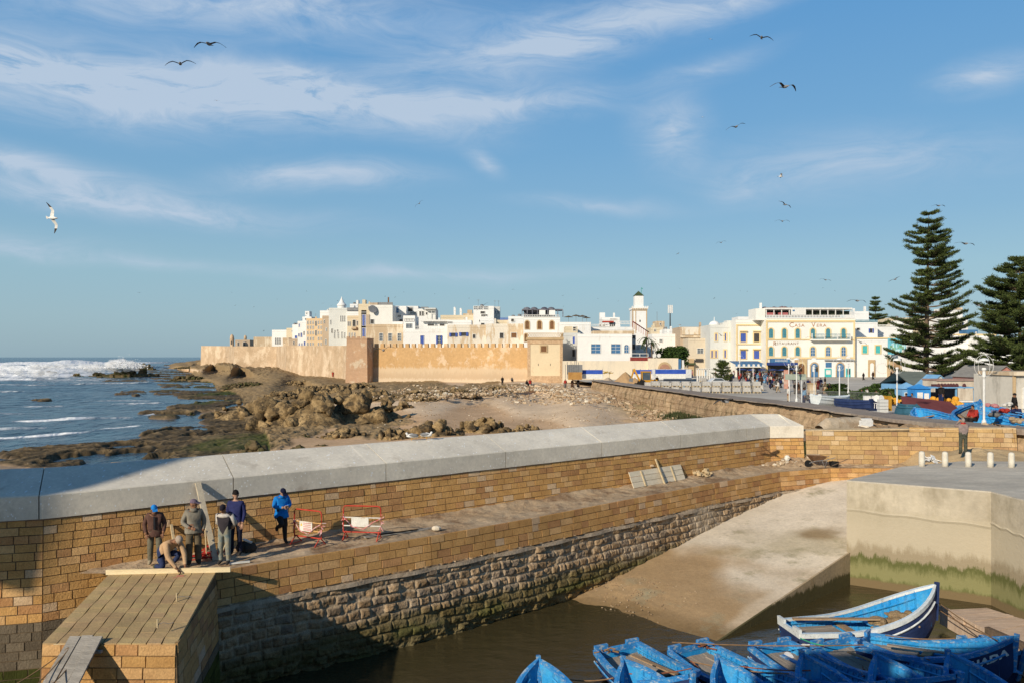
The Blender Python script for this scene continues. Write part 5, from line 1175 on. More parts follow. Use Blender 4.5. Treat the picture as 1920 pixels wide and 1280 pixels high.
# ground floor
sub(t,'shop_awning',1437,1487,679,684,CANV,-3.2,-.02); sub(t,'awning_board',1443,1478,671.5,679,LBLUE,-1.0,-.02); sub(t,'shop_opening',1438,1487,684,706,DARK,-.1,-.02)
x,zz_=L(t,1460,677.3); [sub(t,'sign_marks',1451+q*2.6,1452.8+q*2.6,y_,y_+1.1,WFR,-1.03,-1.005) for q in range(9) for y_ in(673.6,676)]; x,zz_=L(t,1460,673.2-.0); 
sub(t,'stone_portal',1490,1512,671.9,706,SANDST,-.5,-.02)
def archpart(t,name,px,p0,p1,wp,mat,y0,y1):
    x,zb=L(t,px,p1); _,zt=L(t,px,p0); mb=MB(); mb.prism(arch(wp/F*t['_Y'],zb,zt,12),y0,y1); return mb.build(name,mat,t,loc=(x,0,0))
archpart(t,'portal_arch',1501,677,706,16,M('cream_relief',(.66,.52,.3),sc=2),-.56,-.5); archpart(t,'door',1501,681,706,11,BRN,-.62,-.561)
sub(t,'white_shopfront',1513,1601,673,706,WH,-.3,-.21)
for p in(1526,1574.5): archpart(t,'shop_arch',p,678,706,17,SANDST,-.38,-.301); a=archpart(t,'shop_door',p,680.5,706,12.5,LBLUE,-.45,-.381)
sub(t,'turquoise_window',1545,1558,690,706,TURQ,-.4,-.301); sub(t,'turquoise_door',1585,1593.5,690,706,TURQ,-.4,-.301); sub(t,'shop_sign',1547,1558,679,688,LBLUE,-.4,-.301); sub(t,'awning_strip',1545,1600,674,676,METAL,-.7,-.301)
sub(t,'poster',1522,1526,686,696,WFR,-.5,-.451); sub(t,'poster',1528,1532,686,696,DARK,-.5,-.451); sub(t,'poster',1547.5,1556,693,701,WFR,-.45,-.401); sub(t,'poster',1587,1592,691,701,DARK,-.45,-.401)
# right wing
t=house(1603.5,1684,634,187,'white wing with two turquoise windows and carved niche right of the large hotel',WH2,12,None,[(1621.5,648,662,8.5,'turq_trim'),(1646,648,662,8.5,'turq_trim')],'building',roof=0,name='building')
sub(t,'trim_band',1604,1684,632.5,635,TRIM,-.2,-.01)
sub(t,'niche_frame',1627.5,1640.5,674,706,SANDST,-.25,-.01); archpart(t,'niche',1634,680,706,7,WH,-.3,-.251)
sub(t,'portal_frame',1663,1693,672,706,M('tan_portal',(.55,.41,.25),sc=2),-.3,-.01); archpart(t,'portal_door',1678,680,706,17,M('tan_door',(.4,.26,.15),sc=2),-.36,-.301)
mb=MB(); x,zz_=L(t,1655,690)
for k in range(22):
    a=math.pi*2*k/22; mb.ell((x+1.6*math.cos(a),-.03,zz_+1.2*math.sin(a)),(.1,.02,.05),5,3)
mb.build('wall_mark',DKP,t)
t=house(1603.5,1645.5,602,198,'white upper house with blue balustrade and a small blue shuttered window',WH,8,None,[(1633,616,624,5,'dark_shut'),(1609,615,619,6,'dark')],roof=0); rail(t,1604,1645,600,604,TEAL,-.1,.3)
t=house(1602,1629,584,212,'white roof block with chimney beside the hotel roof terrace',WH2,6,None,[],roof=1)
t=house(1645.5,1712,612,203,'white house with roof balustrade behind the tall pine',WH2,8,None,[],roof=1); rail(t,1646,1712,609,613,WFR,-.1,.35)
t=house(1668,1790,596,232,'low pale roofs behind the tall pine',CR,8,None,[],roof=3)
t=house(1765,1815,595,222,'tall white corner block with small arched windows right of the tall pine',WH,9,None,[(1805,604,609,3.5,'blue_arch'),(1775,606,610,3,'dark')],roof=0)
t2=house(1772,1805,578,228,'white tower room with tan top above the corner block',WH2,6,None,[(1792,587,592,3,'dark_arch')],roof=0); sub(t2,'tan_parapet',1772,1804,577,581,TAN,-.2,3)
t=house(1684,1870,640,200,'long white building with terrace and blue painted room, behind the big pines',WH2,10,None,[(1830,623,629,1,'dark')],'building',roof=0,name='building'); sub(t,'blue_roof_room',1815,1838,618,626,LBLUE,1,4); sub(t,'trim_band',1795,1868,626,629,TRIM,-.1,2); sub(t,'upper_wall',1690,1868,629,640,WH,.0,3)
t=house(1860,2010,632,190,'pale building behind the right hand pine',WH,10,None,[],'building',roof=1,name='building')
t=house(1725,1990,655,172,'long low whitewashed wall building behind the harbour sheds',WH2,8,None,[],'building',roof=0,name='building')
# billboard picture (generic pale town)
t=thing('billboard','turquoise billboard picture of pale terraced houses on the white wing','billboard',W(1682,649,184))
s=lambda p:p/F*184; mb=MB(); mb.bb(-s(17),s(17),0,.15,-s(15),s(15)); mb.build('panel',M('billboard_sky',(.12,.42,.52),(.2,.5,.6),sc=.7),t)
mb=MB()
for _ in range(34):
    x=_rh.uniform(-.95,.6)*s(17); z_=_rh.uniform(-.9,.25)*s(15); mb.bb(x,x+_rh.uniform(.3,.9),-.03-_rh.random()*.02,-.005,z_,z_+_rh.uniform(.4,1.4),_rh.randrange(3))
mb.build('printed_picture',[M('print_pale',(.5,.72,.75),sc=2),M('print_teal',(.2,.5,.5),sc=2),M('print_green',(.2,.38,.22),sc=2)],t)
# ================= GENERATORS: people, gulls, boats, trees
def cl(name,c,c2=None,rough=.9): return M('cloth_'+name,c,c2 or tuple(k*.72 for k in c),sc=7,rough=rough,bump=.5,bsc=9,var=.08,big=.1)
SKIN=M('skin_brown',(.26,.135,.08),(.22,.11,.065),sc=9,rough=.6,var=.03,big=0); SKINL=M('skin_light',(.42,.25,.17),sc=9,rough=.6,var=.03,big=0)
SHOE=cl('shoe',(.05,.045,.04)); HAIR=M('dark_hair',(.02,.017,.015),sc=20,rough=.8)
_pc=0
def body(J,R_,cols,par,robe=False,hands=True,sub=1,name='person_body'):
    """one continuous skinned surface; J: joints, R_: radii scale; cols: dict skin,top,legs,shoe"""
    names=list(J.keys()); idx={n:i for i,n in enumerate(names)}
    E=[('pelvis','waist'),('waist','chest'),('chest','neckb'),('neckb','neck'),('neck','skull'),('chest','shL'),('shL','elL'),('elL','wrL'),('wrL','haL'),('chest','shR'),('shR','elR'),('elR','wrR'),('wrR','haR')]
    if robe: E+=[('pelvis','knM'),('knM','hemM')]
    else: E+=[('pelvis','hipL'),('hipL','knL'),('knL','anL'),('anL','toL'),('pelvis','hipR'),('hipR','knR'),('knR','anR'),('anR','toR')]
    me=bpy.data.meshes.new(name); me.from_pydata([J[n] for n in names],[(idx[a],idx[b]) for a,b in E],[])
    o=bpy.data.objects.new('tmp',me); COL.objects.link(o)
    md=o.modifiers.new('s','SKIN'); md.use_smooth_shade=True
    for n,v in zip(names,me.skin_vertices[0].data):
        r=R_[n]; v.radius=r if isinstance(r,tuple) else (r,r); v.use_root=(n=='pelvis')
    if sub:
        sm=o.modifiers.new('u','SUBSURF'); sm.levels=sub; sm.render_levels=sub
    dg=bpy.context.evaluated_depsgraph_get(); dg.update(); m2=bpy.data.meshes.new_from_object(o.evaluated_get(dg))
    bpy.data.objects.remove(o); bpy.data.meshes.remove(me)
    V=np.zeros(len(m2.vertices)*3); m2.vertices.foreach_get('co',V); V=V.reshape(-1,3)
    F_=[tuple(p.vertices) for p in m2.polygons]; cen=np.array([V[list(f)].mean(0) for f in F_])
    best=np.full(len(F_),1e9); lab=np.zeros(len(F_),int)
    for k,(a,b) in enumerate(E):
        A,B=np.array(J[a]),np.array(J[b]); d=B-A; t=np.clip(((cen-A)@d)/(d@d+1e-9),0,1); ds=np.linalg.norm(cen-(A+t[:,None]*d),axis=1); mk=ds<best; best[mk]=ds[mk]; lab[mk]=k
    def mat(k):
        a,b=E[k]
        if b in('skull','neck'): return 0
        if b[:2]=='ha': return 0
        if b[:2]=='to': return 3
        if a=='pelvis' and b=='waist': return 1
        if b in('knM','hemM') : return 1
        if b[:3]=='hip' or b[:2] in('kn','an'): return 2
        return 1
    mats=[mat(k) for k in lab]
    bpy.data.meshes.remove(m2)
    mb=MB(); mb.add([tuple(v) for v in V],[]); 
    for f,m_ in zip(F_,mats): mb.f.append(f); mb.m.append(m_); mb.c.append(None)
    # head
    hc=Vector(J['skull']); hd=J.get('_look')
    up=(hc-Vector(J['neckb'])).normalized(); fw=Vector(LOOK[0]); fw=(fw-up*fw.dot(up)).normalized(); sd=fw.cross(up)
    rot=Matrix((sd,fw,up)).transposed()
    mb.ell(hc+up*.02,(.074,.094,.115),12,9,0,rot)
    mb.ell(hc+fw*.03-up*.055,(.052,.06,.05),10,6,0,rot)           # jaw
    mb.ell(hc+fw*.098-up*.012,(.012,.018,.022),6,5,0,rot)           # nose
    for s in(-1,1): mb.ell(hc+sd*.074*s-up*.005,(.012,.02,.03),6,5,0,rot); mb.ell(hc+fw*.082+sd*.03*s+up*.015,(.011,.008,.007),6,4,3,rot)
    mb.ell(hc+fw*.086-up*.05,(.024,.008,.006),6,4,3,rot)
    if hands:
        for s in('L','R'):
            w_,h_=Vector(J['wr'+s]),Vector(J['ha'+s]); d=(h_-w_).normalized(); pd=HAND.get(s,Vector((0,-1,0))); n_=(pd-d*pd.dot(d)).normalized(); x=d.cross(n_)
            rt=Matrix((x,n_,d)).transposed(); mb.ell(h_+d*.03,(.042,.018,.05),8,6,0,rt)
            for q in range(4):
                b0=h_+d*.065+x*(q-1.5)*.02; l=(.030,.036,.034,.026)[q]
                mb.tube([b0,b0+d*l,b0+d*l*1.7+n_*l*.6,b0+d*l*1.9+n_*l*1.3],[.0095,.009,.008,.006],6,0)
            b0=h_+d*.01+x*.035*(1 if s=='L' else -1); mb.tube([b0,b0+d*.03+x*.025*(1 if s=='L' else -1),b0+d*.06+x*.02*(1 if s=='L' else -1)+n_*.015],[.011,.01,.007],6,0)
    o=mb.build(name,[cols['skin'],cols['top'],cols['legs'],cols.get('shoe',SHOE)],par,smooth=True)
    return o,rot,hc,up,fw,sd
LOOK=[(0,-1,0)]; HAND={}
STAND=dict(pelvis=(0,0,.95),waist=(0,0,1.08),chest=(0,0,1.30),neckb=(0,.0,1.44),neck=(0,0,1.50),skull=(0,-.01,1.60),
 shL=(.175,0,1.395),elL=(.235,.02,1.13),wrL=(.22,-.07,.90),haL=(.215,-.09,.84),shR=(-.175,0,1.395),elR=(-.235,.02,1.13),wrR=(-.22,-.07,.90),haR=(-.215,-.09,.84),
 hipL=(.095,0,.88),knL=(.11,-.02,.49),anL=(.115,.01,.09),toL=(.135,-.14,.035),hipR=(-.095,0,.88),knR=(-.11,-.02,.49),anR=(-.115,.01,.09),toR=(-.135,-.14,.035))
RAD=dict(pelvis=(.165,.125),waist=(.16,.12),chest=(.18,.13),neckb=(.075,.07),neck=.052,skull=.06,shL=.068,elL=.05,wrL=.036,haL=.028,shR=.068,elR=.05,wrR=.036,haR=.028,
 hipL=.095,knL=.066,anL=.055,toL=.04,hipR=.095,knR=.066,anR=.055,toR=.04,knM=(.2,.17),hemM=(.23,.2))
def person(label,loc,rz,cols,pose=None,rad=None,cap=None,hgt=1.0,look=(0,-1,0),robe=False,hands=True,sub=1,group=None,hand=None,tilt=0,capm=None,hairmat=None):
    J=dict(STAND); 
    if robe:
        for k in list(J):
            if k[:3]=='hip' or k[:2] in('kn','an','to'): del J[k]
        J['knM']=(0,0,.55); J['hemM']=(0,0,.08)
    J.update(pose or {}); R_=dict(RAD); R_.update(rad or {}); R_={k:(tuple(q*1.08 for q in v) if isinstance(v,tuple) else v*(1.0 if k in('neck','skull','wrL','wrR','haL','haR','toL','toR') else 1.1)) for k,v in R_.items()}; LOOK[0]=look; HAND.clear(); HAND.update({k:Vector(v) for k,v in (hand or {}).items()})
    t=thing('person',label,'person',loc,rz,group); t.scale=(hgt,hgt,hgt)
    o,rot,hc,up,fw,sd=body(J,R_,cols,t,robe,hands,sub)
    mb=MB()
    if cap in('cap','beanie','hood'):
        n=12;k=5; b=len(mb.v); r=(.087,.108,.10) if cap!='hood' else (.11,.125,.14)
        c=hc+up*(.045 if cap=='cap' else .035)
        for i in range(k+1):
            th=math.pi/2*i/k
            for j in range(n):
                a=2*math.pi*j/n; mb.v.append(tuple(c+rot@Vector((r[0]*math.cos(th)*math.cos(a),r[1]*math.cos(th)*math.sin(a),r[2]*math.sin(th)*(1.15 if cap=='beanie' else 1)))))
        for i in range(k):
            for j in range(n): mb.f.append((b+i*n+j,b+i*n+(j+1)%n,b+(i+1)*n+(j+1)%n,b+(i+1)*n+j)); mb.m.append(0); mb.c.append(None)
        if cap=='cap': mb.box(c+fw*.135+up*.0,(.13,.10,.014),rot@Matrix.Rotation(R(-14),3,'X'))
        if cap=='beanie': mb.ell(c+rot@Vector((0,0,.0)),(.092,.112,.022),12,4,0,rot)
        mb.build('hat' if cap!='hood' else 'hood',capm,t,smooth=cap!='cap')
    else:
        mb.ell(hc+up*.04-fw*.014,(.080,.098,.108),12,7,0,rot); mb.build('hair',hairmat or HAIR,t,smooth=True)
    return t

# gulls
G_W=M('gull_white',(.78,.76,.72),sc=9,rough=.8,big=0); G_D=M('gull_dark',(.045,.04,.04),(.06,.055,.05),sc=9,rough=.8); G_G=M('gull_grey',(.22,.22,.22),sc=9,rough=.8); G_Y=M('gull_beak',(.6,.3,.05),sc=3)
def gull(label,px,py,span,roll=0,yaw=0,pitch=0,Y=None,up=.2,fold=.12,under=0,group='gulls in flight',dark=True,loc=None,name='gull',wr=1):
    """span in photo pixels -> distance for a 1.3 m wingspan"""
    Y=Y or 1.3*F/span; sc=span*Y/F/1.3
    t=thing(name,label,'gull',loc or W(px,py,Y),0,group); t.rotation_euler=(R(pitch),R(roll),R(yaw)); t.scale=(sc,)*3
    mb=MB()
    mb.tube([(0,-.27,.0),(0,-.2,.005),(0,-.1,0),(0,.05,-.005),(0,.17,.0),(0,.27,.01)],[.012,.04,.066,.062,.035,.012],10,0)
    mb.build('body',G_W if not dark else G_G,t,smooth=True)
    mb=MB(); mb.ell((0,-.235,.014),(.033,.045,.033),8,6); mb.build('head',G_W if not dark else G_G,t,smooth=True)
    mb=MB(); mb.tube([(0,-.27,.01),(0,-.33,-.002)],[.012,.004],6); mb.build('beak',G_Y,t)
    mb=MB(); mb.add([(-.02,.2,.005),(.02,.2,.005),(.07,.36,.0),(0,.38,0),(-.07,.36,.0),(0,.22,.018)],[(0,1,2,3,4),(0,5,1),(1,5,2),(2,5,3),(3,5,4),(4,5,0)]); mb.build('tail',G_W if not dark else G_G,t)
    for s in(-1,1):
        mb=MB(); st=[(0.03,-.1,.115,.0),(.16,-.13,.11,up*.16),(.30,-.17*1,.085,up*.27),(.45,-.10,.08,up*.27-fold*.1),(.58,-.0,.045,up*.25-fold*.35),(.66,.07,.015,up*.23-fold*.55)]
        vs=[]
        for (x,yl,ch,z) in st:
            vs+=[(s*x,yl,z),(s*x,yl+.02,z+.012),(s*x,yl+ch*2,z),(s*x,yl+.03,z-.004)]
        for i in range(len(st)-1):
            for j in range(4): mb.add([vs[i*4+j],vs[i*4+(j+1)%4],vs[i*4+4+(j+1)%4],vs[i*4+4+j]],[(0,1,2,3)],(1 if (i>=3 or dark) else 0) if under==0 else (1 if i in(0,4) else 0))
        mb.build('wing',[G_W if not dark else G_G,G_D],t)
    return t

# boats
def boatmats():
    return dict(i=M('boat_blue_inside',(.015,.235,.56),(.05,.32,.60),sc=2.2,rough=.6,bump=.3,c3=(.10,.30,.50),st3=(5,5,2),lo3=.5,hi3=.66,var=.15),
                o=M('boat_navy_outside',(.02,.035,.10),(.03,.05,.13),sc=2,rough=.5,bump=.3,c3=(.12,.14,.16),st3=(2,2,4),lo3=.62,hi3=.75),
                g=M('boat_gunwale',(.02,.17,.46),(.05,.24,.50),sc=3,rough=.6,bump=.3,c3=(.36,.42,.44),st3=(7,7,14),lo3=.52,hi3=.64),
                w=M('boat_worn_white',(.66,.68,.66),(.5,.54,.55),sc=3,rough=.7,bump=.3,c3=(.25,.22,.18),st3=(5,5,5),lo3=.6,hi3=.72),
                f=M('boat_floor_wood',(.34,.29,.235),(.26,.215,.17),sc=3,rough=.9,bump=.4,st=(1,6,1)),
                t=M('boat_plank',(.36,.25,.15),(.27,.18,.105),sc=3,rough=.9,bump=.4,st=(1,6,1)))
BM=boatmats()
def boat(label,stern,bow,width,heel=0,outer=None,gun=None,inner=None,depth=.85,thwarts=3,group=None,deck=True,bowrise=.75,zoff=0,ribs=True,floor=None,cat='boat'):
    """stern, bow: world points at gunwale ends (x,y,z); local +x forward"""
    S=Vector(stern);Bw=Vector(bow); d=Bw-S; Ln=math.hypot(d.x,d.y); t=thing('boat',label,cat,(S.x,S.y,S.z-depth),0,group)
    pitch=-math.atan2(d.z-bowrise,Ln); t.rotation_euler=(R(heel),pitch,math.atan2(d.y,d.x))
    outer=outer or BM['o']; gun=gun or BM['g']; inner=inner or BM['i']
    n=22; w=width/2
    def st(u):
        hw=w*(.80+.20*math.sin(min(1,u/.5)*math.pi/2)) if u<.5 else w*max(.0,math.cos(((u-.5)/.5)**1.5*math.pi/2))**.8
        hw=max(hw,.03); sh=depth+bowrise*max(0,(u-.25)/.75)**2.0+.04*(1-u)
        kz=.0+.0*u+ (max(0,u-.75)/.25)**2*(depth*.55+bowrise*.4)
        x=u*Ln - (0) + 0.12*Ln*max(0,(u-.8)/.2)*0
        return x,hw,sh,kz
    def prof(u,ins=0):
        x,hw,sh,kz=st(u); hw2=max(.005,hw-ins); P=[]
        for k,(a,b) in enumerate([(0,0),(.5,.04),(.80,.28),(.94,.62),(1,1)]):
            P.append((x,hw2*a,kz+ins*.8+(sh-kz-ins*.8*(0 if k==4 else 1))*b))
        return P
    us=[i/n for i in range(n+1)]
    mb=MB()
    def skin(ins,m):
        rows_=[prof(u,ins) for u in us]; full=[[ (p[0]-(0 if ins==0 else 0),-p[1],p[2]) for p in r[::-1]][:-1]+r for r in rows_]; k=len(full[0]); vs=[v for r in full for v in r]
        mb.add(vs,[(i*k+j,i*k+j+1,(i+1)*k+j+1,(i+1)*k+j) for i in range(n) for j in range(k-1)],m); return full
    fo=skin(0,0); mb.add(fo[0],[tuple(range(len(fo[0])))],0)
    hull=mb.build('hull',outer,t)
    mb=MB(); fi=skin(.05,0); mb.add([(x+.05,y,z) for x,y,z in fi[0]],[tuple(range(len(fi[0])))],0); mb.build('inner_hull',inner,t)
    # gunwale
    mb=MB()
    for s in(-1,1):
        vs=[]
        for u in us:
            x,hw,sh,kz=st(u); vs+=[(x,s*(hw+.04),sh-.10),(x,s*(hw+.05),sh+.03),(x,s*max(hw-.10,.0),sh+.035),(x,s*max(hw-.09,0),sh-.05)]
        mb.add(vs,[(i*4+j,i*4+(j+1)%4,i*4+4+(j+1)%4,i*4+4+j) for i in range(n) for j in range(4)]+[(0,1,2,3)],0)
    mb.build('gunwale',gun,t)
    # rub strake
    mb=MB()
    for s in(-1,1):
        pts=[(st(u)[0],s*(st(u)[1]*.985+.02),st(u)[2]-.3) for u in us[:-1]]; mb.tube(pts,.03,5)
    mb.build('strake',gun,t)
    # stem post
    x,hw,sh,kz=st(1); mb=MB(); mb.bar((x-.05,0,kz-.05),(x+.08,0,sh+.10),.10,.12); mb.build('stem_post',outer if gun is BM['w'] else gun,t)
    # transom top with notch
    x,hw,sh,kz=st(0); mb=MB()
    for a,b,h in((-hw,-hw*.42,.14),(hw*.42,hw,.14),(-hw*.42,hw*.42,.02)): mb.bb(-.03,.06,a,b,sh-.12,sh+h)
    mb.build('transom',gun,t)
    mb=MB()
    for s in(-1,1):
        for u in us[1:-2]:
            p=prof(u,.055); a,b,c=p[2],p[3],p[4]; mb.bar((a[0],s*a[1],a[2]),(b[0],s*b[1],b[2]),.06,.05,0,(1,0,0)); mb.bar((b[0],s*b[1],b[2]),(c[0],s*c[1],c[2]-.05),.06,.05,0,(1,0,0))
        for h in(.55,.78):
            pts=[]
            for u in us[:-2]:
                p=prof(u,.09); zz=p[0][2]+(p[4][2]-p[0][2])*h; pts.append((p[0][0],s*(p[3][1]-.0),zz))
            mb.tube(pts,.028,4)
    if ribs: mb.build('ribs',inner,t)
    # floor & thwarts
    if deck:
        mb=MB()
        for q in range(6):
            a=.08+.04*0; x0,x1=.06,Ln*.36; yy0=-w*.78+w*1.56*q/6; mb.bb(x0,x1,yy0,yy0+w*1.52/6,depth*.70,depth*.74+.008*(q%2))
        mb.build('stern_deck',floor or BM['f'],t)
    mb=MB(); mb.bb(Ln*.05,Ln*.8,-w*.45,w*.45,depth*.10,depth*.14); mb.build('floor',floor or BM['f'],t)
    for q in range(thwarts):
        u=.42+.17*q; x,hw,sh,kz=st(u); mb=MB(); mb.bb(x-.12,x+.12,-hw*.92,hw*.92,sh*.66,sh*.66+.05); mb.build('thwart',BM['t'] if q%2==0 else inner,t)
    t['_L']=Ln
    return t
def rope(pts,label,mat,r=.018,sag=.1,group=None,n=10):
    P=[]
    for a,b in zip(pts,pts[1:]):
        a=Vector(a);b=Vector(b)
        for k in range(n): u=k/n; P.append(a.lerp(b,u)-Vector((0,0,sag*4*u*(1-u))))
    P.append(Vector(pts[-1])); mb=MB(); mb.tube(P,r,5); return tag(mb.build('rope',mat),label,'rope',group)

# trees
FOL=M('pine_foliage',(.06,.08,.022),(.03,.044,.014),sc=.8,rough=.8,var=.3,spec=.15); FOL2=M('pine_foliage_light',(.11,.135,.035),(.06,.085,.022),sc=.8,rough=.8,var=.3,spec=.15); BARK=M('pine_bark',(.16,.115,.08),sc=3,bump=1)
def araucaria(label,base,H,prof,seed,n_wh=30,lean=0,dens=1.0,start=.12,blade=.30,cat='tree',dead=True,group=None):
    rd=random.Random(seed); t=thing('pine_tree',label,cat,base,0,group)
    P=lambda h: Vector((lean*h/H,0,h))
    mb=MB(); mb.tube([P(0),P(H*.25),P(H*.6),P(H*.98)],[H*.017,H*.014,H*.008,.03],9); mb.build('trunk',BARK,t,smooth=True)
    br=MB(); fo=MB()
    def blades(c,d,r,k):
        for _ in range(k):
            o=Vector((rd.gauss(0,1),rd.gauss(0,1),rd.gauss(0,.5)))*r; q=c+o+Vector((0,0,.1)); v=(d*.6+Vector((rd.gauss(0,.6),rd.gauss(0,.6),rd.gauss(.35,.35)))).normalized()*blade*rd.uniform(.6,1.4)
            x=v.cross(Vector((rd.gauss(0,1),rd.gauss(0,1),rd.gauss(0,1)))).normalized()*blade*.16
            fo.add([q-x,q+x,q+v+x*.4,q+v-x*.4],[(0,1,2,3)],0 if rd.random()<.6 else 1)
    for w_ in range(n_wh):
        h=start+(1-start)*(w_+rd.uniform(-.6,.6))/n_wh; h=min(.985,max(start,h)); rad0=np.interp(h,[p[0] for p in prof],[p[1] for p in prof])
        nb=rd.choice([4,5,5,6]) if h<.9 else 4; a0=rd.uniform(0,6.28)
        for b in range(nb):
            a=a0+b*6.283/nb+rd.uniform(-.25,.25); left=math.cos(a); L_=rad0*(np.interp(h,[p[0] for p in prof],[p[2] for p in prof]) if left<0 else 1)*rd.choice([.5,.75,.9,1.0,1.1,1.15])
            if rd.random()<.14: 
                if dead: br.tube([P(h*H),P(h*H)+Vector((math.cos(a),math.sin(a),.05))*L_*.9],[.035,.01],4)
                continue
                sg_=rd.uniform(-.26,.02)
            d=Vector((math.cos(a),math.sin(a),0)); r0=.012*H*(1-h)*.5+.03
            sg_=rd.uniform(-.26,.02)
            pts=[P(h*H)+d*L_*u+Vector((0,0,L_*(sg_*u+.30*u**2.4+rd.uniform(-.01,.01)))) for u in(0,.25,.5,.75,1)]
            br.tube(pts,[r0,r0*.8,r0*.6,r0*.4,.012],5)
            sd=Vector((-d.y,d.x,0)); k=int(max(5,L_/.30)*dens)
            for q in range(k):
                u=.22+.78*(q+rd.random())/k
                if u<.3 and L_>1.5: continue
                i=min(3,int(u*4)); p=pts[i].lerp(pts[i+1],u*4-i)
                sl=min(L_*.26,1.05)*(1.15-u)**.6*rd.uniform(.5,1.1)
                for s in(-1,1):
                    e=p+sd*s*sl+d*sl*.45+Vector((0,0,sl*.2)); m_=max(2,int(sl/.26))
                    br.add([p,p+Vector((0,0,.04)),e],[(0,1,2)])
                    for g in range(m_+1): blades(p.lerp(e,(g+rd.random()*.5)/(m_+.5)),(e-p).normalized() if sl>0 else d,.17,6)
            blades(pts[-1],d+Vector((0,0,.6)),.14,12)
    br.build('branches',BARK,t); fo.build('crown',[FOL,FOL2],t)
    return t
def leafball(mb,c,r,n,s,rd,shell=.75):
    for _ in range(n):
        v=Vector((rd.gauss(0,1),rd.gauss(0,1),rd.gauss(0,1))).normalized(); q=Vector(c)+Vector((v.x*r[0],v.y*r[1],v.z*r[2]))*rd.uniform(shell,1.03)
        a=Vector((rd.gauss(0,1),rd.gauss(0,1),rd.gauss(0,1))).normalized()*s*rd.uniform(.6,1.3); b=a.cross(Vector((rd.gauss(0,1),rd.gauss(0,1),rd.gauss(0,1)))).normalized()*s*.6
        mb.add([q-a,q+b,q+a,q-b],[(0,1,2,3)],0 if rd.random()<.5 else 1)
BUSH=M('bush_leaf',(.03,.055,.015),(.02,.035,.01),sc=1,var=.3,spec=.15); BUSH2=M('bush_leaf_light',(.06,.10,.02),(.04,.07,.015),sc=1,var=.3,spec=.15)
def bush(label,base,r,n,s=.16,seed=1,lumps=6,name='bush',cat='bush',trunk=0,group=None,mats=None):
    rd=random.Random(seed); t=thing(name,label,cat,base,0,group); mb=MB()
    for k in range(lumps):
        c=(rd.uniform(-.55,.55)*r[0],rd.uniform(-.4,.4)*r[1],trunk+r[2]*rd.uniform(.35,1.3)); q=rd.uniform(.38,.62); leafball(mb,c,(r[0]*q,r[1]*q,r[2]*q*.9),n//lumps,s,rd,.55)
    mb.build('foliage' if not trunk else 'crown',mats or [BUSH,BUSH2],t)
    m2=MB(); m2.tube([(0,0,0),(0,0,max(.3,trunk+r[2]*.5))],[.06+.03*trunk,.04],6)
    for q in range(4): a=q*1.6; m2.tube([(0,0,max(.1,trunk*.7)),(math.cos(a)*r[0]*.4,math.sin(a)*r[1]*.4,trunk+r[2]*.7)],[.03+.015*trunk,.01],5)
    m2.build('stem' if not trunk else 'trunk',BARK,t); return t
def palm(label,base,H,seed,nf=16,Lf=2.2):
    rd=random.Random(seed); t=thing('palm_tree',label,'tree',base); mb=MB(); mb.tube([(0,0,0),(.1,0,H*.5),(0,0,H)],[.2,.16,.15],8); mb.build('trunk',BARK,t); f=MB()
    for k in range(nf):
        a=rd.uniform(0,6.28); up=rd.uniform(-.2,1.0); d=Vector((math.cos(a),math.sin(a),0)); P=[Vector((0,0,H))+d*Lf*u+Vector((0,0,Lf*(up*u-1.0*u*u))) for u in np.linspace(0,1,7)]
        for i in range(6):
            s=Vector((-d.y,d.x,-.3)).normalized()*.32*(1-i/8); s2=Vector((d.y,-d.x,-.3)).normalized()*.32*(1-i/8)
            f.add([P[i],P[i+1],P[i]+s+d*.2],[(0,1,2)],0); f.add([P[i],P[i+1],P[i]+s2+d*.2],[(0,1,2)],1)
            m_=(P[i]+P[i+1])/2; f.add([m_,P[i+1],m_+s+d*.2],[(0,1,2)],1); f.add([m_,P[i+1],m_+s2+d*.2],[(0,1,2)],0)
    f.build('fronds',[BUSH,FOL2],t); return t
# ================= FOREGROUND OBJECTS
WOOD=M('raw_timber',(.62,.50,.31),(.5,.39,.23),sc=2,rough=.85,bump=.3,st=(1,1,5)); WOODG=M('grey_timber',(.36,.33,.285),(.27,.245,.21),sc=2,rough=.9,bump=.5,st=(1,5,5),c3=(.2,.16,.12),st3=(2,2,2),lo3=.6,hi3=.7)
RPAINT=M('barrier_red',(.42,.035,.02),(.5,.08,.05),sc=9,rough=.5); BWHITE=M('barrier_white',(.75,.73,.66),sc=4,rough=.6,c3=(.5,.35,.2),st3=(4,4,4),lo3=.6,hi3=.7); ORNG=M('barrier_orange_bar',(.65,.38,.15),sc=6)
zt_=3.27
def TG(px,py,z=zt_): return G(px,py,z)
# --- workers
p=TG(290,1057); person('worker in blue cap and brown jacket standing at the left beside the small board',(p.x,p.y,zt_),R(18),dict(skin=SKIN,top=cl('brown_jacket',(.12,.065,.05)),legs=cl('dusty_grey_trousers',(.17,.155,.11)),shoe=cl('pale_shoe',(.35,.29,.2))),
 pose=dict(chest=(0,-.02,1.29),neckb=(0,-.04,1.43),neck=(.0,-.07,1.49),skull=(.0,-.10,1.575),elL=(.26,.03,1.14),wrL=(.24,-.08,.93),haL=(.23,-.10,.87),elR=(-.27,.04,1.14),wrR=(-.22,-.10,.93),haR=(-.2,-.13,.87),knL=(.13,-.08,.5),anL=(.12,.0,.09),toL=(.15,-.14,.035)),
 rad=dict(chest=(.19,.135),waist=(.185,.14),pelvis=(.19,.14),shL=.085,shR=.085,elL=.066,elR=.066,wrL=.05,wrR=.05,knL=.082,knR=.082,anL=.066,anR=.066),cap='cap',capm=cl('bright_blue_cap',(.02,.22,.62)),look=(.25,-.75,-.5),hgt=.985)
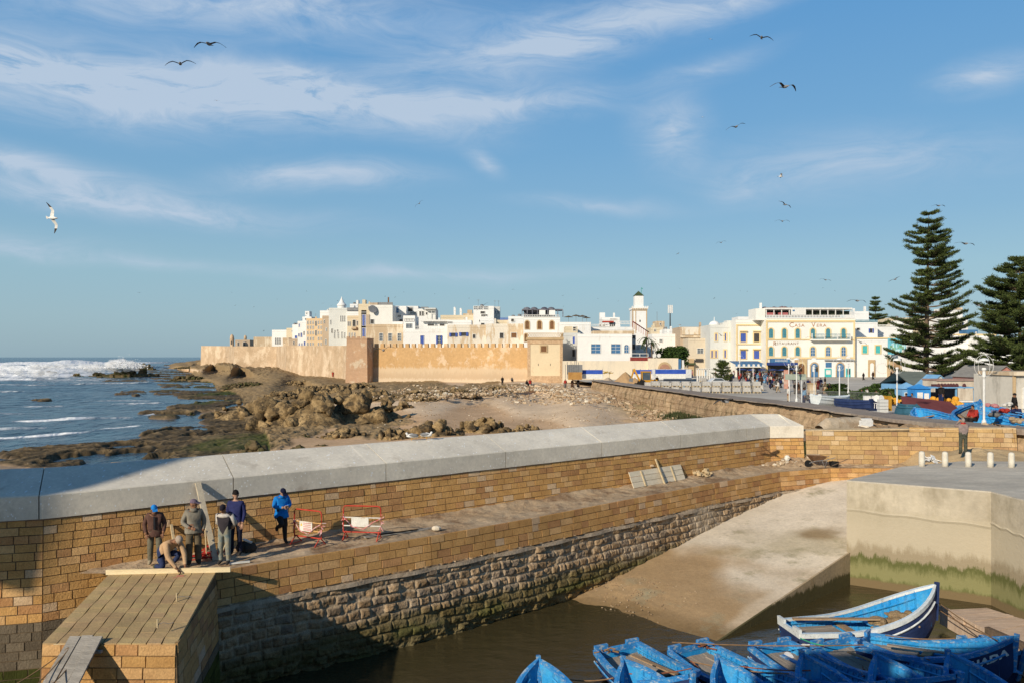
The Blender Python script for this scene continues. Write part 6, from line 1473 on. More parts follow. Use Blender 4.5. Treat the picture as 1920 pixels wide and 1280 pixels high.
p=TG(363,1057); person('worker in grey-green jacket and mauve cap standing by the leaning plank',(p.x,p.y,zt_),R(28),dict(skin=SKIN,top=cl('olive_grey_jacket',(.19,.165,.125),(.26,.235,.19)),legs=cl('brown_dusty_trousers',(.16,.125,.08)),shoe=SHOE),
 pose=dict(elL=(.27,.02,1.13),wrL=(.23,-.06,.92),haL=(.22,-.08,.86),elR=(-.28,-.02,1.13),wrR=(-.14,-.2,1.03),haR=(-.08,-.24,1.01)),
 rad=dict(chest=(.195,.14),waist=(.19,.145),pelvis=(.185,.14),shL=.085,shR=.085,elL=.066,elR=.066,wrL=.048,wrR=.048,hipL=.105,hipR=.105,knL=.09,knR=.09,anL=.078,anR=.078),cap='cap',capm=cl('mauve_cap',(.17,.125,.17)),look=(.8,-.5,-.05),hgt=1.05)
p=TG(421,1057); person('worker in white and black top and muddy pale jeans with hands behind his back',(p.x,p.y,zt_),R(-8),dict(skin=SKIN,top=cl('black_white_top',(.035,.03,.035),(.04,.035,.04)),legs=cl('muddy_jeans',(.34,.29,.19),(.16,.2,.2)),shoe=SHOE),
 pose=dict(chest=(0,-.01,1.3),neck=(0,-.04,1.5),skull=(0,-.085,1.585),elL=(.26,.1,1.15),wrL=(.12,.2,1.0),haL=(.06,.22,.98),elR=(-.26,.1,1.15),wrR=(-.12,.2,1.0),haR=(-.06,.22,.98)),
 rad=dict(chest=(.18,.13),waist=(.165,.125),pelvis=(.165,.13),knL=.075,knR=.075,anL=.055,anR=.055),cap='beanie',capm=cl('black_cap',(.025,.022,.03)),look=(0,-.7,-.65),hgt=.985)
# pale yoke and sleeves of that top
W3=[o for o in bpy.data.objects if o.get('label','').startswith('worker in white and black')][0]
mb=MB(); mb.ell((0,-.005,1.385),(.215,.15,.075),14,7); [mb.tube([(s*.18,0,1.40),(s*.262,.1,1.155),(s*.13,.2,1.01)],[.084,.068,.05],9) for s in(-1,1)]; mb.build('pale_sleeves',cl('pale_grey_sleeve',(.55,.50,.44)),W3,smooth=True)
p=TG(432,1045); person('man in navy jacket and black hat half hidden behind the white and black top',(p.x+.05,p.y+.3,zt_),R(-5),dict(skin=SKINL,top=cl('navy_jacket',(.03,.035,.11)),legs=cl('navy_trousers',(.02,.022,.04)),shoe=SHOE),cap='beanie',capm=cl('black_hat',(.02,.016,.015)),look=(.5,-.8,-.1),hgt=1.1,rad=dict(chest=(.18,.13),waist=(.17,.13),pelvis=(.17,.13)))
p=TG(528,1019); person('man in bright blue anorak looking at his phone with one foot up against the wall',(p.x,p.y,zt_),R(38),dict(skin=SKINL,top=cl('bright_blue_anorak',(.01,.19,.56),(.01,.14,.45)),legs=cl('charcoal_trousers',(.03,.032,.032)),shoe=SHOE),
 pose=dict(chest=(0,-.0,1.3),neck=(0,-.05,1.5),skull=(.0,-.10,1.58),elL=(.25,-.02,1.16),wrL=(.08,-.25,1.15),haL=(.04,-.30,1.16),elR=(-.25,-.02,1.16),wrR=(-.08,-.25,1.15),haR=(-.03,-.30,1.16),hipR=(-.1,0,.88),knR=(-.12,-.34,.66),anR=(-.12,.08,.50),toR=(-.13,.02,.40),knL=(.08,-.04,.49)),
 rad=dict(chest=(.19,.14),waist=(.185,.14),pelvis=(.185,.14),shL=.088,shR=.088,elL=.07,elR=.07,wrL=.05,wrR=.05,knR=.08,knL=.078),cap='cap',capm=cl('navy_cap',(.012,.015,.04)),look=(.1,-.75,-.65),hgt=1.02,hand={'L':(-1,0,.2),'R':(1,0,.2)})
q=Matrix.Rotation(R(38),4,'Z')@Vector((0,-.36,1.19)); mb=MB(); mb.box((0,0,0),(.075,.15,.01)); o=mb.build('smartphone',M('phone_white',(.7,.7,.7),sc=3,rough=.3)); o.location=(p.x+q.x*1.02,p.y+q.y*1.02,zt_+1.23); o.rotation_euler=(R(-25),0,R(38)); tag(o,'white smartphone held by the man in the blue anorak','phone')
# crouching mason
p=TG(318,1074,3.28); person('crouching mason in beige jacket and knitted hat working on the pier edge',(p.x-.12,p.y+.30,zt_),R(55),dict(skin=SKIN,top=cl('beige_jacket',(.50,.33,.19),(.42,.27,.155)),legs=cl('blue_work_trousers',(.035,.05,.12)),shoe=cl('green_boot',(.09,.11,.05))),
 pose=dict(pelvis=(0,.28,.42),waist=(0,.17,.54),chest=(0,-.06,.68),neckb=(0,-.2,.74),neck=(0,-.26,.77),skull=(0,-.345,.80),shL=(.17,-.10,.70),elL=(.22,-.26,.42),wrL=(.14,-.42,.18),haL=(.12,-.46,.13),shR=(-.17,-.10,.70),elR=(-.21,-.24,.42),wrR=(-.12,-.44,.17),haR=(-.09,-.48,.12),
  hipL=(.12,.22,.38),knL=(.2,-.12,.40),anL=(.15,.18,.09),toL=(.18,.03,.035),hipR=(-.12,.22,.38),knR=(-.2,-.02,.12),anR=(-.15,.36,.09),toR=(-.15,.46,.05)),
 rad=dict(chest=(.19,.14),waist=(.18,.14),pelvis=(.17,.14),shL=.088,shR=.088,elL=.066,elR=.066,wrL=.045,wrR=.045),cap='beanie',capm=cl('oatmeal_beanie',(.40,.32,.25)),look=(.0,-.75,-.65),hgt=1.1,hand={'L':(0,0,-1),'R':(0,0,-1)})
for lab_,mt_,w_,z0_,z1_ in (('worker in blue cap','brown_jacket',.2,.80,1.06),('worker in grey-green','olive_grey_jacket',.215,.84,1.08),('man in bright blue','bright_blue_anorak',.205,.80,1.04)):
    P_=[o for o in bpy.data.objects if o.get('label','').startswith(lab_)][0]; mb=MB(); mb.lathe([(w_*1.06,z0_),(w_*1.10,z0_+.02),(w_*1.0,(z0_+z1_)/2),(w_*.86,z1_)],n=18,sy=.76,c=(0,.01,0)); 
    for v_ in range(len(mb.v)): x_,y_,z_=mb.v[v_]; k_=1+.06*math.sin(x_*37+z_*9); mb.v[v_]=(x_*k_,y_*k_,z_)
    mb.build('jacket_hem',bpy.data.materials['cloth_'+mt_],P_,smooth=True); mb=MB(); mb.lathe([(.105,1.41),(.085,1.50),(.075,1.50)],n=12,sy=.9,c=(0,-.03,0)); mb.build('collar',bpy.data.materials['cloth_'+mt_],P_,smooth=True)
    if mt_=='brown_jacket': mb=MB(); mb.box((.01,-.155,1.2),(.05,.02,.36)); mb.build('open_front',cl('dark_shirt',(.03,.03,.035)),P_)
# trowel and float by his hands
def small(name,label,cat,fn,mat,loc=(0,0,0),rot=0,group=None):
    mb=MB(); fn(mb); o=mb.build(name,mat); o.location=loc; o.rotation_euler=(0,0,rot); return tag(o,label,cat,group)
c=TG(338,1082,3.24); small('float_trowel','pinkish mason float under the crouching man hand','trowel',lambda m:(m.box((0,0,.012),(.34,.14,.02)),m.bar((-.09,0,.05),(.09,0,.05),.03,.03),m.box((0,0,.03),(.03,.03,.03))),M('pink_float',(.45,.18,.14),sc=4),c+Vector((0,0,.0)),R(10))
# beam on the pier edge
a=W(199,1075,20.55); b=W(432,1073,20.75); mb=MB(); a.z=3.34;b.z=3.36; mb.bar(a,b,.05,.13); tag(mb.build('timber_beam',M('pale_beam',(.72,.60,.38),(.62,.5,.3),sc=2,st=(.6,4,4),bump=.2)),'long pale timber beam lying across the pier top','beam')
# planks leaning on the wall
def leaning(a,b,w_,th,label,mat=WOOD,cat='plank'):
    mb=MB(); mb.bar(a,b,w_,th,0,(.62,-.79,0)); return tag(mb.build('plank',mat),label,cat)
i=1
def WP(px,z,off=.03):
    """point on the long wall face at photo column px, height z"""
    lo,hi=MW.u[1],MW.u[3]
    for _ in range(40):
        m=(lo+hi)/2; q=MW.P(m,z,off)
        if q.x/q.y*F+960<px: lo=m
        else: hi=m
    return q
leaning(Vector((*TG(404,1050)[:2],zt_)),WP(371,5.30,.16),.16,.06,'tall pale plank leaning on the wall behind the mauve capped man',M('pale_plank',(.55,.47,.34),(.42,.36,.27),sc=2,st=(4,4,1),bump=.3))
leaning(Vector((*TG(332,1050)[:2],zt_)),WP(321,4.15,.05),.07,.05,'thin short batten leaning on the wall right of the blue capped man')
# red tool heap
rd=random.Random(4); c=TG(392,1046); t=thing('tool_heap','tangled heap of red tools, sticks and straps on the terrace behind the workers','tools',(c.x,c.y,zt_))
mb=MB()
for _ in range(16):
    a=Vector((rd.uniform(-.4,.4),rd.uniform(-.25,.25),rd.uniform(.02,.2))); mb.tube([a,a+Vector((rd.uniform(-.25,.25),rd.uniform(-.2,.2),rd.uniform(0,.2))),a+Vector((rd.uniform(-.35,.35),rd.uniform(-.3,.3),rd.uniform(-.02,.1)))],.022,5)
mb.build('red_straps',cl('red_strap',(.45,.04,.03)),t); mb=MB()
for _ in range(7): a=Vector((rd.uniform(-.4,.4),rd.uniform(-.2,.2),0)); mb.tube([a,a+Vector((rd.uniform(-.25,.25),.25,rd.uniform(.4,.85)))],.018,5)
mb.build('sticks',WOOD,t)
c=TG(462,1033); t=thing('rubble_bag','dark bag with a pale paper on top lying at the wall foot','bag',(c.x,c.y,zt_)); mb=MB(); mb.ell((0,0,.12),(.32,.22,.2),9,6); mb.build('bag',cl('dark_bag',(.05,.045,.04)),t); mb=MB(); mb.box((.05,-.05,.33),(.28,.1,.04),Matrix.Rotation(.4,3,'Y')); mb.build('paper',BWHITE,t)
c=TG(449,1055); small('board_scrap','pale flat board scrap on the dirt beside the muddy jeans','board',lambda m:m.box((0,0,.02),(.55,.13,.03)),BWHITE,c,R(25))
c=TG(352,1056,3.27)
# barriers
def barrier(a,b,label,panelmat,tilt=0,marks=False):
    a=Vector((a.x,a.y,zt_+.02)); b=Vector((b.x,b.y,zt_+.02)); d=b-a; Ln=d.length; t=thing('barrier',label,'barrier',a,math.atan2(d.y,d.x))
    mb=MB(); h=1.05; r=.022
    mb.tube([(0,0,.22),(0,0,h-.1),(.03,0,h-.02),(.1,0,h),(Ln-.1,0,h),(Ln-.03,0,h-.02),(Ln,0,h-.1),(Ln,0,.22),(0,0,.22)],r,7); mb.build('frame',RPAINT,t)
    for z in(.68,.42): mb=MB(); mb.tube([(0,0,z),(Ln,0,z)],r*.9,6); mb.build('crossbar',BWHITE if not marks else ORNG,t)
    mb=MB(); mb.box((Ln*.45,-.03,.55),(Ln*.46,.012,.30)); pn=mb.build('sign_panel',panelmat,t)
    if marks:
        for z in(.64,.585,.53,.47,.43): mb=MB(); mb.bb(Ln*.36,Ln*.64,-.042,-.037,z,z+.022); mb.build('printed_line',M('pink_print',(.6,.25,.25),sc=9),pn)
        mb=MB(); mb.prism([(Ln*.25,.56),(Ln*.33,.56),(Ln*.29,.64)],-.042,-.037); mb.build('hazard_mark',M('yellow_mark',(.8,.5,.05),sc=3),pn)
    for x in(.06,Ln-.06):
        for s in(-1,1): mb=MB(); mb.tube([(x,0,.24),(x,s*.26,.0)],.018,6); mb.build('leg',RPAINT,t)
        mb=MB(); mb.tube([(x,-.26,.01),(x,.26,.01)],.014,5); mb.build('foot_bar',RPAINT,t)
    mb=MB(); rr=random.Random(int(Ln*1000))
    for x in(0,Ln):
        for k in range(9):
            q=Vector((x,0,rr.uniform(.35,.8))); mb.tube([q,q+Vector((rr.uniform(-.12,.12),rr.uniform(-.1,.1),rr.uniform(-.15,.1)))],.012,4)
    mb.tube([(0,-.04,.72),(Ln*.25,-.06,.40),(Ln*.55,-.06,.33),(Ln*.8,-.05,.55),(Ln,-.04,.66)],.014,5)
    mb.build('warning_tape',M('tape_pinkwhite',(.75,.6,.58),(.6,.1,.1),sc=9),t)
barrier(TG(552,1017),TG(603,1024),'red barrier with printed white notice next to the man in blue',BWHITE,marks=True)
barrier(TG(644,1010),TG(714,1012),'red barrier with blank white panel, right one of the two',BWHITE)
c=TG(818,994); small('pale_stone','lone pale stone on the terrace edge','stone',lambda m:m.ell((0,0,.08),(.17,.1,.09),7,5),m_p3,c)
# boards lying on the terrace
c=TG(745,999); t=None
for q,(x,y,l_) in enumerate([(735,1001,1.9),(765,997,2.2)]):
    c=TG(x,y); small('flat_board','weathered flat board lying on the dirt by the barriers, %s one'%('nearer' if q==0 else 'farther'),'board',lambda m:m.box((0,0,.03),(l_,.17,.04)),WOODG,c,R(33))
# formwork panel
a=TG(1188,915); b=TG(1285,898); d=(b-a); d.z=0; Ln=d.length; n_=Vector((d.y,-d.x,0)).normalized()
t=thing('formwork_panel','pale timber formwork panel propped against the wall with a diagonal stick','panel',a,math.atan2(d.y,d.x)); t.rotation_euler[0]=R(-24)
for q in range(3):
    mb=MB(); mb.box((Ln/2+rd.uniform(-.03,.03),0,.13+q*.25),(Ln,.03,.235)); mb.build('board',M('panel_board',(.74,.64,.48),(.62,.53,.38),sc=2,st=(1,4,4),bump=.2),t)
for x in(.22,.8): mb=MB(); mb.box((Ln*x,-.035,.36),(.09,.03,.7)); mb.build('batten',WOOD,t)
leaning(TG(1246,906)+Vector((0,-.1,.0)),WP(1229,4.35,.06),.07,.06,'stick leaning diagonally across the formwork panel')
c=TG(1320,893); t=thing('stone_stack','small pile of pale broken stones on the terrace','stone pile',c); mb=MB()
for _ in range(30): r_=rd.uniform(.06,.13); h=abs(rd.gauss(0,.16)); stonemesh(mb,(rd.gauss(0,.22)*(1-h),rd.gauss(0,.12),.05+h),r_,rd)
mb.build('stones',M('pale_ochre_stone',(.55,.42,.25),sc=3),t)
c=TG(1222,884); small('wall_debris','lump of plaster stuck on top of the formwork panel','rubble',lambda m:stonemesh(m,(0,0,0),.1,rd),m_p1,WP(1223,4.05,.08))
mb=MB(); t=thing('rubble_heap','heap of pale rubble with white plastic at the corner of the wall','rubble',(14.6,41.0,3.3))
for _ in range(220): x=rd.gauss(0,.65); stonemesh(mb,(x,rd.gauss(0,.18),.03+abs(rd.gauss(0,.16))*max(0,1-abs(x))),rd.uniform(.03,.1),rd,rd.choice([0,1]))
mb.build('rubble',[m_p1,m_p3],t); mb=MB(); mb.ell((-.05,-.1,.42),(.16,.1,.16),7,5); mb.build('plastic',BWHITE,t)
# wheelbarrow
c=TG(1532,874,3.32); t=thing('wheelbarrow','rusty wheelbarrow with black wheel standing by the frontal wall','wheelbarrow',(c.x,c.y,3.3),R(8)); RUST=M('rusty_tray',(.20,.11,.06),(.12,.07,.04),sc=4,rough=.8)
mb=MB(); o1=[(-.45,-.3,.62),(.42,-.3,.58),(.42,.3,.58),(-.45,.3,.62)]; o2=[(-.25,-.18,.34),(.22,-.18,.34),(.22,.18,.34),(-.25,.18,.34)]; i1=[(x*.95,y*.95,z) for x,y,z in o1]; i2=[(x*.94,y*.94,z+.02) for x,y,z in o2]
mb.add(o1+o2+i1+i2,[(0,1,5,4),(1,2,6,5),(2,3,7,6),(3,0,4,7),(4,5,6,7),(0,1,9,8),(1,2,10,9),(2,3,11,10),(3,0,8,11),(8,9,13,12),(9,10,14,13),(10,11,15,14),(11,8,12,15),(12,13,14,15)]); mb.build('tray',RUST,t)
mb=MB(); [mb.tube([(-.5,0,.19),(-.2,s*.2,.34),(.4,s*.27,.40),(.85,s*.3,.52)],.02,6) for s in(-1,1)]; mb.build('handles',METAL,t)
for s in(-1,1): mb=MB(); mb.tube([(.15,s*.22,.36),(.28,s*.26,0),(.42,s*.25,.38)],.018,6); mb.build('leg',METAL,t)
mb=MB(); mb.lathe([(.08,-.045),(.17,-.05),(.19,-.03),(.19,.03),(.17,.05),(.08,.045)],n=16); o=mb.build('wheel',M('black_rubber',(.02,.02,.02),sc=4),t,loc=(-.5,0,.19)); o.rotation_euler=(R(90),0,0)
c=TG(1558,873,3.32); t=thing('rubber_bucket','low black rubber bucket behind the wheelbarrow','bucket',(c.x+.2,c.y+.1,3.3)); mb=MB(); mb.lathe([(.2,0),(.27,.24),(.25,.24),(.19,.03)],n=12); mb.build('shell',M('black_rubber',(0,0,0)),t)
c=TG(1578,876,3.32); mb=MB(); a=c+Vector((-.5,0,.1)); mb.tube([a,a+Vector((.9,.1,.35))],.02,6); tag(mb.build('broom',BARK),'thin wooden broom leaning on the frontal wall right of the wheelbarrow','broom')
# man with camera
p=Vector((1806-960,0,0)); Yp=37.2; t=person('man in grey jacket and camo trousers seen from behind taking a photo at the wall',((1806-960)/F*Yp,Yp,4.38),R(170),dict(skin=SKINL,top=cl('grey_mauve_jacket',(.27,.21,.195)),legs=cl('camo_trousers',(.045,.05,.035),(.1,.1,.075)),shoe=SHOE),
 pose=dict(elL=(.30,-.2,1.33),wrL=(.12,-.3,1.52),haL=(.07,-.3,1.56),elR=(-.30,-.2,1.33),wrR=(-.12,-.3,1.52),haR=(-.07,-.3,1.56)),rad=dict(chest=(.2,.14),waist=(.185,.14),pelvis=(.18,.14),shL=.08,shR=.08,elL=.06,elR=.06,hipL=.1,hipR=.1,knL=.085,knR=.085,anL=.075,anR=.075),hairmat=M('grey_hair',(.3,.25,.22),sc=9),hgt=1.0)
mb=MB(); mb.tube([(-.09,0,1.5),(0,.075,1.49),(.09,0,1.5),(0,-.08,1.48),(-.09,0,1.5)],.035,7); mb.build('red_scarf',cl('red_scarf',(.5,.03,.03)),t)
q=Matrix.Rotation(R(170),4,'Z')@Vector((0,-.33,1.6)); small('camera_body','small black camera held to the eye by the man at the wall','camera',lambda m:(m.box((0,0,0),(.13,.06,.09)),m.tube([(0,-.03,0),(0,-.11,0)],.035,8)),METAL,(t.location.x+q.x,t.location.y+q.y,4.38+q.z),R(170))
# bollards
for k,px in enumerate((1728.5,1772,1815.5,1857,1896.5)):
    c=G(px,873+k*.6,4.15); mb=MB(); mb.lathe([(.135,0),(.13,.3),(.125,.6),(.11,.68),(.05,.72)],n=16); o=mb.build('bollard',M('bollard_paint',(.66,.62,.52),(.55,.5,.42),sc=4,bump=.3,c3=(.3,.26,.2),st3=(4,4,1),lo3=.6,hi3=.75),smooth=True); o.location=(c.x,c.y,4.1)
    tag(o,'pale round bollard on the quay edge, %s from the left'%['first','second','third','fourth','fifth'][k],'bollard','bollards along the quay')
c=G(1745,866,4.15); t=thing('empty_sacks','crumpled white and yellow sacks on the sand between two bollards','sacks',(c.x,c.y,4.15)); mb=MB()
for _ in range(12): mb.box((rd.gauss(0,.2),rd.gauss(0,.15),.06+abs(rd.gauss(0,.1))),(rd.uniform(.2,.5),rd.uniform(.15,.3),.03),Matrix.Rotation(rd.uniform(-.9,.9),3,'X')@Matrix.Rotation(rd.uniform(-.8,.8),3,'Y')@Matrix.Rotation(rd.uniform(0,3),3,'Z'),0 if rd.random()<.75 else 1)
mb.build('sacks',[G_W,M('sack_yellow',(.5,.3,.06),sc=4)],t)
# broken coping chunk and rubble behind the return wall
t=thing('broken_coping_block','long broken pale coping block lying behind the frontal wall','concrete block')
P=np.zeros((60,24,3)); a=W(1536,806,44); b=W(1612,806,45.5)
for i_ in range(60):
    u=i_/59; 
    for j_ in range(24):
        th=j_/23*math.pi; r_=.62*(.4+.6*min(1,u*5+.1)) ; P[i_,j_]=(a.x+(b.x-a.x)*u,a.y+(b.y-a.y)*u-math.cos(th)*.7,4.85+math.sin(th)*r_*1.15)
P[...,2]+=.05*fbm(P[...,0]*3,P[...,1]*3,P[...,2]*3,o=4,s=2)
gridobj('block',P,M('worn_block',(.52,.42,.3),(.4,.31,.21),sc=2,bump=.9,bsc=9,c3=(.3,.2,.12),st3=(1,1,1)),smooth=False,parent=t)
mb=MB(); mb.tube([(b.x-.1,b.y-.1,4.9),(b.x+.02,b.y,4.9)],[.6,.62],10); mb.build('broken_end',M('worn_block',(0,0,0)),t)
m_rub=M('brown_rubble',(.34,.235,.14),(.23,.16,.1),sc=2,bump=1,bsc=8)
tt=thing('rubble_slabs','tumbled brown blocks and slabs behind the frontal wall under the promenade edge','rubble')
mb=MB()
for _ in range(150):
    u=rd.random(); px=1612+u*200; Yq=rd.uniform(42.3,46.5)-u*.6; X=(px-960)/F*Yq
    if X>pwx(Yq)+.3: continue
    s_=rd.uniform(.15,.42)*(1-.3*u); mb.box((X,Yq,4.75+rd.uniform(-.1,.28)*(1-.45*u)),(s_*1.5,s_,s_*.8),Matrix.Rotation(rd.uniform(-.5,.5),3,'X')@Matrix.Rotation(rd.uniform(-.5,.5),3,'Y')@Matrix.Rotation(rd.uniform(0,3),3,'Z'),0 if rd.random()<.9 else 1)
mb.build('blocks',[m_rub,m_p3],tt,bev=.02)
mb=MB(); mb.add([(14,41.9,4.5),(27,41.5,4.62),(27,48,4.62),(21,50,4.5),(15,46,4.0)],[(0,1,2,3,4)]); mb.build('rubble_bed',m_rub,tt)
small('white_board','white board scrap among the brown rubble','board',lambda m:m.box((0,0,0),(.85,.05,.36)),G_W,W(1624,793,44.2),R(10))
small('white_slab','second white slab just above the white board scrap in the rubble','board',lambda m:m.box((0,0,0),(.7,.3,.1)),G_W,W(1622,785,45.2),R(10))
# pegs on the pier, gangway boards, ropes
for k,(x,y) in enumerate(((363,1077),(331,1122),(295,1172))):
    c=G(x,y,3.2); t=thing('peg','small wooden peg with wire standing on the pier top, %s'%['farthest','middle','nearest'][k],'peg',c,0,'pegs on the pier'); mb=MB(); mb.tube([(0,0,-.05),(0,0,.14)],.02,5); mb.build('stake',WOOD,t); mb=MB(); mb.tube([(0,0,.03),(.12,.02,.06),(.22,.05,.03),(.33,.07,.05)],.006,4); mb.build('wire',METAL,t)
t=thing('gangway','sloping gangway of three weathered grey boards propped on the pier end','gangway')
A0,A1=W(147,1192,16.9),W(207,1192,16.9); A0.z=A1.z=3.03; Bq0,Bq1=Vector((-9.35,12.6,.9)),Vector((-8.45,12.6,.9))
for k in range(3):
    u0,u1=k/3+.01,(k+1)/3-.01; a=A0.lerp(A1,(u0+u1)/2); b=Bq0.lerp(Bq1,(u0+u1)/2); mb=MB(); mb.bar(a+Vector((0,.05*(k%2)-.32,.03)),b,.225,.045,0,(0,0,1)); mb.build('board',WOODG,t)
mb=MB(); a=A0+Vector((-.05,-.5,-.22)); b=A1+Vector((.08,-.5,-.22)); mb.bar(a,b,.1,.05); mb.build('batten',WOODG,t)
small('pier_timber','short ochre timber piece on the pier end beside the gangway','timber',lambda m:m.bar((0,0,0),(.7,.05,.0),.12,.08),WOOD,W(103,1208,16.55),0)
ROPE=M('brown_rope',(.28,.17,.09),(.2,.12,.06),sc=9)
for k,(a,b) in enumerate([((128,1213,16.3),(-40,1315,15)),((130,1214,16.3),(20,1320,14.6)),((140,1235,16.2),(55,1310,14.4))]): rope([W(*a),W(*b)],'thin brown rope at the lower left tied to the pier, %s'%['upper','middle','lower'][k],ROPE,.012,.1,'ropes at the pier')
for k,(x,y,w_) in enumerate([(775,826,.55),(800,823,.6)]):
    pass
def sitgull(label,loc,rz,g=None):
    t=thing('gull',label,'gull',loc,rz,g); mb=MB(); mb.tube([(-.2,0,.17),(-.1,0,.18),(0,0,.19),(.12,0,.17),(.24,0,.14)],[.02,.07,.085,.06,.015],9); mb.build('body',G_W,t,smooth=True); mb=MB(); mb.ell((-.19,0,.27),(.05,.04,.045),8,6); mb.tube([(-.15,0,.2),(-.19,0,.26)],[.045,.035],7); mb.build('head',G_W,t,smooth=True)
    mb=MB(); [mb.ell((.07,s*.06,.20),(.19,.03,.06),8,5) for s in(-1,1)]; mb.build('wing',G_G,t,smooth=True); mb=MB(); [mb.tube([(0,s*.03,0),(0,s*.03,.13)],.008,4) for s in(-1,1)]; mb.build('leg',G_Y,t); return t
for k,px in enumerate((772,800)):
    Yq=33.35/(1-.787*(px-960)/F)*1.0; zc=5.88; Yq=(CZ-zc)*F/(825-k*1.9-HY); q=Vector(((px-960)/F*Yq,Yq,0)); sitgull('gull resting on the coping edge, %s one'%('left' if k==0 else 'right'),(q.x,q.y,zc),R(10+160*k),'gulls resting on the coping')

# --- boats in the dock
def bp(px,py,z): return G(px,py,z)
b1=boat('blue fishing boat with white gunwale, moored alone in the open dock',bp(1482,1178,.75),bp(1760,1098,1.95),1.95,heel=-3,gun=BM['w'],bowrise=1.05)
c=b1; mb=MB()
for _ in range(80): mb.ell((b1['_L']*.73+max(-.8,min(.8,rd.gauss(0,.42))),max(-.4,min(.4,rd.gauss(0,.26))),.62+min(.4,abs(rd.gauss(0,.2)))),(rd.uniform(.12,.26),rd.uniform(.1,.2),rd.uniform(.08,.16)),8,5,0,Matrix.Rotation(rd.uniform(0,3),3,'Z'))
NET=M('tan_net',(.42,.30,.17),(.26,.18,.1),sc=8,bump=1.5,bsc=30,rough=1); o=mb.build('fishing_net',NET); o.location=b1.location; o.rotation_euler=b1.rotation_euler; tag(o,'heap of tan fishing net in the bow of the boat with white gunwale','net')
mb=MB(); mb.bar((.35,.5,.98),(3.0,-.05,.98),.16,.05); o=mb.build('plank',BM['t']); o.location=b1.location; o.rotation_euler=b1.rotation_euler; tag(o,'long plank lying across the stern of the boat with white gunwale','plank')
BO=[('blue boat with grey stern deck, leftmost of the moored row',(1158,1213,.8),(1300,1262,1.5),1.75,{}),
 ('blue boat with rope piles on its stern, second of the moored row',(1290,1213,.8),(1500,1275,1.4),1.75,{}),
 ('blue boat with long grey stern deck and white ring, third of the moored row',(1440,1208,.8),(1660,1275,1.4),1.8,{}),
 ('dark blue boat with cardboard on its deck, fourth of the moored row',(1560,1203,.8),(1800,1262,1.5),1.8,{}),
 ('navy hulled boat with white letters on its bow, rightmost of the row',(1620,1202,.85),(1908,1196,1.8),1.75,{}),
 ('small blue boat with open bow lying behind the lettered boat',(1812,1196,.6),(1900,1212,1.0),1.3,{})]
obs=[]
for k,(lb,s_,b_2,w_,kw) in enumerate(BO): obs.append(boat(lb,bp(*s_),bp(*b_2),w_,heel=rd.uniform(-3,3),group='boats moored in the dock',**kw))
BO2=[('bright blue boat bow rising alone at the bottom left of the boats',(1010,1238,1.5),(1055,1400,.8),1.6),
 ('bright blue boat pointing at the leftmost grey decked boat',(1176,1238,1.5),(1330,1400,.8),1.7),
 ('bright blue boat pointing between the second and third of the row',(1345,1236,1.5),(1520,1400,.8),1.7),
 ('royal blue boat pointing up in the shade, middle of the front row',(1502,1228,1.55),(1690,1400,.8),1.7),
 ('blue boat pointing up with a sunlit patch and white bag inside',(1648,1228,1.55),(1830,1400,.8),1.7),
 ('blue boat pointing up with a yellow sack inside, right end of front row',(1782,1226,1.55),(1990,1390,.8),1.7)]
for lb,b_2,s_,w_ in BO2: obs.append(boat(lb,bp(*s_),bp(*b_2),w_,heel=rd.uniform(-3,3),group='boats with bows pointing up in the dock',outer=BM['i'] if rd.random()<.6 else BM['o']))
BN=['leftmost decked boat of the row','second boat of the row','third boat of the row','fourth boat of the row','boat lettered on its bow','small open boat behind the lettered one','lone bow at bottom left','boat pointing at the leftmost decked one','boat pointing between second and third','royal blue boat in the middle front','boat with the white bag','boat with the yellow sack']
for k,bt in enumerate(obs):
    for q in range(2):
        m4=Matrix.Rotation(rd.uniform(-.25,.25),4,'Z'); mb=MB(); L_=rd.uniform(1.3,2.3); mb.bar((0,0,0),(L_,rd.uniform(-.2,.2),rd.uniform(-.03,.1)),rd.uniform(.06,.16),.035); o=mb.build('loose_plank',[BM['t'],BM['f'],BM['g']][(k+q)%3]); o.location=bt.matrix_basis@Vector((bt['_L']*(.18+.22*q),rd.uniform(-.4,.3),.88-.1*q)); o.rotation_euler=(0,0,bt.rotation_euler[2]+rd.uniform(-.25,.25)); tag(o,'loose %s lying across the %s'%(['plank','board'][q],BN[k]),'plank','loose planks in the boats')
# boat name
LT=M('white_letter',(.7,.7,.68),sc=5); YL=M('yellow_letter',(.6,.42,.05),sc=5)
lb_=obs[4]
def letters(bt,txt,u,z,size,side,mat,first=None):
    x=bt['_L']*u; n=len(txt)
    grp=text(txt,0,0,0,size,mat,bt,name='boat_name',ext=.01,al='LEFT'); return grp
def wrapname(bt,W_,dep,rise,txt,u0,zf,size,mat):
    """letters laid on the curved hull side facing the viewer"""
    o=text(txt,0,0,0,size,mat,bt,name='boat_name',ext=.01,al='LEFT',rot=(0,0,0)); L_=bt['_L']; w=W_/2
    for v in o.data.vertices:
        u=min(.985,u0+v.co.x/L_); hw=w*max(.0,math.cos(((max(u,.5)-.5)/.5)**1.5*math.pi/2))**.8; sh=dep+rise*((u-.25)/.75)**2; kz=(max(0,u-.75)/.25)**2*(dep*.55+rise*.4)
        z=sh-zf+v.co.y; b=(z-kz)/(sh-kz); k=np.interp(b,[.28,.62,1],[.80,.94,1]); v.co=Vector((u*L_,-(hw*k+.012+v.co.z),z))
wrapname(lb_,1.75,.85,.75,'HADA',.765,.36,.25,LT); wrapname(lb_,1.75,.85,.75,'G',.715,.36,.25,YL); wrapname(obs[0],1.75,.85,.75,'DA',.78,.40,.22,LT); wrapname(obs[3],1.8,.85,.75,'RA',.80,.40,.2,LT)
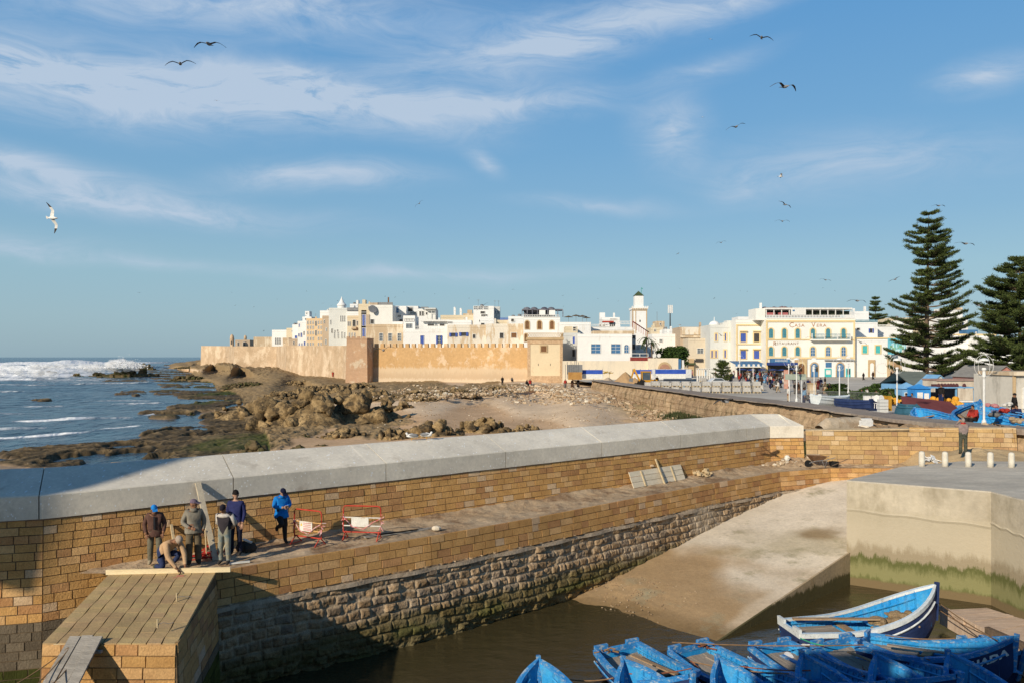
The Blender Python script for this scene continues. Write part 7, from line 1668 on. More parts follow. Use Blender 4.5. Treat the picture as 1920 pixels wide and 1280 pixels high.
# clutter in boats
def onboat(bt,u,y,z): return bt.matrix_basis@Vector((bt['_L']*u,y,z))
for bt in obs: bt.matrix_basis
def heap(label,name,cat,loc,r,n,mat,flat=.6,seed=1,thin=0):
    rr=random.Random(seed); mb=MB()
    if thin:
        for _ in range(n):
            a=Vector((rr.gauss(0,r),rr.gauss(0,r*.7),abs(rr.gauss(0,r*.4)))); P=[a]
            for k in range(4): P.append(P[-1]+Vector((rr.gauss(0,r*.5),rr.gauss(0,r*.5),rr.gauss(0,r*.2))))
            mb.tube([Vector((p.x,p.y,max(0,p.z))) for p in P],thin,4)
    else:
        for _ in range(n): s_=r*rr.uniform(.3,.6); mb.ell((rr.gauss(0,r*.45),rr.gauss(0,r*.45),abs(rr.gauss(0,r*.3))),(s_,s_*.8,s_*flat),7,5,0,Matrix.Rotation(rr.uniform(0,3),3,'Z'))
    o=mb.build(name,mat); o.location=loc; return tag(o,label,cat)
RR=M('rust_rope',(.34,.12,.06),(.22,.09,.05),sc=9)
heap('rust coloured rope tangle on the stern of the second boat','rope_heap','rope',onboat(obs[1],.12,-.3,.55),.18,9,RR,thin=.022,seed=3)
heap('second rust rope tangle beside the first on the same stern','rope_heap','rope',onboat(obs[1],.06,.35,.85),.13,7,RR,thin=.02,seed=4)
heap('rope tangle hanging over the gunwale of the leftmost boat','rope_heap','rope',onboat(obs[0],.05,-.5,.9),.12,6,ROPE,thin=.02,seed=5)
small('cardboard_sheet','torn brown cardboard on the fourth boat deck','cardboard',lambda m:m.add([(-.35,-.25,0),(.1,-.35,.02),(.38,-.05,0),(.2,.3,.02),(-.25,.25,0),(-.35,-.25,.02),(.1,-.35,.04),(.38,-.05,.02),(.2,.3,.04),(-.25,.25,.02)],[(0,1,2,3,4),(5,6,7,8,9),(0,1,6,5),(1,2,7,6),(2,3,8,7),(3,4,9,8),(4,0,5,9)]),M('cardboard',(.42,.26,.14),sc=3),onboat(obs[3],.17,.05,.52))
mb=MB(); mb.lathe([(.10,-.015),(.14,-.015),(.14,.015),(.10,.015)],n=18); o=mb.build('ring_buoy',G_W); o.location=onboat(obs[2],.10,.35,.66); o.rotation_euler=(.5,.3,0); tag(o,'small white ring on the grey stern deck of the third boat','ring')
heap('crumpled white bag in the bow of the sunlit boat','bag','bag',onboat(obs[10],.62,0,.35),.22,8,G_W,seed=6)
heap('dirty yellow sack in the right end front boat','sack','bag',onboat(obs[11],.7,0,.5),.28,6,M('pale_sack',(.40,.36,.16),sc=5),seed=7)
heap('pale canvas bundle between the second and third boats','bundle','bundle',onboat(obs[1],.45,-.2,.55),.26,7,M('canvas',(.5,.42,.32),sc=4),seed=8)
heap('maroon net bundle inside the fourth boat','net_bundle','net',onboat(obs[3],.5,0,.3),.3,9,M('maroon_net',(.15,.06,.07),sc=9,bump=1),seed=9)
heap('orange brown net heap inside the lettered boat','net_bundle','net',onboat(obs[4],.35,0,.4),.2,6,RR,seed=10)
GRP=M('green_rope',(.05,.35,.2),sc=9)
rl=[((1062,1272,.9),(1150,1270,.95),'rope from the lone bow to the leftmost boat',ROPE),((1180,1262,1.2),(1296,1252,1.2),'rust rope over the leftmost boat bow',RR),((1260,1203,1.0),(1620,1208,1.1),'long brown rope strung over the sterns of the row',ROPE),((1350,1242,1.3),(1520,1256,1.2),'rust rope across the front boats in the middle',RR),
 ((1500,1195,1.0),(1560,1210,.9),'green rope by the stern of the lone boat',GRP),((1755,1125,1.3),(1870,1200,1.6),'mooring rope from the lone boat bow to the lettered boat',ROPE),((1757,1140,1.1),(1850,1190,1.2),'second thinner mooring rope under the first one',ROPE),((1660,1190,1.1),(1790,1196,1.1),'pale rope between the lone boat and the lettered boat',ROPE),((1300,1240,1.1),(1480,1262,1.2),'brown rope along the second boat side',ROPE)]
for a,b,lb,mt in rl: rope([bp(*a),bp(*b)],lb,mt,.016,.06)
rr=random.Random(9)
for k in range(8):
    bt=obs[k]; heap('frayed mooring rope knot on the gunwale of %s'%['the leftmost boat','the second boat','the third boat','the fourth boat','the lettered boat','the small open boat','the lone bow','the boat pointing at the leftmost'][k],'rope_knot','rope',onboat(bt,.5,-.75,.95),.09,6,[RR,ROPE,M('pale_rope',(.45,.42,.32),sc=9)][k%3],thin=.016,seed=k+30)
for k,(ki,u_,y_,z_,r_,m_,lb_2) in enumerate([(0,.62,0,.35,.3,NET,'tan net heap forward in the leftmost decked boat'),(1,.7,0,.4,.28,NET,'tan net heap forward in the second boat'),(2,.6,0,.4,.3,RR,'rust net heap amidships in the third boat'),(7,.5,0,.55,.3,NET,'tan net heap in the boat pointing at the leftmost'),(8,.5,0,.55,.3,RR,'rust net heap in the boat between second and third'),(9,.55,.1,.6,.28,GRP,'green net heap in the royal blue front boat')]):
    heap(lb_2,'net_heap','net',onboat(obs[ki],u_,y_,z_),r_,12,m_,seed=k+70)
# timber raft
t=thing('timber_deck','weathered timber work platform floating between quay and boats','platform')
WR=M('bleached_wood',(.55,.42,.31),(.45,.33,.24),sc=2,rough=.9,bump=.4,st=(1.2,6,1))
A,B_,C_,D_=G(1765,1143,.62),G(1850,1139,.62),G(2000,1185,.62),G(1905,1218,.62)
for k in range(11):
    a=A.lerp(D_,k/11);b=B_.lerp(C_,k/11); a2=A.lerp(D_,(k+.93)/11); b2=B_.lerp(C_,(k+.93)/11); mb=MB(); dz=Vector((0,0,rr.uniform(0,.02)))
    mb.add([a+dz,b+dz,b2+dz,a2+dz]+[v-Vector((0,0,.05)) for v in(a,b,b2,a2)],[(0,1,2,3),(0,4,5,1),(1,5,6,2),(2,6,7,3),(3,7,4,0)]); mb.build('plank',WR,t)
mb=MB(); mb.bar(A+Vector((0,0,-.25)),D_+Vector((0,0,-.25)),.12,.4); mb.bar(A+Vector((.0,0,.1)),D_+Vector((0,0,.1)),.08,.12); [mb.box(A.lerp(D_,q/6)+Vector((0,0,-.02)),(.12,.12,.3)) for q in range(7)]; mb.build('side_frame',WR,t)
mb=MB(); mb.bar(G(1850,1180,.8),G(2010,1250,.8),.15,.2); mb.build('dark_beam',BARK,t)
# shading tower added out of view behind the viewer
# ================= PLAZA, HARBOUR YARD, TREES, BIRDS
def PG(px,py):
    z=3.6
    for _ in range(5): p=G(px,py,z); z=plz(p.y)
    return G(px,py,z)
def PY(px,Y): return Vector(((px-960)/F*Y,Y,plz(Y)))
# big pines
H1=(705-391)/F*112; araucaria('tall irregular dark pine towering above the harbour sheds, the taller fully visible one',((1735-960)/F*112,112,3.2),H1+2.6,[(0,2,1),(.09,6.0,.7),(.18,6.9,.65),(.25,6.2,.85),(.33,4.9,.95),(.42,6.0,.72),(.5,5.0,.85),(.54,4.6,.4),(.6,4.3,.4),(.7,3.7,.5),(.8,3.2,.85),(.9,2.5,1),(.975,1.6,.9),(1,.5,1)],5,n_wh=38,lean=.5,dens=1.4,start=.07,blade=.27)
H2=(700-466)/F*96+2.6; araucaria('broad dark green pine cut off by the right edge of the view',((1912-960)/F*96,96,3.4),H2,[(0,1,1),(.12,4.0,1),(.25,5.8,1),(.45,5.6,1),(.6,4.9,1),(.8,3.6,1),(.93,1.8,1),(1,.5,1)],8,n_wh=38,dens=2.1,start=.16,blade=.27,dead=False)
H3=(640-553)/F*215+2; araucaria('distant conical pine behind the hotel roofs',((1641-960)/F*215,215,CZ-(655-HY)/F*215),(655-553)/F*215,[(0,4.2,1),(.3,3.8,1),(.6,2.6,1),(1,.3,1)],11,n_wh=17,dens=.9,start=.12,blade=.4,dead=False)
p=PY(1355,150); araucaria('small young pine standing in the crowd before the grey white house',p,(712-668)/F*150,[(0,1.9,1),(.4,1.7,1),(.8,.9,1),(1,.3,1)],12,n_wh=11,dens=.9,start=.15,blade=.25,dead=False)
bush('dense round dark evergreen tree beside the arch gate wall',((1262-960)/F*182,182,3.6),(4.1,3.3,3.3),12000,.28,3,lumps=16,name='round_tree',cat='tree',trunk=2.6)
palm('palm tree with drooping fronds, left one beside the round tree',((1212-960)/F*178,178,3.6),9.6,3); palm('palm tree close to the round tree, right of the other palm',((1222-960)/F*179,179,3.6),8.6,4,14,1.9)
palm('small palm shrub among the hedge near the stalls',PY(1668,92),1.4,6,12,1.3)
for k,(px,py,rx,h,lb) in enumerate([(1564,729,2.2,1.0,'green shrub at the left end of the plaza hedge'),(1585,741,2.8,1.0,'low green shrub second in the plaza hedge'),(1606,748,2.6,.95,'low green shrub in the middle of the plaza hedge'),(1634,735,2.2,1.35,'tallest round green shrub of the plaza hedge'),(1628,752,2.6,1.0,'dark green shrub behind the two white boxes'),(1652,756,2.4,1.0,'green shrub at the right end of the plaza hedge near the stalls'),(1612,742,2.0,.7,'flat green shrub behind the middle of the hedge'),(1665,742,2.0,1.0,'shrub beside the small palm near the blue stalls')]):
    bush(lb,PG(px,py+3),(rx,1.2,h*.75),2200,.17,k+20,7,group='shrubs of the plaza hedge')
# lamps
def lamp(px,pt,pb,Y,label,arms=0):
    b=PY(px,Y) if pb is None else Vector(((px-960)/F*Y,Y,CZ-(pb-HY)/F*Y)); h=CZ-(pt-HY)/F*Y-b.z; t=thing('street_lamp',label,'street lamp',b,0,'white street lamps')
    mb=MB(); mb.lathe([(.13,0),(.12,.25),(.06,.35),(.055,h*.72)],n=10); mb.build('pole',STEELW,t); mb=MB(); mb.lathe([(.07,0),(.11,.1),(.07,.4),(.13,.5),(.1,.6)],(0,0,h*.68),10); mb.build('collar',STEELW,t)
    mb=MB(); 
    r=h*.14
    for k in range(2): mb.tube([(math.cos(k*1.57)*r*math.cos(a),math.sin(k*1.57)*r*math.cos(a),h*.86+r*math.sin(a)*1.15) for a in np.linspace(-math.pi/2,math.pi/2*1.0,9)]+[(-math.cos(k*1.57)*r*math.cos(a),-math.sin(k*1.57)*r*math.cos(a),h*.86+r*math.sin(a)*1.15) for a in np.linspace(math.pi/2,-math.pi/2,9)],.012,4)
    mb.build('ring_cage',STEELW,t); mb=MB(); mb.lathe([(r*.5,0),(r*.4,r*.2),(.05,r*.3)],(0,0,h*.93),10); mb.build('lamp_shade',M('lamp_glass',(.75,.75,.72),sc=3,rough=.3),t); return t
lamp(1845,667,797,44,'nearest white street lamp with round wire cage, by the heaped blue boats')
lamp(1682,668,774,62,'white street lamp standing left of the blue kiosks')
lamp(1574,668,755,74,'white street lamp before the hotel blue arched doors')
lamp(1590.5,666,736,100,'white street lamp behind and right of the one before the blue doors')
lamp(1526.5,668,742,105,'white street lamp right of the stone portal'); lamp(1493.5,668,752,78,'white street lamp before the stone portal, beside the grey sign'); lamp(1479,668,735,108,'white street lamp in front of the striped awning')
lamp(1387,664,712,150,'white street lamp before the small yellow trimmed house'); lamp(1355.5,672,706,150,'thin white street lamp beside the young pine'); lamp(1412,690,716,150,'short white lamp post in the cafe crowd')
# cafe parasols and awnings
NAVY=M('navy_canvas',(0,0,0))
for k,(px,y) in enumerate([(1392,690),(1408,691),(1429,690.5),(1449,690.5),(1466,691),(1487,689)]):
    parasol(px,y,17,165,'navy cafe parasol, %s from the left'%['first','second','third','fourth','fifth','sixth'][k],NAVY,'navy parasols in front of the cafe',2.6,.3)
t=thing('cafe_awning','blue and white scalloped awning along the cafe front','awning',(0,0,0)); a=W(1381,682,181); b=W(1436,682,181); z=a.z
mb=MB(); mb.add([(a.x,187,z+.7),(b.x,187,z+.7),(b.x,182,z),(a.x,182,z),(a.x,187,z+.6),(b.x,187,z+.6),(b.x,182,z-.1),(a.x,182,z-.1)],[(0,1,2,3),(7,6,5,4),(3,2,6,7),(0,3,7,4),(1,5,6,2)]); mb.build('canopy',LBLUE,t)
for q in range(12): mb=MB(); x=a.x+(b.x-a.x)*(q+.5)/12; mb.prism(arch(.55,z-.55,z,6)[::-1],181.9,181.97); mb.v=[(v[0]+x,v[1],v[2]) for v in mb.v]; mb.build('scallop',WFR if q%2 else LBLUE,t)
# crowd
rd=random.Random(77)
OUT=[('black',(.02,.018,.018)),('dark brown',(.07,.035,.02)),('navy',(.02,.03,.09)),('white',(.6,.57,.52)),('beige',(.4,.3,.19)),('red',(.38,.04,.03)),('grey',(.16,.15,.14)),('light blue',(.18,.34,.5)),('pink',(.5,.22,.22)),('maroon',(.15,.03,.03))]
def cm(n): return cl('crowd_'+n.replace(' ','_'),dict(OUT)[n])
PROTO={}
def proto(kind,tn,bn):
    k=(kind,tn,bn)
    if k in PROTO: return PROTO[k].copy
    return None
POS={'walk':dict(knL=(.1,-.16,.5),anL=(.1,-.2,.09),toL=(.11,-.36,.05),knR=(-.1,.02,.49),anR=(-.1,.28,.15),toR=(-.1,.2,.05),wrL=(.24,.1,.92),haL=(.23,.12,.86),wrR=(-.24,-.2,.98),haR=(-.22,-.26,.94)),'stand':{},
 'sit':dict(pelvis=(0,.1,.45),waist=(0,.1,.58),chest=(0,.06,.82),neckb=(0,.03,.96),neck=(0,.02,1.02),skull=(0,0,1.12),shL=(.17,.05,.92),elL=(.23,-.05,.68),wrL=(.15,-.25,.6),haL=(.12,-.3,.6),shR=(-.17,.05,.92),elR=(-.23,-.05,.68),wrR=(-.15,-.25,.6),haR=(-.12,-.3,.6),hipL=(.1,.04,.44),knL=(.14,-.33,.48),anL=(.14,-.36,.09),toL=(.15,-.5,.04),hipR=(-.1,.04,.44),knR=(-.14,-.33,.48),anR=(-.14,-.36,.09),toR=(-.15,-.5,.04))}
def crowdp(px,py,kind,top,bot,where,rz=None,Y=None,z=None,h=None,cap=None):
    loc=PG(px,py) if Y is None else Vector(((px-960)/F*Y,Y,CZ-(py-HY)/F*Y))
    if z is not None: loc=G(px,py,z)
    rz=R(rd.uniform(0,360)) if rz is None else R(rz); h=h or rd.uniform(.94,1.06)
    key=(kind,top,bot,cap); where0=where
    verb={'walk':'walking','stand':'standing','sit':'sitting','robe':'standing'}[kind]; gar='long %s robe'%top if kind=='robe' else '%s top, %s trousers'%(top,bot)
    lab='%s person in %s %s'%(verb,gar,where)
    if key in PROTO:
        c=copy_tree(PROTO[key]); c.location=loc; c.rotation_euler=(0,0,rz); c.scale=(h,)*3; c['label']=lab; c['group']='people '+where
        return c
    cols=dict(skin=SKIN,top=cm(top),legs=cm(bot if kind!='robe' else top),shoe=SHOE)
    fat=dict(chest=(.2,.15),waist=(.19,.15),pelvis=(.19,.15),shL=.09,shR=.09,elL=.07,elR=.07,hipL=.11,hipR=.11,knL=.085,knR=.085,anL=.065,anR=.065)
    t=person(lab,loc,rz,cols,POS.get(kind,{}),fat,cap=cap or ('hood' if kind=='robe' else None),capm=cm(top),hgt=h,robe=kind=='robe',hands=False,sub=0,group='people '+where)
    PROTO[key]=t; return t
combos=[('stand','black','navy'),('walk','navy','black'),('robe','dark brown','dark brown'),('stand','white','navy'),('robe','black','black'),('stand','grey','black'),('walk','black','grey'),('stand','red','navy'),('stand','beige','black'),('robe','beige','beige'),('stand','maroon','black'),('sit','black','navy'),('sit','white','black'),('robe','light blue','light blue'),('stand','pink','navy'),('walk','white','grey'),('sit','red','black'),('robe','grey','grey')]
for _ in range(34): crowdp(rd.uniform(1364,1440),rd.uniform(708,719),*rd.choice(combos),'by the yellow trimmed house')
for _ in range(38): crowdp(rd.uniform(1385,1500),rd.uniform(707.5,713),*rd.choice(combos),'under the navy cafe parasols')
for _ in range(16): crowdp(rd.uniform(1438,1492),rd.uniform(716,732),*rd.choice(combos),'left of the grey sign')
for _ in range(8): crowdp(rd.uniform(1290,1345),rd.uniform(700,708),*rd.choice(combos),'by shops behind the pallets')
for px,py,k,a,b in [(1415,719,'stand','black','beige'),(1424,722,'stand','navy','black'),(1427,724,'walk','dark brown','black'),(1434,715,'robe','light blue','light blue'),(1449,719,'robe','dark brown','dark brown'),(1459,735,'walk','white','beige')]: crowdp(px,py,k,a,b,'crossing the open plaza')
for px,py,k,a,b in [(1491,738,'stand','black','grey'),(1497,738,'robe','dark brown','dark brown'),(1508,738,'stand','grey','black'),(1515,728,'stand','navy','grey'),(1519,733,'robe','maroon','maroon'),(1528,734,'robe','dark brown','dark brown'),(1534,730,'robe','maroon','maroon'),(1540,738,'robe','grey','grey'),(1546.5,738,'robe','beige','beige'),(1555,739,'robe','black','black'),(1547,725,'stand','black','black'),(1539,727,'robe','navy','navy')]: crowdp(px,py,k,a,b,'right of the grey sign')
for px,py,k,a,b in [(1619,712,'walk','black','black'),(1637,711,'walk','dark brown','black'),(1671,710,'walk','black','black')]: crowdp(px,py,k,a,b,'passing the white wing %s'%('near the niche' if px==1637 else 'on the right' if px>1650 else 'on the left'),rz=rd.choice([80,-80]))
for px,k,a in [(1552,'robe','dark brown'),(1560,'robe','grey'),(1565,'sit','red'),(1578,'sit','white'),(1500,'sit','pink'),(1506,'sit','white'),(1511,'sit','red')]: crowdp(px,705.5,k,a,a if k=='robe' else 'black','by the hotel ground floor doors')
for px,py,k,a,b,w_ in [(1479,752,'stand','white','beige','with backpack by the promenade wall'),(1507,756,'stand','light blue','navy','behind the promenade wall'),(1517,757,'sit','grey','navy','behind the promenade wall'),(1533,757,'sit','dark brown','black','beside the white promenade boat'),(1616,748,'sit','navy','black','on the plaza hedge edge'),(1626,745,'sit','white','black','on the plaza hedge edge'),(1643,750,'sit','beige','black','on the plaza hedge edge'),(1690,728,'sit','black','black','near the tall pine')]: crowdp(px,py+8 if Y is None else py,k,a,b,w_,h=1.05)
for px,py,k,a,b,w_ in [(1232,722,'stand','black','navy','beside the excavator'),(1229-2,724,'sit','black','black','on the wall by the pallets'),(1263,729,'sit','navy','black','on the pallets edge'),(1282,731,'sit','light blue','navy','in front of the stone pallets')]: crowdp(px,py,k,a,b,w_)
# beach people
for px,py,k,a,b,w_ in [(624,706,'walk','red','red','on the rocks left of the bastion'),(666,708,'sit','black','black','at the bastion foot'),(672,708,'sit','dark brown','black','at the bastion foot'),(942,721,'stand','black','black','near the brown humps'),(960,716,'sit','grey','black','on sand by the square tower'),(978,712,'stand','maroon','maroon','in weeds by the square tower'),(988,723,'sit','black','black','at the square tower foot'),(994,722,'sit','red','black','near the square tower foot'),(953,732,'sit','white','white','on the pale beach stones'),(1060,727,'stand','red','grey','on shingle below boundary wall'),(1073,727,'robe','dark brown','dark brown','on shingle below boundary wall'),(1084,726,'robe','black','black','on shingle below boundary wall')]:
    z=groundz((px-960)/F*150,150) if py>700 else 3; q=G(px,py,2.9); z=groundz(q.x,q.y); q=G(px,py,z); crowdp(px,py,k,a,b,w_,z=z)
# pallets of wrapped stone
WRAP=M('plastic_wrap',(.52,.49,.44),(.33,.31,.28),sc=1.6,rough=.35,bump=.6,bsc=6,spec=.5,c3=(.6,.6,.6),st3=(2,2,2),lo3=.55,hi3=.65)
rr=random.Random(3)
ORD=['first','second','third','fourth','fifth','sixth','seventh','eighth','ninth','tenth','eleventh','twelfth','thirteenth','fourteenth','fifteenth','sixteenth','seventeenth']
pl0=None
def pallet(x,y,z,rz,s=1.0):
    global pl0
    if pl0 is None:
        t=thing('stone_pallet','x','pallet'); mb=MB(); mb.box((0,0,.51),(1.15,1.05,.68)); mb.build('wrapped_load',WRAP,t,bev=.05); mb=MB()
        for q in range(4): mb.bb(-.6,.6,-.5+q*.28,-.38+q*.28,.13,.16)
        for q in(-.55,0,.47): mb.bb(q,q+.09,-.5,.5,0,.13)
        mb.build('pallet',WOOD,t); pl0=t; c=t
    else: c=copy_tree(pl0)
    c.location=(x,y,z); c.rotation_euler=(0,0,rz); c['group']='wrapped stone pallets on the plaza'; return c
for row,(pa,pb,ya,yb,n) in enumerate([(1228,1418,735,736,11),(1215,1400,725,728,11)]):
    for k in range(n):
        u=k/(n-1); q=PG(pa+(pb-pa)*u,ya+(yb-ya)*u)
        for lv in range(2 if row==0 else 1):
            c=pallet(q.x+rr.uniform(-.05,.05),q.y,q.z+lv*.88,rr.uniform(-.1,.1)); c['label']='%s grey wrapped stone pallet from left in the %s'%(ORD[k],'upper layer of the front row' if lv else 'lower layer of the front row' if row==0 else '%s layer of the rear row'%('upper' if lv else 'lower'))
for k,(px,py) in enumerate([(1194,718),(1200,720),(1208,722),(1190,722),(1415,728),(1424,731),(1300,716),(1318,715),(1270,714)]): c=pallet(*PG(px,py),rr.uniform(-.3,.3)); c['label']='single wrapped pallet %s'%['at the sand heap foot','right of the sand heap','by the excavator front','behind the sand heap','at the right end of the rows, left one','at the right end of the rows, outer one','behind the rows near the tarpaulin','behind the rows before the shops','between tarpaulin and rear row'][k]
# sand heaps
def mound(px,py,rx,h,label,mat,seed,Y=None):
    q=PG(px,py) if Y is None else PY(px,Y); r=rx/F*q.y; hh=h/F*q.y; n,k=60,24; A,T_=np.meshgrid(np.linspace(0,2*np.pi,n),np.linspace(0,1,k),indexing='ij'); rad=T_*r*(1+.12*fbm(np.cos(A)*2,np.sin(A)*2,o=3,s=seed)); x=np.cos(A)*rad;y=np.sin(A)*rad
    z=hh*(1-T_)**.85*(1+.15*fbm(x*.7,y*.7,o=4,s=seed))+.15*fbm(x*1.6,y*1.6,o=3,s=seed+1)*(1-T_); o=gridobj('sand_heap',np.stack([x,y,z-.1*(T_>.98)],-1),mat); o.location=q; tag(o,label,'sand heap','sand heaps by the building site'); return o
SO=M('orange_sand',(.42,.27,.14),(.36,.23,.12),sc=1,bump=.6,bsc=5)
mound(1173,713,27,24,'largest orange brown sand heap behind the promenade wall end',SO,3,142); mound(1140,713,18,15,'smaller greyish sand heap left of the large one',M('grey_sand',(.42,.33,.24),sc=1,bump=.6),5,143); mound(1190,714,18,14,'right shoulder heap of orange sand',SO,8,141)
# site fence, tarp, excavator, car
t=thing('site_fence','grey sheet and orange board fence with tall rods at the promenade wall end','fence',W(1078,714,151)); s=lambda p:p/F*151; mb=MB()
mb.box((0,0,s(22)),(s(28),.1,s(18))); mb.build('sheet_panel',METAL,t); mb=MB(); mb.box((0,-.2,s(10)),(s(26),.1,s(14))); mb.build('orange_board',M('orange_board',(.45,.25,.08),(.35,.18,.06),sc=1),t)
for q in range(8): mb=MB(); x=-s(18)+s(28)*q/8; mb.tube([(x,-.1,s(5)),(x,-.1,s(36+rr.uniform(-5,4)))],.05,4); mb.build('rod',METAL,t)
TARP=M('blue_tarp',(.03,.08,.38),(.05,.11,.45),sc=1,rough=.5)
for nm,a,b,Yt2,lab in [('x',1092,1130,152,'blue and white tarpaulin fence left of the sand heaps'),('y',1186,1232,150,'blue tarpaulin strip fence behind the pallets, before the gate wall'),('z',1229,1286,146,'blue tarpaulin fence right of the excavator')]:
    t=thing('tarpaulin_fence',lab,'fence',W((a+b)/2,709,Yt2),0,'blue tarpaulin fences'); L_=(b-a)/F*Yt2; mb=MB(); mb.bb(-L_/2,L_/2,0,.08,.9,1.7); mb.build('blue_sheet',TARP,t); mb=MB(); mb.bb(-L_/2,L_/2,-.02,.06,0,.89); mb.build('white_sheet',WFR,t)
    for q in range(4): mb=MB(); x=-L_/2+L_*q/3; mb.tube([(x,.1,0),(x,.1,1.9)],.04,5); mb.build('post',METAL,t)
t=thing('site_awning','low brown and yellow rag roof over the fence by the sand heap','roof',W(1113,698,156)); mb=MB()
for _ in range(40): mb.box((rr.uniform(-3.4,3.6),rr.uniform(-.5,.5),rr.uniform(-.1,.25)),(rr.uniform(.4,1.1),.5,.1),Matrix.Rotation(rr.uniform(-.3,.3),3,'Y'),rr.randrange(2))
mb.build('rags',[M('straw_rag',(.35,.25,.14),sc=2),M('yellow_rag',(.5,.32,.06),sc=2)],t); mb=MB(); [mb.tube([(x,0,0),(x,0,-2.1)],.06,5) for x in(-3.2,0,3.2)]; mb.build('posts',WOOD,t)
t=thing('excavator','small yellow backhoe loader parked behind the pallets','excavator',PY(1212,138),R(0)); YE=M('machine_yellow',(.55,.28,.03),(.45,.22,.03),sc=2,rough=.5)
mb=MB(); mb.box((0,0,.8),(2.4,1.6,.7)); mb.box((1.4,0,.9),(1,1.2,.6)); mb.build('body',YE,t,bev=.05); mb=MB(); mb.bb(-.8,.6,-.7,.7,1.15,2.5); mb.build('cab_glass',GLASS,t); mb=MB(); mb.bb(-.95,.75,-.8,.8,2.5,2.7); [mb.bb(x,x+.1,y,y+.1,1.15,2.5) for x in(-.9,.6) for y in(-.78,.68)]; mb.build('cab_frame',YE,t)
mb=MB(); mb.bar((-1.2,0,1),(-2.2,0,3.1),.25,.3); mb.bar((-2.2,0,3.1),(-2.7,0,1.4),.22,.25); mb.build('boom',YE,t); mb=MB(); mb.prism([(-3.1,.9),(-2.5,.8),(-2.4,1.4),(-2.9,1.5)],-.4,.4); mb.build('bucket',METAL,t)
for x,r_ in((-.9,.6),(1.2,.45)):
    for y in(-.85,.85): mb=MB(); mb.lathe([(r_*.5,-.15),(r_,-.15),(r_,.15),(r_*.5,.15)],n=14); o=mb.build('wheel',M('black_rubber',(0,0,0)),t,loc=(x,y,r_)); o.rotation_euler=(R(90),0,0)
def car(px,py,Y,label,mat,rz):
    t=thing('parked_car',label,'car',PY(px,Y),R(rz)); mb=MB(); pr=[(-2,.35),(-2.05,.75),(-1.6,.9),(-.9,1.4),(.5,1.42),(1.15,.95),(1.9,.8),(2.05,.5),(2,.3)]; mb.prism(pr,-.8,.8); mb.build('body',mat,t,bev=.04)
    mb=MB(); mb.prism([(-1.25,.97),(-.8,1.33),(.42,1.35),(.95,.97)],-.82,.82); mb.build('windows',GLASS,t)
    for x in(-1.25,1.25):
        for y in(-.75,.75): mb=MB(); mb.lathe([(.15,-.1),(.32,-.1),(.32,.1),(.15,.1)],n=14); o=mb.build('wheel',M('black_rubber',(0,0,0)),t,loc=(x,y,.32)); o.rotation_euler=(R(90),0,0)
    return t
CP=M('car_white',(.65,.65,.64),sc=3,rough=.25,spec=.6,big=0); car(1346,709,140,'white car parked among the pallets near the crowd',CP,5)
t=thing('delivery_box','white container box behind the blue tarpaulin right of the gate arch','container',PY(1258,150)); mb=MB(); mb.box((0,0,1.6),(7.5,2.4,2.3)); mb.build('body',CP,t,bev=.05); mb=MB(); mb.bb(-3.7,3.7,-1.23,-1.205,.55,.75); mb.build('stripe',METAL,t)
t=thing('blue_column','tall blue post pair beside the gate wall','post',PY(1278,158)); mb=MB(); mb.bb(-.6,-.1,0,.4,0,4.6); mb.build('post',LBLUE,t); mb=MB(); mb.bb(.1,.5,0,.4,0,4.4); mb.build('post',WFR,t)
t=thing('iron_gate','white barred fence with blue bars beside the crowd','fence',PY(1332,158)); mb=MB(); [mb.bb(x,x+.25,0,.06,0,2.6) for x in np.arange(-2.8,2.8,.5)]; mb.bb(-2.8,2.8,0,.08,2.5,2.7); mb.build('bars',WFR,t)
# grey sign + info panel
t=thing('road_sign_back','pale grey green back of a wide road sign on two poles','sign',W(1491,754,79)); s=lambda p:p/F*79; mb=MB(); mb.bb(s(-18.5),s(21),0,.06,s(43),s(53.5)); mb.build('panel',M('sign_grey',(.36,.40,.33),sc=2),t)
for x in(-10.5,12.8): mb=MB(); mb.tube([(s(x),.08,-1),(s(x),.08,s(52))],.05,6); mb.build('pole',STEELW,t)
t=thing('poster_board','tall thin advertising banner with red top standing in the crowd','banner',PY(1474,120)); mb=MB(); mb.bb(-.35,.35,0,.05,.5,3.4); mb.build('panel',M('banner_pale',(.6,.45,.35),(.45,.12,.08),sc=1),t); mb=MB(); mb.bb(-.05,.05,.02,.1,0,.5); mb.build('post',METAL,t)
t=thing('stone_pillar','square stone pillar on the plaza right of the grey sign','pillar',PY(1522,108)); mb=MB(); mb.bb(-.45,.45,-.4,.4,0,1.7); mb.build('shaft',TAN,t); mb=MB(); mb.bb(-.52,.52,-.47,.47,1.71,1.85); mb.build('cap',SANDST,t)
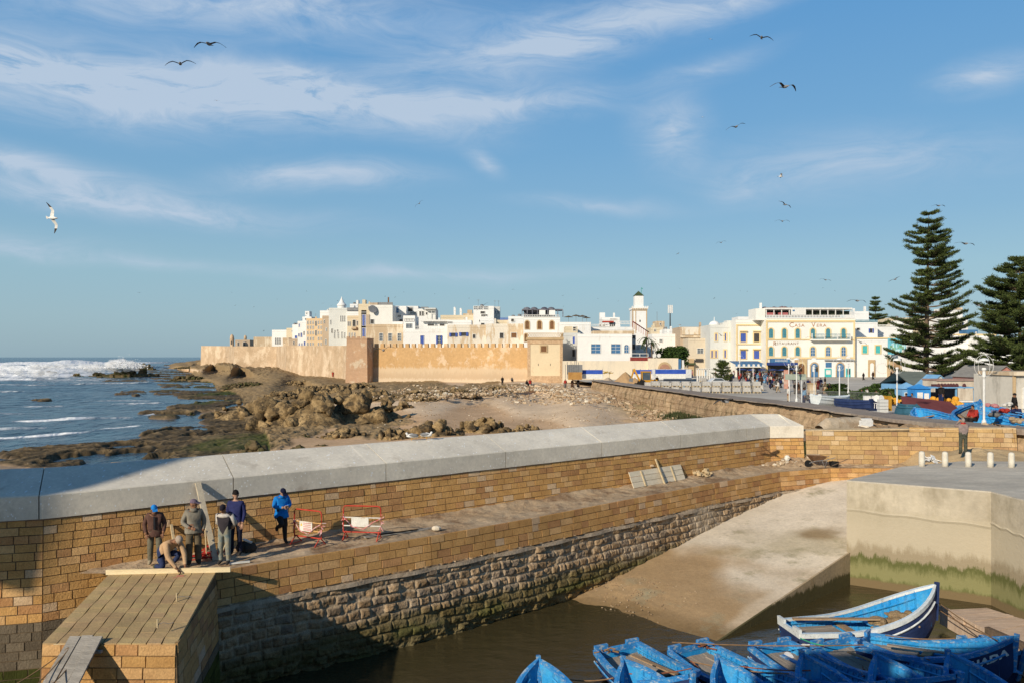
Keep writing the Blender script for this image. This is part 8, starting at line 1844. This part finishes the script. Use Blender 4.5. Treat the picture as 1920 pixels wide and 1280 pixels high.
# mesh fence
t=thing('wire_fence','thin grey railing fence between the lamps and the white boxes','fence'); mb=MB(); a=PG(1493,757);b=PG(1648,764)
for k in range(70): p_=a.lerp(b,k/69); p_.z=plz(p_.y); mb.bb(p_.x-.012,p_.x+.012,p_.y,p_.y+.02,p_.z,p_.z+1.55)
mb.build('bars',METAL,t); mb=MB(); mb.bar(a+Vector((0,0,1.55)),b+Vector((0,0,1.55)),.03,.03); mb.bar(a+Vector((0,0,.15)),b+Vector((0,0,.15)),.03,.03); mb.build('rails',METAL,t)
mb=MB(); P=[a.lerp(b,k/40)+Vector((0,-.05,1.0-.45*abs(math.sin(k*.35)))) for k in range(41)]; mb.tube(P,.02,4); mb.build('chain',BARK,t)
for k,(x) in enumerate((1626,1637.5)): small('white_box','white fish box hanging on the railing, %s'%('left one' if k==0 else 'right one'),'box',lambda m:(m.box((0,0,0),(.62,.35,.5)),m.box((0,0,.27),(.66,.39,.05))),G_W,W(x,747,72),0,'white boxes on the railing')
heap('orange cloth heap on the plaza right of the robed group','cloth_heap','cloth',PG(1563,733),.8,8,M('orange_cloth',(.5,.16,.05),sc=4),seed=3)
# promenade boats
pb=boat('white topped boat hull lying just behind the promenade wall',PY(1528,70)+Vector((0,0,1.55)),PY(1590,72)+Vector((0,0,1.5)),1.6,gun=BM['w'],outer=BM['w'],ribs=False,bowrise=.3)
boat('navy boat with red keel lying behind the promenade wall',PY(1648,66)+Vector((0,.5,1.25)),PY(1566,70)+Vector((0,0,1.3)),2.0,outer=BM['o'],gun=BM['o'],inner=BM['o'],bowrise=.3)
YB=lambda px,py,Y: W(px,py,Y)
HG=M('hull_green_blue',(.03,.10,.14),(.05,.14,.2),sc=1.5,rough=.6,c3=(.3,.38,.4),st3=(1,1,4),lo3=.58,hi3=.66)
boat('dark sea green boat hull tipped on its side, left of the heaped blue boats',YB(1722,768,57),YB(1674,752,60),2.1,heel=38,outer=HG,gun=HG,bowrise=.9)
boat('bright blue low boat lying in front of the maroon cover',YB(1779,783,52),YB(1722,764,56),1.9,heel=-10,bowrise=.5,outer=BM['i'],group='heaped blue boats')
boat('large bright blue boat tilted open towards the viewer in the heap',YB(1836,768,52),YB(1780,783,48),2.6,heel=-36,bowrise=.9,outer=BM['i'],group='heaped blue boats')
boat('blue boat lying behind the large tilted one',YB(1846,756,60),YB(1790,764,62),2.2,heel=-25,bowrise=.6,outer=BM['i'],group='heaped blue boats')
boat('long blue boat stretching to the right edge, full of nets and poles',YB(1935,806,46),YB(1832,772,50),2.4,heel=-20,bowrise=.8,outer=BM['i'],group='heaped blue boats')
boat('blue boat behind the long one, reaching the right edge',YB(1925,790,56),YB(1848,758,60),2.2,heel=-18,bowrise=.6,outer=BM['i'],group='heaped blue boats')
boat('green bottomed boat bow at the right edge below the heap',YB(1990,830,42),YB(1900,818,42.5),2.0,heel=0,bowrise=.5,outer=M('hull_green',(.02,.2,.12),sc=2),group='heaped blue boats')
t=thing('maroon_cover','maroon tarpaulin sheet lying over the boats behind the low blue boat','tarpaulin',YB(1752,760,58)); mb=MB(); mb.add([(-2.3,0,-.3),(-1.6,1.8,.65),(2.2,1.8,.2),(2.3,0,-.6),(-2.3,0,-.36),(2.3,0,-.66),(2.2,1.85,.1),(-1.6,1.85,.55)],[(0,1,2,3),(4,5,6,7),(0,3,5,4),(1,0,4,7),(2,1,7,6),(3,2,6,5)]); mb.build('sheet',M('maroon_sheet',(.16,.05,.05),sc=2),t)
rr=random.Random(8)
for k,(px,py,Yq,c) in enumerate([(1880,772,50,'red'),(1862,762,54,'pink'),(1895,779,50,'navy'),(1910,790,48,'beige'),(1866,780,48,'grey'),(1888,760,56,'white')]):
    heap('heap of %s nets and floats in the long blue boats'%c,'net_heap','net',YB(px,py,Yq),.42,9,cm(c),seed=k)
mb=MB()
for k in range(14): a=YB(rr.uniform(1845,1880),rr.uniform(766,776),50); mb=MB(); mb.tube([a,a+Vector((rr.uniform(1.2,2.4),rr.uniform(-1,1),rr.uniform(-.9,-.1)))],.035,5); tag(mb.build('fishing_pole',[WOOD,BM['g']][k%2]),'thin %s pole across the long blue boats'%('wooden' if k%2==0 else 'blue'),'pole','poles in the long blue boats')
for lb,px,py,Yq,k,a,b in [('among the heaped boats',1824,800,46.5,'sit','red','black'),('beside the long blue boats',1902,784,56,'robe','black','black'),('at the right edge',1906,795,52,'sit','navy','navy'),('behind the sea green hull',1699,765,66,'sit','navy','black'),('beside the orange pile',1703+7,765,66,'sit','light blue','navy'),('bent over the fish stall',1765,757,72,'stand','black','navy')]: crowdp(px,py,k,a,b,lb,Y=Yq,h=1.05)
# stalls and orange heaps
KB=M('kiosk_blue',(.03,.20,.55),(.05,.27,.6),sc=1.5,rough=.6,c3=(.3,.4,.45),st3=(2,2,2),lo3=.62,hi3=.72); KL=M('kiosk_light_blue',(.16,.35,.58),(.2,.4,.6),sc=1.5,rough=.6)
def kiosk(px0,px1,pt,pr,pb,Y,label,mat,roofmat):
    t=thing('kiosk',label,'kiosk',W((px0+px1)/2,pb,Y),0,'blue wooden kiosks'); s=lambda p:p/F*Y; w_=s(px1-px0)/2; h=s(pb-pr); H_=s(pb-pt)
    mb=MB(); mb.bb(-w_,w_,0,2*w_,0,h); mb.build('wall',mat,t); mb=MB(); e=w_*1.15; mb.add([(-e,-w_*.2,h),(e,-w_*.2,h),(e,2.2*w_,h),(-e,2.2*w_,h),(0,w_,H_)],[(0,1,4),(1,2,4),(2,3,4),(3,0,4),(3,2,1,0)]); mb.build('roof',roofmat,t)
    mb=MB(); mb.bb(-w_*.75,-w_*.05,-.06,-.01,h*.45,h*.8); mb.build('window',G_W,t); mb=MB(); mb.bb(w_*.15,w_*.75,-.06,-.01,h*.3,h*.75); mb.build('window',G_W,t); mb=MB(); [mb.bb(-w_+q*w_/4,-w_+q*w_/4+.04,-.03,-.005,0,h*.42) for q in range(9)]; mb.build('boards',KL,t); return t
kiosk(1692,1721,716,728,762,84,'light blue kiosk with pyramid roof, left of the pair',KL,KL); kiosk(1716,1745,719,728,762,80,'deep blue kiosk with pyramid roof, right of the pair',KB,KB)
t=thing('fish_stall','open fish stall with flat blue roof and dark interior','stall',W(1786,766,82)); s=lambda p:p/F*82; mb=MB(); mb.bb(s(-62),s(38),-.8,2.6,s(39.5),s(41.5)); mb.build('roof',KL,t); mb=MB(); mb.bb(s(-8),s(30),2,2.5,.9,s(38)); mb.bb(s(-30),s(-10),2,2.5,.5,s(30)); mb.build('interior',M('slate_dark',(.09,.09,.11),sc=2),t)
for x in(-28,0,34,36): mb=MB(); mb.bb(s(x),s(x)+.14,-.6,-.45,0,s(39)); mb.build('post',KL,t)
mb=MB(); mb.bb(s(-25),s(36),-.5,.8,.75,.9); mb.build('counter',G_W,t); mb=MB(); mb.bb(s(-25),s(36),-.4,.7,0,.74); mb.build('counter_front',KB,t); mb=MB(); [mb.ell((s(q),0,s(43)),(.22,.2,.3),6,4) for q in(-26,-20,-14,-8,-3,2,22,8)]; mb.bb(s(-28),s(4),1,1.3,s(41.6),s(46)); mb.build('roof_ornament',M('dark_red_ridge',(.1,.04,.04),sc=2),t)
OR=M('orange_net',(.62,.26,.02),(.7,.38,.06),sc=5,rough=.8,bump=.5)
for k,(px,py,Yq,r_) in enumerate([(1692,750,70,.8),(1664,748,68,.55),(1754,753,74,.7),(1781,751,73,.7),(1790,752,73.5,.7),(1774,758,72,.5)]):
    heap('piled orange fishing nets, %s pile from the left'%['second','first','third','fourth','fifth','small low'][k],'orange_net_pile','net',W(px,py+6,Yq),r_,14,OR,.7,seed=k+50)
small('yellow_sacks','ochre draped cloth hanging by the white chairs behind the promenade','cloth',lambda m:[m.box((rr.uniform(-.3,.3),rr.uniform(-.1,.1),.5),(.35,.1,1.3),Matrix.Rotation(rr.uniform(-.15,.15),3,'Y')) for _ in range(5)],M('ochre_cloth',(.45,.24,.03),sc=5),W(1662,766,67),0)
for k,px in enumerate((1646,1656)):
    t=thing('plastic_chair','white plastic garden chair by the ochre cloth, %s one'%('left' if k==0 else 'right'),'chair',W(px,765,66),R(20*k),'white plastic chairs'); mb=MB(); mb.lathe([(.02,-.02),(.3,-.02),(.3,.02),(.02,.02)],(0,0,0),12); o=mb.build('backrest',G_W,t,loc=(0,.2,.85)); o.rotation_euler=(R(80),0,0); mb=MB(); mb.box((0,0,.45),(.5,.5,.04)); mb.build('seat',G_W,t)
    for x in(-.2,.2):
        for y in(-.2,.2): mb=MB(); mb.bar((x,y,0),(x*.9,y*.9,.44),.04,.04); mb.build('leg',G_W,t)
small('crate_stack','stack of grey plastic fish crates beside the navy boat','crates',lambda m:[m.bb(-.35,.35,-.25,.25,q*.27,q*.27+.24) for q in range(4)],GRY,W(1655,772,64),0)
# sheds on the right
def shed(px0,px1,pt,pe,pb,Y,D,label,wall,roof,ridge='x',name='shed'):
    t=thing(name,label,'shed',W((px0+px1)/2,pb,Y)); s=lambda p:p/F*Y; w_=s(px1-px0)/2; h=s(pb-pe); H_=s(pb-pt); mb=MB(); mb.bb(-w_,w_,0,D,0,h)
    if ridge=='y': mb.prism([(-w_,h),(w_,h),(0,H_)],.02,D-.02)
    mb.build('wall',wall,t); mb=MB(); o=.2
    if ridge=='x': mb.add([(-w_-o,-o,h-.05),(w_+o,-o,h-.05),(w_+o,D/2,H_),(-w_-o,D/2,H_),(w_+o,D+o,h-.05),(-w_-o,D+o,h-.05)],[(0,1,2,3),(3,2,4,5)]); mb.v+=[(a,b,c-.1) for a,b,c in mb.v]; mb.f+= [(6,7,8,9),(9,8,10,11),(0,1,7,6),(5,4,10,11)]; mb.m+=[0]*4; mb.c+=[None]*4
    else:
        for sg in(-1,1): mb.add([(0,-o,H_+.08),(0,D+o,H_+.08),(sg*(w_+o),D+o,h-.05),(sg*(w_+o),-o,h-.05),(0,-o,H_),(0,D+o,H_),(sg*(w_+o),D+o,h-.13),(sg*(w_+o),-o,h-.13)],[(0,1,2,3),(4,7,6,5),(0,3,7,4),(1,5,6,2),(2,6,7,3)])
    mb.build('roof',roof,t); return t
RG=M('grey_green_roof',(.12,.15,.14),(.17,.19,.17),sc=1,st=(1,6,1),rough=.6); RGR=M('grey_sheet_roof',(.27,.26,.24),(.2,.19,.18),sc=1,st=(6,1,1)); PK=M('salmon_boards',(.44,.20,.16),(.38,.17,.13),sc=3,st=(6,1,1))
shed(1712,1762,697,722,745,104,9,'shed with grey green pitched roof behind the blue kiosks',KL,RG,'x'); shed(1742,1782,703,722,745,100,3,'pale gabled end of the shed with turquoise edge',M('pale_blue_wall',(.55,.62,.62),sc=1),KL,'y')
t=shed(1768,1862,698,712,742,108,8,'long low shed with striped tent roof behind the wall',WH2,RGR,'x')
t=thing('striped_tent','grey and white striped tent roof behind the long wall','tent',W(1805,712,112)); mb=MB()
for q in range(14): mb.add([(-4.5+q*.62,0,0),(-4.5+q*.62+.62,0,0),(-3.2+q*.62+.62,3,1.15),(-3.2+q*.62,3,1.15)],[(0,1,2,3)],q%2)
mb.build('canopy',[METAL,WFR],t)
shed(1802,1860,700,713,716,103,5,'blue framed glass tent roof right of the striped tent',TARP,M('glass_roof',(.2,.24,.3),sc=1,rough=.3),'y',name='tent')
shed(1858,1912,686,706,745,92,8,'salmon pink gabled wooden shed with grey roof',PK,RGR,'y')
t=house(1756,1876,712,88,'long weathered low wall with pinkish coping behind the fish stall',white(14,(.62,.54,.43),c3=(.42,.33,.24),lo=.45,hi=.6),3,None,[],'wall',lip=False,roof=0,name='yard_wall',zb=3.2); sub(t,'coping',1755,1876,710,713,M('pink_coping',(.36,.24,.2),sc=2),-.15,3.1)
t=house(1876,1900,700,78,'pale plaster wall block with a small grey window',white(15,(.58,.52,.43),c3=(.36,.32,.27),lo=.45,hi=.6),4,None,[(1891,713,722,5,'dark')],'building',roof=0,zb=3.2,name='building',lip=False); sub(t,'canopy',1885,1903,722,725,METAL,-1.2,0); sub(t,'white_shutter',1878,1900,737,765,WH,-.05,-.01)
t=house(1900,1990,702,70,'grey plastered building with ochre frame and dark barred window at the right edge',white(16,(.56,.52,.45),c3=(.36,.33,.28),lo=.5,hi=.6),6,None,[(1927,728,764,16,'brown')],'building',roof=0,zb=3.2,name='building',lip=False); sub(t,'ochre_frame',1898,1903,698,760,SANDST,-.15,-.02); sub(t,'roof_edge',1896,1990,696,703,TAN,-.4,5)
# poles / wires near boats
heap('pile of lamp stones at the foot of the nearest lamp','lamp_footing','stone',W(1845,798,43.8),.25,5,m_p1,seed=2)

# ---------------- gulls
GL=[('dark gull gliding level, top left of the sky',392,83,60,0,0,12,.12,.9,1),('dark gull banking just below the topmost left one',338,120,54,-10,18,10,.25,.6,1),('white gull with black wing tips banking steeply at the far left',98,409,58,68,85,18,.10,.3,0),
 ('small dark gull alone in the middle of the sky',786,382,20,-42,20,5,.3,.5,1),('dark gull highest at the upper right',1428,71,44,17,-15,8,.2,.5,1),('large dark gull with pale belly at the upper right',1471,163,56,3,16,14,.28,1.0,1),('dark gull tilted below the large pale bellied one',1380,238,38,-18,0,8,.25,.5,1),
 ('stubby dark and white gull seen from the side',1464,331,22,10,70,5,.4,.3,0),('white bodied gull tilted down to the right',1472,384,28,25,10,8,.2,.3,1),('grey gull gliding level right of the town sky',1467,415,27,3,-10,8,.25,.7,1),('small dark gull above the town left of the hotel',1352,455,20,-12,0,5,.3,.6,1),('tiny dark gull above the minaret',1271,476,10,-30,30,5,.3,.4,1),
 ('thin gull above the tall pine top',1760,386,26,2,0,6,.15,.6,1),('pale bellied gull right of the tall pine',1810,457,38,6,0,8,.12,.5,1),('small gull above the hotel roof',1548,525,22,8,0,6,.15,.5,1),('dark gull left of the tall pine trunk',1678,524,24,-24,0,6,.25,.4,1),('dark winged gull just above the distant pine',1607,564,36,3,0,8,.12,.8,1),
 ('gull between the two big pines',1834,573,30,20,0,6,.15,.5,1),('dark gull flying low before the rampart and bastion',719,656,46,-10,10,6,.35,.8,1),('dark gull in front of the white tower block',905,576,26,-35,10,6,.3,.5,1),('gull gliding before the grey white house',1352,629,22,25,0,6,.25,.5,1),('gull flying before the white wing wall',1614,642,26,18,0,6,.2,.6,1),
 ('dark gull in front of the hotel balcony',1521,633,20,2,0,6,.2,.9,1),('white gull swooping low over the plaza',1455,722,26,18,0,6,.2,.4,0),('dark gull skimming the promenade wall with white head',1359,752,52,-4,30,6,.3,1.0,1),('gull flying low over the beach sand',1204,777,20,-12,20,6,.35,1.2,1),('gull flying by the promenade wall pallets',1325,731,16,30,10,6,.3,.6,0),
 ('faint small gull high in the left clouds',406,189,9,0,10,5,.2,.5,0),('faint small gull high right of centre',1332,74,9,5,10,5,.2,.5,0),('faint small gull below the tilted dark one',1317,220,8,0,10,5,.2,.5,0),('gull by the rampart left end low over the rocks',426,669,8,-10,10,5,.3,.5,1),('tiny gull over the sea at left',261,549,7,0,0,5,.2,.5,1),('gull among the lower pine branches',1855-60,660,18,10,0,5,.2,.5,1)]
for lb,px,py,sp_,ro,ya,pi_,up_,fo_,dk in GL: gull(lb,px,py,sp_,roll=ro,yaw=ya,pitch=pi_,up=up_*1.5,fold=fo_*.35,dark=bool(dk))
rr=random.Random(12)
for _ in range(46):
    px=rr.uniform(430,900) if rr.random()<.6 else rr.uniform(950,1600); py=rr.uniform(545,632) if px<900 else rr.uniform(540,590); sp_=rr.uniform(3.5,6.5)
    if _==0: g0=gull('tiny distant gull over the town',px,py,sp_,group='distant gulls over the town'); continue
    c=copy_tree(g0); Yq=1.3*F/sp_; c.location=W(px,py,Yq); c.scale=(1,1,1); c.rotation_euler=(0,R(rr.uniform(-35,35)),R(rr.uniform(0,360)))

# ---------------- unseen fort blocks; tower and terrace added to shade wall end and near boats
FT=M('fort_stone',(.4,.32,.22),sc=1,bump=.5)
# unseen turret shaped so its shadow falls on the coping and wall end
lh=Vector((.61,.79,0)).normalized(); rh=Vector((lh.y,-lh.x,0)); ang=math.atan2(rh.y,rh.x); tanE=-LD.z/math.hypot(LD.x,LD.y)
A_=G(84,1062,3.5)-lh*30-rh*.18; zb_=3.22+30*tanE+.1
t=thing('shade_tower','tall square unseen tower with turret shaped to shade the wall end, behind the viewpoint','tower',(0,0,0))
mb=MB(); c=A_+rh*-10.6; mb.box((c.x,c.y,10.5),(6,6,25),ang); mb.build('wall',FT,t)
mb=MB(); c=A_+rh*-1.2; rz_=Matrix.Rotation(ang,3,'Z')
for (z0_,z1_,a_,b_) in((-.1,2.1,1.2,1.2),(2.1,5.6,1.2,.44),(5.6,9,.44,.05)): mb.add([Vector((c.x,c.y,zb_+z))+rz_@Vector((i*w_,j*w_,0)) for z,w_ in((z0_,a_),(z1_,b_)) for j in(-1,1) for i in(-1,1)],[(0,2,3,1),(4,5,7,6),(0,1,5,4),(2,6,7,3),(0,4,6,2),(1,3,7,5)])
mb.build('turret',FT,t)
mb=MB(); c=A_+rh*-5.0; mb.box((c.x,c.y,zb_+.6),(5.4,.8,1.0),ang); mb.build('shade_turret_arm',FT,t)
t=thing('shade_terrace','unseen stone wall added to shade the near boats, small opening for a sunlit patch','building',(0,0,0))
mb=MB(); mb.bb(-10.8,5,-9,-3.2,-1.5,12); mb.build('wall',FT,t)
mb=MB(); mb.bb(-10.8,-7.8,-3.15,-2.6,-1.5,15.3); mb.bb(-7.0,5,-3.15,-2.6,-1.5,15.3); mb.bb(-7.79,-7.01,-3.15,-2.6,-1.5,14.15); mb.bb(-7.79,-7.01,-3.15,-2.6,14.75,15.3); mb.build('parapet',FT,t)  # height and opening shaped for the boats' shade and its sunlit patch
t=thing('fort_platform','stone platform carrying the viewpoint above the dock','platform'); mb=MB(); mb.bb(-10,8,-2.55,1.2,-1.5,7.4); mb.build('wall',FT,t)

# ---------------- labels: look-alikes told apart by their order from the left
from collections import defaultdict
_g=defaultdict(list)
for o in bpy.data.objects:
    if o.parent is None and o.get('label') and o.get('category'): _g[o['label']].append(o)
_t=['zeroth','first','second','third','fourth','fifth','sixth','seventh','eighth','ninth','tenth','eleventh','twelfth','thirteenth','fourteenth','fifteenth','sixteenth','seventeenth','eighteenth','nineteenth']
def _ord(n):
    if n<20: return _t[n]
    a,b=divmod(n,10); w_={2:'twent',3:'thirt',4:'fort',5:'fift'}[a]; return w_+('ieth' if b==0 else 'y-'+_t[b])
for lb,os_ in _g.items():
    if len(os_)<2: continue
    os_.sort(key=lambda o:o.location.x/max(.1,o.location.y))
    for i,o in enumerate(os_): o['label']=lb+(', %s from the left'%_ord(i+1) if len(os_)>2 else ', the %s one'%('left','right')[i])
